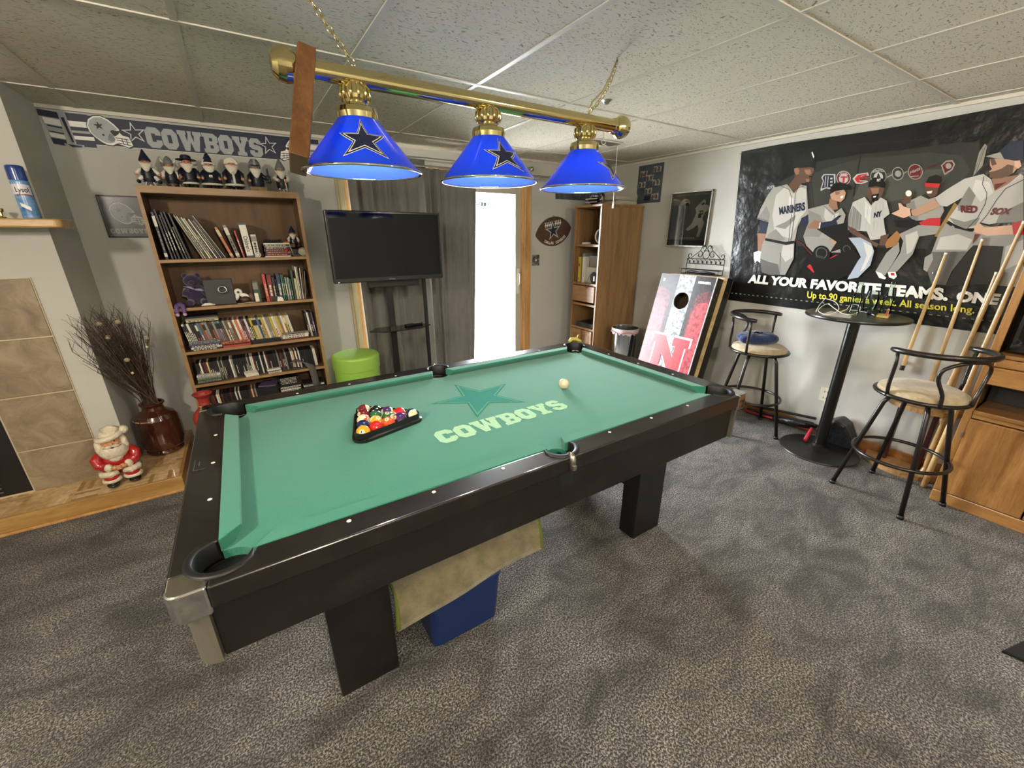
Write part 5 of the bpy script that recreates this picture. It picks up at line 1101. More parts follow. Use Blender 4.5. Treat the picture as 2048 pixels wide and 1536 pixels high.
# standing player in a grey jersey
sh(A_, ink('cap_black', '131417'), [(628, 235), (640, 190), (690, 150), (735, 112), (790, 100), (815, 150), (812, 240), (765, 235), (700, 240)]); sh(A_, wt, [(782, 108), (792, 100), (806, 140), (800, 158)])
sh(A_, s3, [(640, 238), (700, 238), (765, 232), (803, 240), (808, 268), (788, 290), (792, 310), (780, 322), (770, 358), (735, 362), (695, 372), (640, 330)]); sh(A_, s1, [(636, 245), (668, 236), (682, 262), (672, 295), (650, 298), (636, 270)]); sh(A_, s1, [(720, 255), (770, 250), (782, 285), (760, 300), (735, 290)]); sh(A_, bk, [(758, 310), (786, 304), (788, 316), (765, 322)]); sh(A_, s1, [(735, 330), (765, 335), (760, 358), (738, 358)])
sh(A_, s3, [(580, 395), (640, 320), (705, 350), (690, 410), (650, 450)])
sh(A_, nv, [(342, 698), (412, 700), (402, 802), (345, 795)]); sh(A_, s1, [(322, 795), (398, 800), (365, 955), (325, 952)]); sh(A_, wt, [(290, 960), (330, 945), (372, 958), (400, 1030), (385, 1035), (350, 1000), (345, 1048), (318, 1030), (300, 1050), (290, 1010)])
sh(A_, jg, [(455, 408), (575, 378), (635, 452), (692, 382), (742, 392), (756, 632), (700, 672), (665, 740), (640, 872), (520, 868), (390, 836), (418, 702), (318, 672), (348, 590), (410, 470)])
sh(A_, jw, [(560, 400), (630, 460), (690, 400), (735, 420), (740, 600), (690, 660), (600, 840), (470, 800), (450, 640), (480, 470)])
sh(A_, js, [(318, 672), (418, 700), (430, 640), (400, 560), (360, 620)]); sh(A_, js, [(560, 700), (650, 640), (640, 680), (560, 760), (470, 740)]); sh(A_, js, [(420, 800), (480, 760), (560, 850), (500, 866), (395, 834)]); sh(A_, jh, [(590, 480), (630, 500), (620, 640), (590, 620)])
line(A_, nv, [(520, 392), (590, 420), (612, 480), (618, 600), (600, 740), (590, 866)], 4); line(A_, nv, [(720, 392), (668, 410), (645, 460), (640, 560), (632, 700), (606, 866)], 4); line(A_, nv, [(320, 664), (415, 692)], 4)
word(A_, nv, 'MARINERS', [(512, 640), (732, 600), (505, 575), (728, 528)], .05)
sh(A_, pgr, [(380, 850), (600, 880), (638, 872), (632, 1010), (560, 1150), (420, 1150), (360, 1128), (345, 1010), (362, 900)]); sh(A_, psh, [(345, 1010), (420, 1040), (500, 1060), (512, 1150), (420, 1150), (360, 1128)]); sh(A_, jw, [(540, 900), (632, 890), (626, 1000), (560, 1040), (525, 980)]); line(A_, psh, [(520, 960), (512, 1150)], 7)
sh(A_, bk, [(390, 836), (560, 870), (640, 858), (640, 880), (570, 896), (388, 858)])
sh(A_, nv, [(700, 665), (755, 638), (812, 668), (745, 750), (700, 735), (690, 700)])
# seated player in black cap
sh(A_, jg, [(755, 590), (930, 545), (985, 620), (1040, 580), (1075, 640), (1055, 720), (1010, 835), (900, 850), (715, 822), (760, 700)]); sh(A_, js, [(760, 600), (860, 640), (900, 760), (850, 830), (720, 822), (760, 700)]); sh(A_, jw, [(900, 580), (960, 640), (1020, 620), (1000, 720), (940, 740), (890, 660)])
sh(A_, s2i, [(940, 440), (1060, 425), (1078, 450), (1066, 500), (1035, 528), (985, 522), (950, 500)]); sh(A_, s1, [(940, 500), (1000, 522), (1010, 590), (965, 600), (930, 560)]); sh(A_, wt, [(1030, 482), (1058, 474), (1050, 496), (1034, 500)]); sh(A_, s1, [(985, 440), (1030, 440), (1020, 465), (990, 470)])
sh(A_, bk, [(940, 465), (946, 410), (975, 372), (1030, 360), (1085, 378), (1124, 398), (1126, 425), (1060, 425), (985, 438)]); line(A_, nv, [(890, 560), (980, 640), (960, 820)], 3)
sh(A_, pgr, [(715, 824), (900, 840), (1010, 860), (1065, 910), (1050, 960), (960, 960), (880, 950), (800, 960), (740, 900)]); sh(A_, s2i, [(950, 815), (1010, 830), (1015, 880), (980, 895), (945, 870)])
sh(A_, s1, [(735, 748), (812, 680), (885, 705), (862, 760), (775, 757)]); sh(A_, nv, [(858, 706), (955, 690), (1015, 645), (1045, 640), (1000, 690), (1012, 742), (950, 765), (860, 760)]); line(A_, wt, [(860, 705), (850, 755)], 9)
sh(A_, bk, [(830, 760), (1100, 700), (1120, 900), (940, 960), (1000, 870)])
circ(A_, bk, 870, 975, 75); circ(A_, psh, 870, 965, 50); circ(A_, bk, 870, 965, 42); circ(A_, dg2, 850, 1040, 55); sh(A_, rd, [(745, 1078), (770, 1060), (800, 1085), (885, 1080), (870, 1110), (800, 1132)]); sh(A_, rd, [(935, 1010), (990, 980), (1075, 975), (1118, 1008), (1070, 1050), (1030, 1015), (985, 1008)]); line(A_, drd, [(640, 850), (700, 880), (790, 980)], 8); circ(A_, bk, 1080, 935, 50); circ(A_, psh, 1085, 930, 32); circ(A_, bk, 1085, 930, 26); sh(A_, s3, [(945, 1080), (970, 1065), (962, 1110)])
# seated pinstriped player
sh(C_, jw, [(880, 700), (960, 665), (1005, 722), (1060, 662), (1110, 690), (1132, 780), (1090, 812), (1098, 880), (1112, 945), (1000, 960), (975, 900), (845, 890), (848, 800)]); sh(C_, js, [(880, 720), (940, 790), (930, 890), (845, 890), (848, 800)]); sh(C_, jh, [(960, 690), (1010, 740), (1000, 860), (960, 800)])
for k in range(9): line(C_, blu, [(885+26*k, 700-6*(k % 3)), (862+26*k, 890)], 2)
sh(C_, s3, [(975, 610), (1010, 590), (1095, 592), (1085, 650), (1050, 690), (1005, 700), (980, 670)]); sh(C_, s1, [(1000, 605), (1060, 602), (1055, 640), (1015, 645)]); sh(C_, bk, [(1005, 655), (1060, 640), (1050, 690), (1010, 700)]); sh(C_, wt, [(1018, 660), (1040, 656), (1036, 668), (1020, 668)])
sh(C_, bk, [(985, 600), (990, 560), (1030, 530), (1085, 540), (1105, 575), (1098, 605), (1040, 590)]); word(C_, wt, 'NY', [(1045, 560), (1072, 558), (1045, 540), (1072, 538)], .03); word(C_, nv, 'NY', [(1022, 808), (1078, 798), (1026, 772), (1080, 756)], .06)
sh(D_, s3, [(845, 5), (890, 25), (1005, 105), (1060, 130), (1040, 150), (960, 110), (860, 50)])
sh(D_, blu, [(850, 88), (930, 85), (1005, 125), (1026, 180), (1000, 275), (915, 360), (842, 372), (880, 290), (935, 220), (900, 150)]); sh(D_, jh, [(950, 110), (1015, 150), (1015, 190), (960, 300), (930, 320), (975, 210)]); sh(D_, bk, [(560, 200), (700, 240), (880, 160), (930, 220), (860, 340), (760, 380), (620, 330)])
sh(D_, pgr, [(1110, 190), (1195, 115), (1200, 180), (1155, 260), (1100, 345), (1035, 315)]); sh(D_, wt, [(1035, 315), (1075, 330), (1108, 360), (1100, 372), (1060, 362)])
sh(D_, glv, [(1095, 120), (1180, 40), (1210, 70), (1180, 140), (1110, 160)]); sh(D_, s3, [(1070, 75), (1130, 60), (1100, 140), (1060, 140)])
# laughing player with headband
sh(C_, jg, [(1245, 702), (1345, 655), (1400, 680), (1480, 655), (1505, 760), (1470, 822), (1300, 826), (1255, 790)]); sh(C_, js, [(1250, 705), (1300, 690), (1330, 820), (1300, 826), (1258, 790)])
sh(C_, s3, [(1375, 590), (1468, 596), (1458, 650), (1412, 672), (1378, 640)]); sh(C_, wt, [(1385, 628), (1425, 622), (1418, 640), (1392, 642)]); sh(C_, rd, [(1372, 568), (1478, 574), (1468, 602), (1372, 594)]); sh(C_, bk, [(1380, 568), (1400, 528), (1450, 512), (1488, 528), (1490, 556), (1476, 574)])
sh(C_, s3, [(1212, 695), (1248, 625), (1292, 640), (1272, 705), (1235, 715)]); circ(C_, wt, 1262, 640, 21); sh(C_, rd, [(1332, 842), (1400, 810), (1482, 808), (1478, 862), (1362, 868)]); sh(C_, bk, [(1160, 820), (1300, 820), (1335, 840), (1300, 880), (1180, 870)])
sh(D_, pgr, [(1198, 62), (1330, 0), (1482, 8), (1455, 62), (1335, 78), (1290, 200), (1182, 318), (1118, 322), (1205, 190), (1225, 110)]); sh(D_, jw, [(1240, 70), (1320, 40), (1330, 80), (1285, 180), (1250, 200)]); sh(D_, wt, [(1118, 322), (1172, 320), (1182, 352), (1162, 370), (1128, 358)]); sh(D_, rd, [(1138, 328), (1164, 328), (1166, 345), (1142, 345)])
# large bearded player reaching out
sh(B_, gd, [(768, 565), (800, 590), (625, 880), (588, 870)]); sh(B_, bk, [(588, 870), (625, 880), (560, 1000), (525, 970)])
sh(B_, pgr, [(700, 738), (780, 792), (930, 830), (1000, 760), (1391, 860), (1391, 1330), (1100, 1310), (1170, 1200), (1212, 960), (940, 950), (880, 1010), (740, 1190), (690, 1310), (560, 1300), (520, 1170), (560, 1020), (620, 860)]); sh(B_, psh, [(560, 1010), (880, 1005), (740, 1190), (690, 1310), (560, 1300), (520, 1170)]); sh(B_, jw, [(640, 880), (800, 850), (930, 900), (880, 990), (600, 990)]); sh(B_, ink('floor_black', '0c0b0a'), [(945, 955), (1205, 965), (1172, 1190), (1075, 1300), (690, 1320), (745, 1195), (885, 1015)]); sh(B_, pgr, [(500, 1060), (570, 1020), (575, 1080), (520, 1190), (488, 1170)]); sh(B_, jw, [(1230, 960), (1391, 900), (1391, 1100), (1200, 1180)])
sh(B_, jw, [(858, 352), (1030, 308), (1100, 358), (1132, 462), (1262, 390), (1362, 308), (1391, 325), (1391, 742), (1300, 742), (1140, 752), (1080, 762), (1000, 745), (945, 795), (860, 800), (770, 762), (705, 722), (800, 590), (840, 520), (700, 602), (612, 592), (598, 520), (700, 448)]); sh(B_, js, [(840, 520), (900, 420), (960, 500), (900, 640), (800, 640), (800, 590)]); sh(B_, js, [(1180, 660), (1391, 560), (1391, 742), (1140, 752)]); sh(B_, jh, [(960, 360), (1080, 380), (1120, 480), (1000, 560), (930, 460)]); sh(B_, js, [(720, 700), (860, 740), (1000, 700), (960, 770), (860, 800), (770, 762)])
line(B_, nv, [(1035, 330), (1020, 400), (1062, 480), (1050, 570), (980, 700), (870, 815)], 6); line(B_, nv, [(1391, 360), (1230, 440), (1150, 540), (1060, 680), (1000, 750)], 6)
sh(B_, s1, [(1104, 352), (1250, 330), (1345, 318), (1250, 400), (1132, 462)]); sh(B_, drd, [(1130, 400), (1240, 380), (1132, 455)])
sh(B_, s2i, [(1088, 170), (1215, 172), (1320, 190), (1350, 240), (1300, 300), (1180, 340), (1090, 340), (1080, 285), (1108, 265), (1088, 232)]); sh(B_, s3, [(1088, 170), (1130, 170), (1150, 220), (1108, 235)]); sh(B_, s3, [(1082, 290), (1130, 282), (1190, 262), (1250, 222), (1305, 235), (1290, 310), (1200, 345), (1130, 352), (1085, 335)]); sh(B_, skl, [(1310, 190), (1360, 185), (1372, 240), (1340, 262), (1312, 240)])
sh(B_, nv, [(1180, 118), (1230, 50), (1310, 10), (1391, 6), (1391, 188), (1300, 182), (1215, 175)]); sh(B_, jg, [(1048, 150), (1182, 112), (1218, 176), (1130, 166)])
word(B_, drd, 'RED', [(828, 655), (968, 662), (822, 592), (985, 595)], .06); word(B_, drd, 'SOX', [(1085, 680), (1260, 672), (1120, 610), (1300, 618)], .06)
sh(B_, s2i, [(380, 640), (590, 532), (640, 602), (420, 690), (372, 668)]); sh(B_, skl, [(200, 665), (272, 630), (262, 572), (285, 572), (310, 600), (372, 620), (380, 680), (310, 706), (262, 690)]); line(B_, bk, [(372, 625), (382, 685)], 8)
sh(B_, rd, [(1285, 755), (1391, 722), (1391, 858), (1300, 855)]); sh(B_, skl, [(1040, 790), (1288, 768), (1300, 852), (1060, 866), (950, 832), (945, 780), (1000, 752)]); sh(B_, drd, [(952, 850), (1000, 850), (962, 905), (930, 945)]); line(B_, bk, [(700, 745), (745, 775)], 16); line(B_, bk, [(770, 788), (915, 825)], 10)
# slogan
word(D_, wt, 'ALL YOUR FAVORITE TEAMS.', [(160, 396), (1530, 520), (176, 338), (1535, 432)], .055)
word(D_, wt, 'ONE', [(1582, 525), (1868, 548), (1600, 448), (1900, 470)], .06)
word(D_, yl, 'Up to 90 games a week. All season long.', [(566, 512), (1712, 620), (572, 452), (1716, 555)], .022)
word(D_, jg, '- - - - - - - - - - - - - - - - - - - - - - - - - - - - - - - - - - - - - - - - - - -', [(50, 468), (1840, 660), (50, 462), (1840, 655)], .0)
sh(A_, dg1, [(235, 96), (430, 78), (430, 100), (235, 112)])
tag(pg.build('baseball_poster'), 'huge black baseball poster with five players and ALL YOUR FAVORITE TEAMS slogan', 'poster')

# collage poster and framed player print
wx = XR-.002
cg = MB(mat('collage_slate', '33414a', .45, noise=('4c565b', 9, (1, 1, 1), .4, .65)))
def cq(s, t, l=0): return (wx-.001-.0004*l, 1.735-.318*s, 1.852+.363*t)
cg.poly([cq(.03, 0), cq(1, 0), cq(1, 1), cq(0, 1), cq(0, .30), cq(.05, .2)])
for (a, b) in ((.08, .70), (.62, .78), (.34, .58), (.62, .44), (.05, .42), (.34, .24), (.62, .08)):
    cg.use(mat('photo_pale', 'a79f94', .4, noise=('4a4540', 40, (1, 1, 1), .5, .6))).poly([cq(a, b, 1), cq(a+.29, b, 1), cq(a+.29, b+.155, 1), cq(a, b+.155, 1)])
    cg.use(mat('photo_figure', '55483f', .5)).poly([cq(a+.06+.05*math.cos(t), b+.06+.07*math.sin(t), 2) for t in [2*PI*k/10 for k in range(10)]]); cg.poly([cq(a+.2+.05*math.cos(t), b+.07+.06*math.sin(t), 2) for t in [2*PI*k/10 for k in range(10)]])
cg.use(NAVY).poly([cq(.34, .06, 1), cq(.58, .06, 1), cq(.58, .20, 1), cq(.34, .20, 1)])
tag(cg.build('collage_poster'), 'slate blue photo collage poster high on the right wall above the corner cabinet', 'poster')
fp2 = thing('framed_poster', (wx-.01, 1.045, 1.42), 'silver framed grey football player poster on the right wall', 'framed picture')
y0, y1, z0, z1 = .835, 1.258, 1.430, 1.922
q = MB(mat('frame_silver', 'b6b4a8', .25, .8))
for a, b in (((y0, z0), (y0+.010, z1)), ((y1-.010, z0), (y1, z1)), ((y0, z0), (y1, z0+.010)), ((y0, z1-.010), (y1, z1))):
    xa, xb = wx-.020-.022*(a[0]-y0)/(y1-y0), wx-.020-.022*(b[0]-y0)/(y1-y0); q.add([(xa, a[0], a[1]), (xb, b[0], a[1]), (xb, b[0], b[1]), (xa, a[0], b[1]), (wx, a[0], a[1]), (wx, b[0], a[1]), (wx, b[0], b[1]), (wx, a[0], b[1])], [(0, 1, 2, 3), (7, 6, 5, 4), (0, 4, 5, 1), (1, 5, 6, 2), (2, 6, 7, 3), (3, 7, 4, 0)])
q.build('frame', fp2)
fq = lambda s, t, l=0: (wx-.008-.0004*l, y1-.008-(y1-y0-.016)*s, z0+.008+(z1-z0-.016)*t)
q = MB(mat('print_slate', '626461', .4, noise=('7b7d77', 5, (1, 1, 1), .35, .7))); q.poly([fq(0, 0), fq(1, 0), fq(1, 1), fq(0, 1)])
G1, G2 = mat('print_pale', 'cfcfc4', .4), mat('print_dark', '3a3c3d', .4)
def fl(m, pts, l=1): q.use(m).poly([fq(s, t, l) for s, t in pts])
fl(mat('print_border', '8b8c84', .4), [(.05, .93), (.95, .93), (.95, .932), (.05, .932)]); put_text(q.use(G1), 'TONY DORSETT & EMMITT SMITH', lambda s, t: fq(.08+.84*s, .945+.022*t, 2))
fl(G1, [(.34+.13*math.cos(t), .80+.09*math.sin(t)) for t in [PI*1.1*k/14-.1 for k in range(15)]]+[(.26, .77), (.42, .77)]); fl(G2, [(.30, .76), (.46, .76), (.42, .81), (.33, .81)], 2); put_star(q, lambda x, y, l: fq(.33+x, .84+y*.85, 2+l), .04, [(1, G2)])
fl(G1, [(.60, .46), (.66, .62), (.62, .70), (.68, .76), (.74, .80), (.82, .86), (.87, .82), (.86, .76), (.95, .74), (.96, .66), (.88, .62), (.84, .52), (.90, .42), (.86, .30), (.82, .17), (.74, .17), (.78, .30), (.74, .40), (.64, .34), (.50, .28), (.44, .32), (.56, .40)])
fl(G2, [(.72, .60), (.80, .60), (.80, .52), (.72, .52)], 2); fl(G2, [(.76, .78), (.84, .80), (.84, .77), (.78, .75)], 2); put_text(q.use(G2), '22', lambda s, t: fq(.73+.12*s, .58+.08*t, 3), .05)
fl(G2, [(.02, .02), (.98, .02), (.98, .12), (.02, .12)]); [fl(G1, [(.3+.06*k, .135), (.34+.06*k, .135), (.34+.06*k, .16), (.3+.06*k, .16)], 2) for k in range(7)]; fl(G1, [(.3, .115), (.95, .115), (.95, .12), (.3, .12)], 2)
q.build('print', fp2)
MB(PGL).poly([(wx-.0125, y0+.008, z0+.008), (wx-.0125, y0+.008, z1-.008), (wx-.036, y1-.008, z1-.008), (wx-.036, y1-.008, z0+.008)]).build('glazing', fp2)
ol = thing('wall_outlet', (XR-.003, -.39, .28), 'ivory wall outlet low behind the bar table pole', 'outlet')
MB(mat('outlet_ivory', 'd8d3bd', .4)).rbox((XR-.007, -.43, .285), (XR-.0005, -.355, .40), .003).build('plate', ol)
q = MB(cmat('2b2522'))
for z in (.315, .365):
    for y in (-.405, -.385): q.box((XR-.0085, y-.002, z-.006), (XR-.007, y+.002, z+.008))
q.build('sockets', ol)

# ================= CORNHOLE BOARDS =================
th_ = math.asin(.30/1.22); ub = Vector((math.sin(th_), 0, math.cos(th_))); nb_ = Vector((math.cos(th_), 0, -math.sin(th_)))
O1 = Vector((2.30, 0, .004))
def bd(o, s, t, d): return tuple(o+Vector((0, s, 0))+ub*t+nb_*d)      # s = y, t up the board, d behind the face
def bbox_(q, o, s0, s1, t0, t1, d0, d1):
    q.add([bd(o, s, t, d) for d in (d0, d1) for s, t in ((s0, t0), (s1, t0), (s1, t1), (s0, t1))], [(0, 1, 2, 3), (7, 6, 5, 4), (0, 4, 5, 1), (1, 5, 6, 2), (2, 6, 7, 3), (3, 7, 4, 0)])
def deck(q, o, s0, s1, ln, hs, ht, hr, d0, d1, n=32):   # board with a round hole
    sq = []; 
    for k in range(n):
        a = 2*PI*k/n+PI/4; c, s_ = math.cos(a), math.sin(a); m = max(abs(c), abs(s_)); R = hr*1.35; sq.append((hs+R*c/m, ht+R*s_/m))
    ci = [(hs+hr*math.cos(2*PI*k/n+PI/4), ht+hr*math.sin(2*PI*k/n+PI/4)) for k in range(n)]
    vs = [bd(o, *p, d0) for p in sq]+[bd(o, *p, d0) for p in ci]+[bd(o, *p, d1) for p in ci]
    q.add(vs, [(k, (k+1) % n, n+(k+1) % n, n+k) for k in range(n)]+[(n+k, n+(k+1) % n, 2*n+(k+1) % n, 2*n+k) for k in range(n)])
    R = hr*1.35
    for a, b, c, d in ((s0, s1, 0, ht-R), (s0, s1, ht+R, ln), (s0, hs-R, ht-R, ht+R), (hs+R, s1, ht-R, ht+R)): bbox_(q, o, a, b, c, d, d0, d1)
BKP = mat('board_black_paint', '111010', .4)
def grunge(nm, a, b, sc=34, lo=.42, hi=.6):
    return mat(nm, a, .3, noise=(b, sc, (1, 1, 1), lo, hi), coat=.3)
RG, GG = grunge('board_red_print', 'a8434a', '7a2028'), grunge('board_grey_print', 'a9adac', '5a5e60')
ya, yb_ = .508, 1.088; yc = (ya+yb_)/2; LN = 1.22
c1 = thing('cornhole_board', (2.30, yc, 0), 'red and grey NEBRASKA cornhole board with big N leaning in front', 'cornhole board')
q = MB(GG); deck(q, O1, ya, yb_, LN, yc+.0, .985, .078, 0, .012); q.build('deck', c1)
# printed face: gradient handled by separate printed bands that sit on the deck, cut around the hole
q = MB(RG)
def face(m, pts, l=1): q.use(m).poly([bd(O1, s, t, -.0004*l) for s, t in pts])
DK = grunge('board_dark_print', '2a2427', '141214')
for y_0, y_1 in ((ya, ya+.205), (yb_-.205, yb_)):
    inner = y_1 if y_0 == ya else y_0; sgn = 1 if y_0 == ya else -1
    face(DK, [(y_0, 0), (y_1, 0), (y_1, LN), (y_0, LN)])
    outer = y_0 if y_0 == ya else y_1
    face(grunge('board_red_fade', '6d2a31', '231417', 40), [(outer, 0), (outer+sgn*.165, 0), (outer+sgn*.165, .96), (outer+sgn*.14, 1.06), (outer+sgn*.04, 1.10), (outer, 1.08)], 2)
    face(RG, [(outer, 0), (outer+sgn*.15, 0), (outer+sgn*.15, .88), (outer+sgn*.11, .98), (outer+sgn*.03, 1.0), (outer, .97)], 3)
face(WINK, [(ya, 0), (ya+.006, 0), (ya+.006, LN), (ya, LN)], 4)
Nf = lambda s, t, l: bd(O1, yc+.185-.40*s, .27+.375*t, -.0022-.0005*l)
for sc_, m_, l in ((1.10, mat('n_white', 'd9d4d0', .3), 0), (1.0, grunge('n_red', 'b8353c', '9c2a31'), 1)):
    q.use(m_); wd, out, _h = SLAB['N']; q.poly([Nf(.5+(a/wd-.5)*(1.08 if l == 0 else 1), .5+(b/10-.5)*(1.10 if l == 0 else 1), l) for a, b in out])
q.use(WINK); put_text(q, 'NEBRASKA', lambda s, t: bd(O1, ya+.17-.125*s, 1.155+.022*t, -.003), .06); q.poly([bd(O1, yb_-.035, 1.15, -.003), bd(O1, yb_-.06, 1.15, -.003), bd(O1, yb_-.06, 1.175, -.003), bd(O1, yb_-.035, 1.175, -.003)])
q.build('printed_face', c1)
q = MB(BKP)
for a in ((ya, ya+.035, 0, LN), (yb_-.035, yb_, 0, LN), (ya+.035, yb_-.035, 0, .035), (ya+.035, yb_-.035, LN-.035, LN)): bbox_(q, O1, *a, .012, .095)
q.build('frame', c1)
MB(CHR).cyl(bd(O1, ya-.004, 1.08, .05), bd(O1, ya+.01, 1.08, .05), .008).build('bolt', c1)
O2 = O1+nb_*.098; sh2 = -.032
c2 = thing('cornhole_board', (2.45, yc, 0), 'second cornhole board showing its raw pine frame behind the red one', 'cornhole board')
q = MB(PINE)
for a in ((ya+sh2, ya+sh2+.035, 0, LN+.02), (yb_+sh2-.035, yb_+sh2, 0, LN+.02), (ya+sh2, yb_+sh2, LN-.015, LN+.02)): bbox_(q, O2, *a, 0, .006)
q.build('pine_edge', c2)
q = MB(BKP)
for a in ((ya+sh2, ya+sh2+.035, 0, LN+.02), (yb_+sh2-.035, yb_+sh2, 0, LN+.02), (ya+sh2+.035, yb_+sh2-.035, 0, .035), (ya+sh2+.035, yb_+sh2-.035, LN-.015, LN+.02)): bbox_(q, O2, *a, .006, .09)
q.build('frame', c2)
q = MB(mat('board_back', '5a4a30', .7)); deck(q, O2, ya+sh2, yb_+sh2, LN+.02, yc+sh2, .985, .078, .09, .102); q.build('deck', c2)
MB(CHR).cyl(bd(O2, ya+sh2-.004, 1.12, .05), bd(O2, ya+sh2+.01, 1.12, .05), .007).build('bolt', c2)
# iron scroll rack on top
tz = bd(O2, yc, LN+.02, 0)[2]+.003
ir = thing('scroll_rack', (2.77, .78, tz), 'black wrought iron scroll rack standing on the second cornhole board', 'wall rack')
IRN = mat('wrought_iron', '1a1614', .5, .6); ix = 2.80; yL, yR = .972, .592; r_ = .0035; zb_ = tz
q = MB(IRN)
for z in (zb_+.005, zb_+.045, zb_+.095, zb_+.14): q.tube([(ix, yL, z), (ix, yR, z)], r_, 6)
for y in (yL, yR): q.tube([(ix, y, zb_+.003), (ix, y, zb_+.14)], r_, 6); q.tube([(ix, y, zb_+.045), (ix-.07, y, zb_+.045), (ix-.07, y, zb_+.004), (ix, y, zb_+.004)], r_, 6)
q.tube([(ix-.07, yL, zb_+.045), (ix-.07, yR, zb_+.045)], r_, 6).tube([(ix-.07, yL, zb_+.004), (ix-.07, yR, zb_+.004)], r_, 6)
q.build('frame', ir)
q = MB(IRN); ym = (yL+yR)/2
def spiral(cy, cz, r, a0, turns, sg=1): return [(ix, cy+sg*r*(1-.72*k/22)*math.cos(a0+turns*2*PI*k/22), cz+r*(1-.72*k/22)*math.sin(a0+turns*2*PI*k/22)) for k in range(23)]
q.tube([(ix, ym+.033*math.cos(t), zb_+.178+.036*math.sin(t)) for t in [2*PI*k/20 for k in range(20)]], r_, 6, closed=True)
for sg in (-1, 1):
    q.tube([(ix, ym+sg*.15, zb_+.145), (ix, ym+sg*.06, zb_+.215)], r_, 6); q.tube(spiral(ym+sg*.066, zb_+.178, .034, PI/2, .9, sg), r_, 6)
    q.tube(spiral(ym+sg*.03, zb_+.238, .027, -PI/2, -.9, sg), r_, 6); q.tube([(ix, ym+sg*.06, zb_+.215), (ix, ym+sg*.045, zb_+.255), (ix, ym+sg*.02, zb_+.262)], r_, 6); q.tube(spiral(yL-.028 if sg > 0 else yR+.028, zb_+.168, .026, -PI/2, .85, sg), r_, 6)
q.build('scrolls', ir)
q = MB(IRN)
for k in range(8):
    y = yR+.03+.045*k; q.tube([(ix, y, zb_+.097), (ix, y+.012, zb_+.118), (ix, y+.03, zb_+.138)], .0025, 6); q.ball((ix-.002, y+.006, zb_+.112), (.003, .010, .013), 8)
q.build('leaf_band', ir)
tag(MB(mat('black_cable', '0c0c0c', .5)).tube([(2.76, .93, tz+.02), (2.755, .88, tz+.024), (2.76, .80, tz+.018), (2.757, .72, tz+.024), (2.76, .64, tz+.017)], [.008, .013, .010, .012, .006], 8).build('coiled_cable'), 'bundled black cable lying inside the iron scroll rack', 'cable')

# ================= TRASH CAN =================
tc_ = thing('trash_can', (2.47, 1.37, 0), 'shiny steel trash can with red stringed liner beside the corner cabinet', 'trash can')
MB(mat('steel', 'c2c2c0', .16, 1)).lathe([(0, 0), (.115, 0), (.118, .004), (.135, .60), (.141, .603), (.141, .612), (.130, .612), (.128, .58), (.11, .01), (0, .008)], (2.47, 1.37, 0), 40).build('can', tc_)
q = MB(mat('liner_white', 'd8d0d0', .3, alpha=.85)); rn = random.Random(5); off = [rn.uniform(-.014, .014) for _ in range(40)]
q.grid(lambda u, v: (2.47+(.143+.006*math.sin(9*u*PI*2)*v)*math.cos(2*PI*u), 1.37+(.143+.006*math.sin(9*u*PI*2)*v)*math.sin(2*PI*u), .615-.055*v+off[int(u*39.99) % 40]*v), 40, 4, wrap_u=True); q.build('liner', tc_)
q = MB(mat('string_red', 'b0504f', .4)); q.tube([(2.47+.150*math.cos(t), 1.37+.150*math.sin(t), .578+.01*math.sin(5*t)) for t in [2*PI*k/40 for k in range(40)]], .004, 6, closed=True); q.build('drawstring', tc_)

# ================= BAR TABLE =================
bx_, by_ = 2.565, -.535; bz = 1.03
bt = thing('bar_table', (bx_, by_, 0), 'tall round black bar table with pedestal base by the right wall', 'table')
TB = mat('table_black', '15130f', .32)
MB(TB).lathe([(0, bz-.022), (.272, bz-.022), (.284, bz-.018), (.286, bz-.010), (.284, bz-.002), (.276, bz), (0, bz)], (bx_, by_, 0), 56).build('tabletop', bt)
MB(mat('pole_black', '0d0d0d', .3)).lathe([(.036, .02), (.036, bz-.04), (.08, bz-.036), (.08, bz-.022)], (bx_, by_, 0), 28).build('pole', bt)
MB(mat('base_black', '171614', .4)).lathe([(0, 0), (.246, 0), (.25, .006), (.246, .012), (.12, .022), (.07, .030), (.045, .042), (.044, .06), (0, .06)], (bx_, by_, 0), 56).build('base', bt)
def onT(u, v, z=bz+.0005): p = P(u, v, z=z); return p
def bottle(x, y, lab):
    t = thing('glass_bottle', (x, y, bz), lab, 'bottle', 'clear glass bottles on the bar table')
    BG = BOT
    MB(BG).lathe([(0, .002), (.028, .001), (.030, .02), (.027, .045), (.026, .075), (.029, .100), (.026, .125), (.016, .155), (.0125, .185), (.0125, .20), (.015, .202), (.015, .212), (.0105, .212), (.010, .205)], (x, y, bz), 28).build('bottle_body', t); return t
b1 = onT(1701, 630); bottle(min(b1.x, 2.70), b1.y-.01, 'clear glass cola bottle at the left on the bar table by the white cord')
b2 = (2.745, -.628); bottle(b2[0], b2[1], 'clear glass bottle right of the round tumbler on the bar table')
gt = thing('glass_tumbler', (2.72, -.545, bz), 'round bellied clear glass tumbler between the two bottles', 'glass')
MB(BOT).lathe([(0, .001), (.024, .001), (.028, .006), (.040, .055), (.042, .085), (.036, .125), (.031, .148), (.029, .149)], (2.72, -.545, bz), 32).build('tumbler_body', gt)
tag(MB(BLK).rbox((2.63, -.60, bz+.0003), (2.66, -.565, bz+.03), .006).build('black_plug'), 'small black plug beside the tumbler on the bar table', 'plug')
kb = thing('score_block', (2.62, -.655, bz), 'small wooden block holding coloured pegs on the bar table', 'peg block')
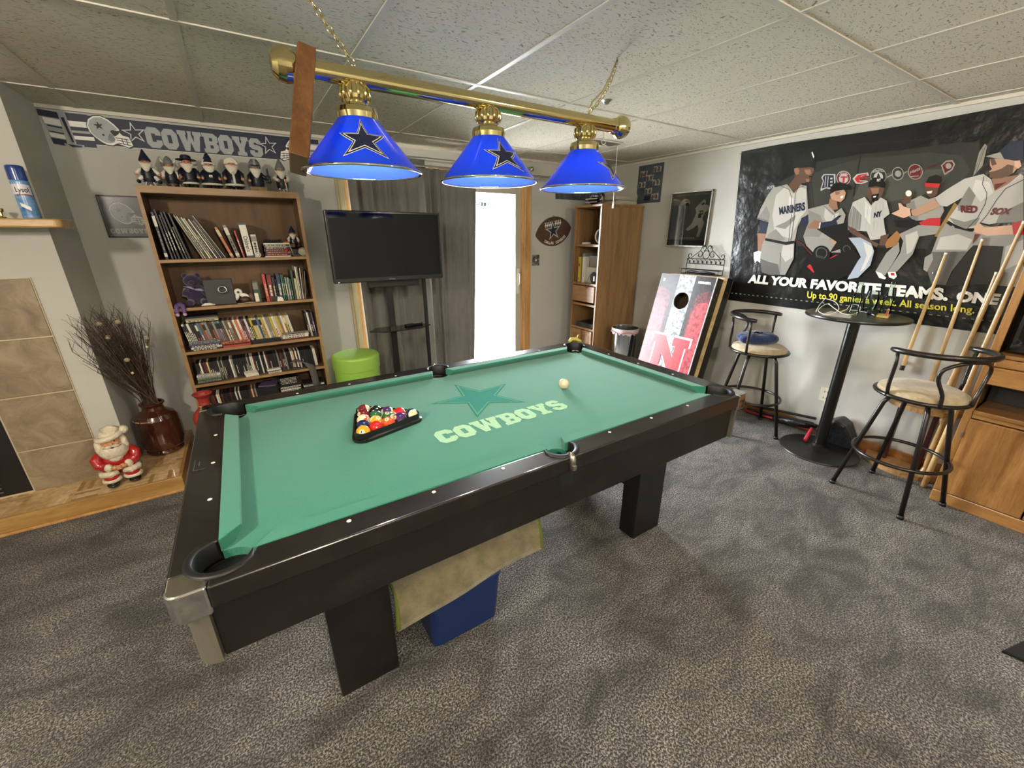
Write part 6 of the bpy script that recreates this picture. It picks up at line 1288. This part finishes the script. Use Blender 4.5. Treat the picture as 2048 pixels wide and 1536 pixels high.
q = MB(wood_mat('bamboo', 'a88a48', 'c7a863', 'd9c084', 'x', 9)); q.M = Matrix.Translation((2.60, -.665, bz+.0005)) @ Matrix.Rotation(.2, 4, 'Z'); q.rbox((-.05, -.03, 0), (.05, .03, .016), .003); q.build('block', kb)
for i, c in enumerate(['b5392c', 'c96f45', 'e6e0d0', 'e6e0d0', 'e6e0d0']):
    q = MB(cmat(c)); q.M = Matrix.Translation((2.60, -.665, bz+.0165)) @ Matrix.Rotation(.2, 4, 'Z'); q.lathe([(0, 0), (.0045, 0), (.0045, .036), (0, .036)], (-.03+.013*i, -.016, 0), 10); q.build('peg', kb)
q = MB(mat('paper_white', 'cfcdc6', .7)); q.add([tuple(onT(*k, z=bz+.001)) for k in ((1641, 630), (1662, 622), (1704, 632), (1700, 637))], [(0, 1, 2, 3)]); tag(q.build('paper_sheet', solid=.0008), 'white paper sheet lying under the white cord on the bar table', 'paper')
cr = [(1632, 624), (1637, 616), (1650, 610), (1664, 607), (1676, 612), (1677, 621), (1665, 628), (1648, 629), (1636, 622), (1652, 615), (1668, 622), (1684, 628), (1704, 630), (1717, 626), (1719, 619), (1706, 616), (1692, 622), (1678, 627), (1690, 621), (1712, 622), (1736, 626), (1748, 631)]
zs = [.004, .02, .05, .06, .04, .012, .004, .004, .008, .03, .02, .006, .004, .012, .03, .034, .014, .005, .006, .004, .003, .003]
pts = []
for (u, v), dz in zip(cr, zs): p = P(u, v+dz*250*.0, z=bz+.004); pts.append((min(p.x, 2.78), p.y, bz+.003+dz*.9))
def smooth(pts, k=4):
    out = []
    for i in range(len(pts)-1):
        p0, p1, p2, p3 = [Vector(pts[max(0, min(len(pts)-1, j))]) for j in (i-1, i, i+1, i+2)]
        for s in range(k): t = s/k; out.append(.5*((2*p1)+(p2-p0)*t+(2*p0-5*p1+4*p2-p3)*t*t+(3*p1-p0-3*p2+p3)*t**3))
    return out+[Vector(pts[-1])]
tag(MB(WHT).tube(smooth(pts), .0028, 6).build('charging_cord'), 'thin white cord looping across the bar table top', 'cord')

# ================= BAR STOOLS =================
SUE = mat('seat_suede', '9c8a6a', .85, noise=('b8a888', 9, (1, 1, 1), .4, .65), sheen=.3)
def stool(x, y, back, feet, label):
    """back: direction angle of the backrest, feet: angle of the first leg"""
    t = thing('bar_stool', (x, y, 0), label, 'bar stool', 'black metal bar stools')
    pz = lambda r, a, z: (x+r*math.cos(a), y+r*math.sin(a), z)
    MB(SUE).lathe([(0, .672), (.185, .672), (.196, .684), (.192, .702), (.165, .718), (.10, .727), (0, .730)], (x, y, 0), 44).build('seat', t)
    MB(BMT).tube([pz(.203, 2*PI*k/44, .674) for k in range(44)], .011, 10, closed=True).lathe([(0, .655), (.15, .655), (.15, .671), (0, .671)], (x, y, 0), 30).build('seat_ring', t)
    for k in range(4):
        a = feet+k*PI/2
        MB(BMT).tube([pz(.115, a, .662), pz(.15, a, .60), pz(.270, a, .014)], .0125, 12).use(RUB).tube([pz(.268, a, .022), pz(.271, a, 0)], .0165, 12).build('leg', t)
    MB(BMT).tube([pz(.222, 2*PI*k/44, .285) for k in range(44)], .010, 10, closed=True).build('foot_ring', t)
    A = [back+math.radians(-98+196*k/28) for k in range(29)]
    ends = lambda k: .222+.012*math.cos((k-14)/14*PI/2)
    MB(BMT).tube([pz(ends(k), a, .935+.012*math.cos((k-14)/14*PI/2)) for k, a in enumerate(A)], [.012]+[.0155]*27+[.012], 12).build('back_rail', t)
    for sg in (-1, 1):
        a = back+sg*math.radians(88); MB(BMT).tube([pz(.205, a, .675), pz(.214, a, .74), pz(.212, a, .86), pz(.222, a, .93)], .0095, 10).build('back_post', t)
    lp = [(-26, .675), (-27, .72), (-20, .80), (-10, .87), (0, .905)]; lp = lp+[(-a, z) for a, z in lp[::-1][1:]]
    lp = [(-24, .675), (-26, .74), (-36, .82), (-34, .88), (-14, .922), (14, .922), (34, .88), (36, .82), (26, .74), (24, .675)]
    MB(BMT).tube(smooth([pz(.208+.012*(z-.675)/.25, back+math.radians(a), z) for a, z in lp], 3), .0095, 10).build('back_loop', t)
    return t
stool(2.49, .0, math.radians(95), math.atan2(-.272, -.003), 'black metal bar stool with suede seat and blue cloth left of the bar table')
stool(2.29, -1.02, math.radians(238), math.atan2(.235, -.14), 'black metal bar stool with empty suede seat in front of the oak cabinet')
bs = thing('folded_cloth', (2.50, .04, .725), 'navy blue folded garment lying on the left bar stool seat', 'garment')
NB = mat('navy_fleece', '1b2c58', .9, sheen=.3, bump=(40, .6, .01))
q = MB(NB); q.M = Matrix.Translation((2.50, .035, .724)) @ Matrix.Rotation(-.6, 4, 'Z')
q.grid(lambda u, v: ((.145+.012*math.sin(6*u*PI*2))*math.copysign(abs(math.cos(2*PI*u))**.6, math.cos(2*PI*u))*max(.02, math.sin(PI*v))**.35, (.095+.01*math.sin(4*u*PI*2+1))*math.copysign(abs(math.sin(2*PI*u))**.6, math.sin(2*PI*u))*max(.02, math.sin(PI*v))**.35, .04-.04*math.cos(PI*v)+.006*math.sin(5*u*PI*2)*v), 48, 14, wrap_u=True); q.build('bundle', bs)
q = MB(mat('navy_light', '5b6a94', .8)); q.M = Matrix.Translation((2.50, .035, .806)) @ Matrix.Rotation(-.6, 4, 'Z'); q.tube([(-.09, -.02, .0), (-.05, -.05, .002), (0, -.055, .003), (.03, -.03, .003)], .0025, 6).tube([(.03, .02, .002), (.07, .03, 0), (.1, .01, -.003)], .0025, 6); q.build('seam', bs)

# ================= CUE STAND AND CUES =================
cs = thing('cue_stand', (2.72, -.99, 0), 'round wooden floor cue stand with two shelves beside the oak cabinet', 'cue stand')
CW = wood_mat('stand_wood', '7c5a34', 'a07a4b', 'b8915c', 'x', 9, rough=.35, coat=.3); DR = mat('stand_red_panel', '3a0f10', .35)
def halfdisc(q, z0, z1, r, cx=2.83, cy=-.965): q.prism([(cx, cy+r)]+[(cx+r*math.cos(t), cy+r*math.sin(t)) for t in [PI/2+PI*k/20 for k in range(21)]], z0, z1)
q = MB(CW); halfdisc(q, .0, .03, .215); q.build('base', cs)
q = MB(CW); halfdisc(q, .455, .485, .20); q.build('upper_shelf', cs)
q = MB(mat('green_pad', '1f5c3a', .9)); q.prism([(2.68, -1.04), (2.72, -1.10), (2.78, -1.12), (2.80, -1.05)], .0305, .033); q.build('felt_pad', cs)
for y in (-.86, -1.04): MB(DR).rbox((2.76, y-.012, .03), (2.80, y+.012, .455), .003).build('support_panel', cs)
q = MB(CW).lathe([(.016, .03), (.022, .06), (.014, .09), (.020, .22), (.014, .40), (.024, .43), (.014, .455)], (2.70, -1.09, 0), 18); q.build('turned_post', cs)
q = MB(CW).lathe([(.014, .485), (.022, .50), (.012, .52), (.022, .55), (.024, .565), (.014, .585), (0, .588)], (2.72, -1.12, 0), 18); q.build('finial', cs)
def cue(p0, p1, r0, r1, lab, butt=BLK):
    t = thing('pool_cue', p0, lab, 'pool cue', 'wooden pool cues against the right wall')
    p0 = Vector(p0); p1 = Vector(p1); d = p1-p0
    MB(CUE).cyl(p0+d*.045, p1-d*.018, r0, r1, 14).build('shaft', t)
    MB(butt).cyl(p0, p0+d*.045, r0, r0, 14).build('butt_cap', t)
    q = MB(WHT).cyl(p1-d*.018, p1-d*.004, r1*1.05, r1*1.05, 12); q.use(mat('cue_tip', '4d4a44', .8)).cyl(p1-d*.004, p1, r1, r1*.9, 12); q.build('ferrule', t); return t
px0 = 2.80
def wp(u, v, x=px0): p = P(u, v, x=x); return (x, p.y, p.z)
t = cue(wp(1803, 740, 2.825), wp(1893, 504, 2.825), .0125, .0075, 'short pool cue with black butt hung on the wall left of the others')
MB(CHR).tube([(XR-.001, t.location.y+.01, 1.30), (2.835, t.location.y+.01, 1.30), (2.835, t.location.y+.01, 1.31)], .003, 6).rbox((2.84, -.80, .70), (XR-.0005, -.78, .72), .002).build('wall_clip', t)
cue((2.79, -.955, .486), wp(1966, 476, 2.835), .0145, .0065, 'pool cue standing on the cue stand second from the left')
cue((2.77, -1.055, .486), wp(1994, 543, 2.83), .0145, .0075, 'shorter pool cue standing on the cue stand in the middle of the group')
cue((2.735, -1.04, .486), wp(2050, 440, 2.80), .015, .008, 'slanting pool cue on the cue stand closest to the oak cabinet')
cue((2.60, -1.125, .001), (2.70, -1.145, 1.62), .016, .009, 'long pool cue standing on the carpet against the oak cabinet', CW)

# ================= OAK ENTERTAINMENT CABINET =================
ex0, ex1, ey1, ey0, eh = 2.46, 2.85, -1.185, -2.30, 1.86
ec = thing('oak_cabinet', (2.64, -1.74, 0), 'large honey oak cabinet with dark media opening at the right edge', 'cabinet')
MB(OAK).box((ex0+.02, ey1-.02, 0), (ex1, ey1, eh-.03)).build('side_panel', ec); MB(OAK).box((ex0+.02, ey0, 0), (ex1, ey0+.02, eh-.03)).build('side_panel', ec)
MB(OAKH).rbox((ex0-.01, ey0-.01, eh-.03), (ex1, ey1+.01, eh), .005).build('top_panel', ec); MB(OAK).box((ex1-.01, ey0+.02, .07), (ex1-.002, ey1-.02, eh-.03)).build('back_panel', ec)
for y in (ey1-.035, ey0): MB(OAKX).rbox((ex0, y, .075), (ex0+.02, y+.035, eh-.03), .004).build('face_stile', ec)
MB(OAKH).rbox((ex0-.008, ey0, 0), (ex0+.02, ey1, .075), .006).build('plinth', ec)
MB(OAKH).rbox((ex0-.014, ey0+.02, .915), (ex1-.01, ey1-.036, .935), .005).build('media_shelf', ec)
MB(OAKH).rbox((ex0-.008, ey0+.036, .865), (ex0+.02, ey1-.036, .912), .006).build('top_rail', ec)
dr = MB(OAKH).rbox((ex0-.012, -1.735, .765), (ex0+.01, ey1-.036, .862), .006).build('drawer', ec)
MB(OAKH).rbox((ex0-.012, ey0+.036, .765), (ex0+.01, -1.742, .862), .006).build('drawer', ec)
MB(OAKH).rbox((ex0-.014, ey0+.02, .585), (ex1-.01, ey1-.036, .61), .005).rbox((ex0, ey0+.036, .56), (ex0+.02, ey1-.036, .585), .002).build('shelf', ec)
MB(BM).box((ex0+.25, ey0+.02, .612), (ex0+.26, ey1-.036, .76)).build('niche_back', ec)
for a, b in ((-1.535, ey1-.034), (-1.905, -1.542), (ey0+.036, -1.912)):
    dd = MB(OAKX).rbox((ex0-.014, a, .08), (ex0+.006, b, .556), .004).build('door', ec)
    if a == -1.535: continue
    pn = MB(OAKX)
    pn.add([(ex0-.014, a+.03, .11), (ex0-.014, b-.03, .11), (ex0-.014, b-.03, .50), (ex0-.014, (a+b)/2, .50), (ex0-.014, a+.03, .50), (ex0-.021, a+.05, .13), (ex0-.021, b-.05, .13), (ex0-.021, b-.05, .48), (ex0-.021, (a+b)/2, .48), (ex0-.021, a+.05, .48)],
           [(5, 6, 7, 8, 9), (0, 1, 6, 5), (1, 2, 7, 6), (2, 3, 8, 7), (3, 4, 9, 8), (4, 0, 5, 9)]); pn.build('raised_panel', dd)
MB(DCHR).rbox((ex0-.018, ey1-.03, .44), (ex0-.012, ey1-.022, .475), .001).build('hinge', ec)
mt = thing('cabinet_television', (2.6, -1.7, .936), 'large black television filling the opening of the oak cabinet', 'television')
MB(MATS['tv_bezel']).rbox((ex0+.05, -2.25, .94), (ex0+.2, -1.235, 1.72), .01).build('housing', mt); MB(MATS['tv_screen']).box((ex0+.047, -2.22, .99), (ex0+.05, -1.26, 1.69)).build('screen', mt)

# ================= FLOOR CLUTTER BY THE WALL =================
bg = thing('nylon_bag', (2.77, -.60, 0), 'black nylon bag slumped against the wall behind the bar table', 'bag')
q = MB(mat('nylon_black', '17181a', .4, bump=(25, .8, .012))); q.prism([(-.70, .014), (-.45, .014), (-.44, .10), (-.47, .17), (-.56, .235), (-.62, .20), (-.68, .09)], 2.715, 2.835, lambda x, y, h: (h-.05*(y/.235) if h < 2.8 else h, x, y)); q.build('body', bg, bevel=.02, seg=3)
fu = thing('folded_chair', (2.79, -.15, 0), 'folded black and red camping chair lying along the baseboard', 'folded chair')
for k, (y0, y1, z0, z1, m_) in enumerate(((.12, -.42, .05, .10, BMT), (.14, -.40, .02, .05, mat('tube_red', '8d1f28', .4)), (.10, -.40, .085, .145, BMT), (.05, -.42, .03, .075, BLK))):
    MB(m_).cyl((2.79+.012*k-.03, y0, z0+.01), (2.79+.010*k-.03, y1, z1+.01), .011, n=12).build('tube', fu)
MB(MATS['nylon_black']).tube([(2.775, -.10, .045), (2.775, -.25, .07), (2.775, -.39, .09)], [.018, .034, .03], 12).build('fabric_roll', fu)
tag(MB(mat('red_handle', 'b52a38', .35)).tube([(2.56, -.44, .045), (2.68, -.425, .105)], .013, 12).build('red_torch'), 'red handled stick resting against the bar table base', 'handle')
tag(MB(MATS['tube_red']).cyl((2.80, -.72, .012), (2.80, -.83, .012), .010, n=10).build('red_tube'), 'dark red tube on the carpet right of the black bag', 'tube')
# ================= UNDER THE TABLE =================
co = thing('blue_cooler', (-.37, -.28, 0), 'dark blue plastic bin under the pool table', 'bin')
q = MB(mat('bin_blue', '142a5a', .45)); n = 8
def rr(w2, h2, r, z):
    out = []
    for cx, cy, a0 in ((w2-r, h2-r, 0), (-w2+r, h2-r, PI/2), (-w2+r, -h2+r, PI), (w2-r, -h2+r, 1.5*PI)): out += [(-.355+cx+r*math.cos(a0+PI/2*k/5), -.27+cy+r*math.sin(a0+PI/2*k/5), z) for k in range(6)]
    return out
rg = [rr(.13, .165, .03, 0), rr(.145, .185, .03, .006), rr(.158, .200, .03, .235), rr(.162, .204, .03, .24), rr(.162, .204, .03, .25), rr(.15, .19, .03, .25)]
n = len(rg[0]); vs = [p for g_ in rg for p in g_]; q.add(vs, [(i*n+j, i*n+(j+1) % n, (i+1)*n+(j+1) % n, (i+1)*n+j) for i in range(5) for j in range(n)]+[list(range(n))[::-1]], False); q.build('body', co)
mt2 = thing('folded_mat', (-.3, -.35, .33), 'beige green edged mat draped over the blue bin under the table', 'mat')
MT = mat('mat_beige', '8d8364', .95, noise=('6f674c', 14, (1, 1, 1), .4, .65), sheen=.4, bump=(260, .9, .006)); 
def mf(u, v, top):   # u along x, v front to back
    x = -.615+.62*u; y = -.515+.34*v
    drop = (1-min(1, v/.28))**1.6; z = .345-.085*drop*(1-.35*u)-.012*math.sin(5*u+1)*drop+.045*u*(1-drop)+.02*math.sin(PI*u)*v-.02*(1-u)
    return (x-.02*drop, y+.02*drop, z+(.02 if top else 0)+.004*math.sin(11*u+7*v))
q = MB(MT).grid(lambda u, v: mf(u, v, 1), 28, 18).grid(lambda s, t: tuple(Vector(mf(s, 0, 0))*(1-t)+Vector(mf(s, 0, 1))*t), 28, 2); q.grid(lambda u, v: mf(u, 1-v, 0), 28, 18); q.build('mat_body', mt2)
for u in (0, 1):
    q = MB(mat('mat_green_edge', '5c6a22', .8)); q.grid(lambda s, t, u=u: tuple(Vector(mf(u, s, 0))*(1-t)+Vector(mf(u, s, 1))*t), 18, 2)
    q.tube([Vector(mf(u, k/17, 0))*.5+Vector(mf(u, k/17, 1))*.5 for k in range(18)], .009, 6); q.build('edge_binding', mt2)

tag(MB(mat('tag_white', '8d93a0', .6)).tube([(-.63, -.452, .47), (-.628, -.458, .45), (-.631, -.46, .425)], [.004, .011, .003], 8).build('cloth_tag'), 'small pale cloth tag beside the table leg above the mat', 'tag')
# black cloth at the right edge of the carpet
q = MB(mat('cloth_black', '0b0b0c', .95)); q.prism([(1.355, -1.660), (1.50, -1.700), (1.62, -1.735), (1.62, -1.87), (1.42, -1.87), (1.372, -1.725)], .001, .014); tag(q.build('black_sock', bevel=.005, seg=3), 'tip of a black sock on the carpet at the right edge', 'sock')
# ================= CHALK ON THE FAR CORNER POCKET =================
ck = thing('bridge_head', (1.045, .56, TOP), 'yellow plastic bridge head resting on the far right corner pocket', 'cue bridge')
YP = mat('yellow_plastic', 'c0b04a', .4)
MB(YP).tube([(1.02, .592, TOP+.016), (1.05, .60, TOP+.032), (1.085, .585, TOP+.030), (1.105, .555, TOP+.016)], [.007, .012, .012, .007], 10, flat=1.4).build('head', ck)
MB(YP).tube([(1.085, .585, TOP+.034), (1.115, .60, TOP+.055)], .005, 8).build('stem', ck)

# ================= LEFT: SANTA, VASES, SPRAY CAN =================
sx0, sy0, sz0 = -1.725, 1.585, .1005
sa = thing('santa_figurine', (sx0, sy0, sz0), 'ceramic Santa figure seated with red arms and white fur on the hearth', 'figurine')
RED = mat('ceramic_red', 'b01f20', .2, coat=.6); CRM = mat('ceramic_cream', 'e0d6bc', .3, coat=.3, bump=(55, 1, .010)); BTK = mat('ceramic_black', '14100f', .15, coat=.6); FLS = mat('ceramic_flesh', 'cf9468', .3, coat=.3)
T = Matrix.Translation((sx0, sy0, sz0)) @ Matrix.Rotation(.22, 4, 'Z') @ Matrix.Scale(1.03, 4)
def sb_(m): q = MB(m); q.M = T.copy(); return q
sb_(RED).ball((0, .01, .13), (.078, .058, .085), 26).build('torso', sa)
for sg in (-1, 1):
    sb_(RED).tube([(sg*.035, .0, .085), (sg*.045, -.035, .078), (sg*.047, -.055, .05), (sg*.047, -.056, .035)], [.034, .037, .033, .030], 16).build('leg', sa)
    sb_(CRM).tube([(sg*.047+.033*math.cos(t), -.045+.032*math.sin(t), .040) for t in [2*PI*k/20 for k in range(20)]], .013, 10, closed=True).tube([(sg*.012, -.064, .085), (sg*.045, -.075, .082), (sg*.078, -.055, .084), (sg*.085, -.02, .09)], [.015, .018, .018, .015], 12).build('fur_cuff', sa)
    sb_(BTK).ball((sg*.048, -.064, .0155), (.030, .040, .0155), 20).lathe([(.026, .012), (.026, .035)], (sg*.047, -.05, 0), 16).build('boot', sa)
    sb_(RED).tube([(sg*.062, .0, .195), (sg*.086, -.012, .165), (sg*.080, -.03, .135), (sg*.055, -.052, .122)], [.024, .028, .026, .022], 14).build('arm', sa)
    sb_(CRM).ball((sg*.045, -.058, .120), (.021, .018, .024), 16).build('fur_wrist', sa)
    h = sb_(FLS).ball((sg*.018, -.072, .118), (.020, .013, .014), 14)
    for k in range(4): h.tube([(sg*.012, -.078, .127-.006*k), (-sg*.004, -.084, .126-.006*k), (-sg*.012, -.080, .125-.006*k)], .0042, 8)
    h.tube([(sg*.026, -.076, .126), (sg*.012, -.083, .133)], .0045, 8); h.build('hand', sa)
sb_(FLS).ball((0, -.006, .262), (.046, .042, .046), 24).ball((0, -.05, .257), (.009, .010, .009), 12).ball((-.022, -.04, .252), (.013, .009, .010), 12).ball((.022, -.04, .252), (.013, .009, .010), 12).build('head', sa)
e = sb_(BINK)
for sg in (-1, 1): e.ball((sg*.017, -.043, .270), (.0045, .004, .0035), 10)
e.build('eyes', sa); sb_(mat('mouth_dark', '3a1512', .3)).ball((0, -.063, .238), (.009, .004, .0035), 10).build('mouth', sa)
b = sb_(CRM).ball((0, -.030, .205), (.064, .040, .052), 24)
for sg in (-1, 1): b.tube([(0, -.060, .247), (sg*.018, -.062, .246), (sg*.038, -.048, .240)], [.006, .010, .005], 10).tube([(sg*.046, -.01, .29), (sg*.055, -.008, .262), (sg*.055, -.012, .225), (sg*.04, -.03, .19)], [.012, .017, .020, .022], 12)
b.ball((0, -.042, .170), (.034, .02, .03), 16); b.build('beard', sa)
hh_ = sb_(CRM).tube([(.050*math.cos(t), -.004+.046*math.sin(t), .292+.010*math.cos(t)) for t in [2*PI*k/24 for k in range(24)]], .0165, 12, closed=True)
hh_.ball((0, 0, .305), (.045, .042, .032), 20); hh_.build('hat_trim', sa)
sb_(CRM).tube([(-.005, .0, .312), (.022, -.004, .332), (.048, -.008, .322)], [.040, .028, .018], 14).build('hat', sa)
sb_(CRM).ball((.068, 0, .312), .025, 18).build('pompom', sa)
# brown glass jar with branches
vx, vy, vz = -1.552, 1.925, .1005
va = thing('brown_glass_jar', (vx, vy, vz), 'large brown glass jar holding dry branches on the hearth', 'vase')
BG_ = mat('brown_glass', '381a10', .06, coat=.6, spec=.8, noise=('52291a', 10, (1, 1, .5), .4, .7))
MB(BG_).lathe([(0, 0), (.098, 0), (.106, .008), (.106, .02), (.100, .03), (.112, .05), (.121, .09), (.123, .20), (.120, .255), (.105, .285), (.075, .305), (.062, .315), (.058, .335), (.064, .35), (.070, .356), (.070, .364), (.062, .368), (.054, .362), (.052, .32), (.06, .30), (.095, .27), (.108, .24), (.108, .06), (.09, .02), (0, .015)], (vx, vy, vz), 56).build('jar', va)
q = MB(mat('emboss_sparkle', 'b09080', .1, coat=1))  # raised beads coloured pale to stand in for sparkles on the glass
for k in range(26):
    if k in (6, 7, 13): continue
    an = -1.35+.056*k; q.ball((vx+.121*math.sin(an), vy-.121*math.cos(an), vz+.262), (.003, .003, .005), 8)
q.build('embossed_band', va)
br_ = thing('dry_branches', (vx, vy, vz+.3), 'tall spray of dry brown twigs standing in the brown glass jar', 'dried branches')
TWG = mat('twig_brown', '46372a', .8); TW2 = mat('twig_light', '6a5640', .8); rb = random.Random(11)
q = MB(TWG); q2 = MB(TW2)
jt = Vector((vx, vy, vz+.345))
for k in range(150):
    a = rb.uniform(0, 2*PI); r0 = rb.uniform(0, .042); base = Vector((vx+r0*math.cos(a), vy+r0*math.sin(a), vz+.05))
    uu = rb.triangular(140, 312, 225); vv = 628+abs(rb.gauss(0, 42))+.22*abs(uu-235); yy = rb.uniform(1.6, 2.1) if uu > 225 else rb.uniform(1.54, 1.68)
    tip = P(uu, vv, y=yy)
    if tip.x < -1.665 and tip.y > 1.68: tip = P(uu, vv, y=1.6)
    if rb.random() < .25: tip = tip.lerp(jt, rb.uniform(.1, .35))
    neck = jt+Vector((r0*math.cos(a)*1.05, r0*math.sin(a)*1.05, 0)); mid = neck.lerp(tip, .5)+Vector((rb.uniform(-.012, .012), rb.uniform(-.012, .012), .02))
    if mid.x < -1.665 and mid.y > 1.68: mid.x = -1.66
    pts = smooth([base, neck, mid, tip+Vector((rb.uniform(-.02, .02), 0, 0))], 4); (q if k % 4 else q2).tube(pts, [.0024*(1-.7*i/len(pts))+.0005 for i in range(len(pts))], 5)
    for _ in range(6):
        p = pts[rb.randrange(8, len(pts))]; e_ = p+Vector((rb.uniform(-.06, .04), rb.uniform(-.03, .03), rb.uniform(.03, .10)))
        if e_.x < -1.665 and e_.y > 1.68: continue
        q.tube([p, p.lerp(e_, .5)+Vector((0, 0, .008)), e_], [.001, .0008, .0004], 4)
q.mats += [TW2]; off_ = len(q.v); q.v += q2.v; q.f += [[i+off_ for i in f] for f in q2.f]; q.mi += [1]*len(q2.f); q.sm += q2.sm
q.build('twigs', br_)
for (u, v) in ((199, 648), (216, 675), (293, 676), (254, 720), (236, 644)):
    p = P(u, v, y=1.60); qq = MB(mat('pod_striped', 'b8a98c', .6)); qq.ball((p.x, p.y, p.z), (.014, .014, .013), 14)
    for dz in (-.007, 0, .007): r__ = math.sqrt(.0142**2-dz*dz)*1.04; qq.use(TWG).tube([(p.x+r__*math.cos(t), p.y+r__*math.sin(t), p.z+dz) for t in [2*PI*k/14 for k in range(14)]], .0014, 5, closed=True)
    qq.build('seed_pod', br_)
for (u, v) in ((294, 694), (265, 746)):
    p = P(u, v, y=1.70); MB(cmat('c9b98c')).ball((p.x, p.y, p.z), (.008, .008, .009), 10).build('seed_pod', br_)
# red vase
rv = thing('red_floor_vase', (-1.235, 1.63, 0), 'tall matte red floor vase with flared rim beside the hearth', 'vase')
MB(mat('red_ceramic', '8f2a22', .5, noise=('a63a2e', 16, (1, 1, .3), .35, .7))).lathe([(0, 0), (.052, 0), (.05, .02), (.054, .08), (.068, .25), (.082, .37), (.083, .395), (.070, .43), (.045, .458), (.032, .478), (.030, .50), (.034, .53), (.052, .552), (.056, .558), (.052, .562), (.036, .552), (.026, .53), (.024, .50), (0, .45)], (-1.235, 1.63, 0), 44).build('body', rv)
MB(cmat('c9b98c')).tube([(-1.235+.0335*math.cos(t), 1.63+.0335*math.sin(t), .476) for t in [2*PI*k/28 for k in range(28)]], .0028, 6, closed=True).build('neck_cord', rv)
# spray can
ly = thing('spray_can', (-1.705, 1.60, 1.6195), 'blue disinfectant spray can with white label on the mantel shelf', 'spray can')
lx, l_y, lz, lr = -1.705, 1.60, 1.6198, .033
CB = mat('can_blue', '3f77b4', .25, coat=.4, noise=('7fa8cf', 14, (1, 1, 2.5), .35, .65))
MB(CB).lathe([(0, 0), (lr-.002, 0), (lr, .004), (lr, .168), (lr-.004, .176), (0, .176)], (lx, l_y, lz), 40).build('can', ly)
MB(mat('cap_navy', '123a86', .15, coat=.6)).lathe([(lr-.004, .174), (lr+.001, .176), (lr, .225), (lr-.001, .236), (lr-.006, .241), (0, .241)], (lx, l_y, lz), 40).build('cap', ly)
q = MB(mat('label_white', 'dcd6de', .3)); lf = lambda an, z, l=0: (lx+(lr+.0004+.0003*l)*math.sin(an), l_y-(lr+.0004+.0003*l)*math.cos(an), lz+z)
q.grid(lambda u, v: lf(-1.3+2.6*u, .108+.045*v+.004*math.sin(PI*u)), 20, 3); q.use(BINK); put_text(q, 'Lysol', lambda s, t: lf(-.50+1.45*s, .112+.030*t, 1), .02, shear=0)
q.use(mat('label_red', '8a4a58', .3)).grid(lambda u, v: lf(-.6+1.7*u, .100+.007*v+.006*math.sin(PI*u), 1), 12, 2); q.use(WINK).grid(lambda u, v: lf(-.5+1.0*u, .055+.018*v-.02*u, 1), 8, 3); q.use(mat('label_deep', '1f4f86', .3)).grid(lambda u, v: lf(-.45+.8*u, .044+.012*v-.02*u, 1), 8, 3); q.build('label', ly)
cn = P(4, 424, y=1.62); tag(MB(BRS).lathe([(0, 0), (.018, 0), (.016, .006), (.008, .012), (.007, .026), (.014, .034), (.015, .045), (0, .045)], (cn.x-.006, 1.62, 1.6198), 20).build('brass_candlestick'), 'small brass candlestick at the left end of the visible mantel', 'candlestick')
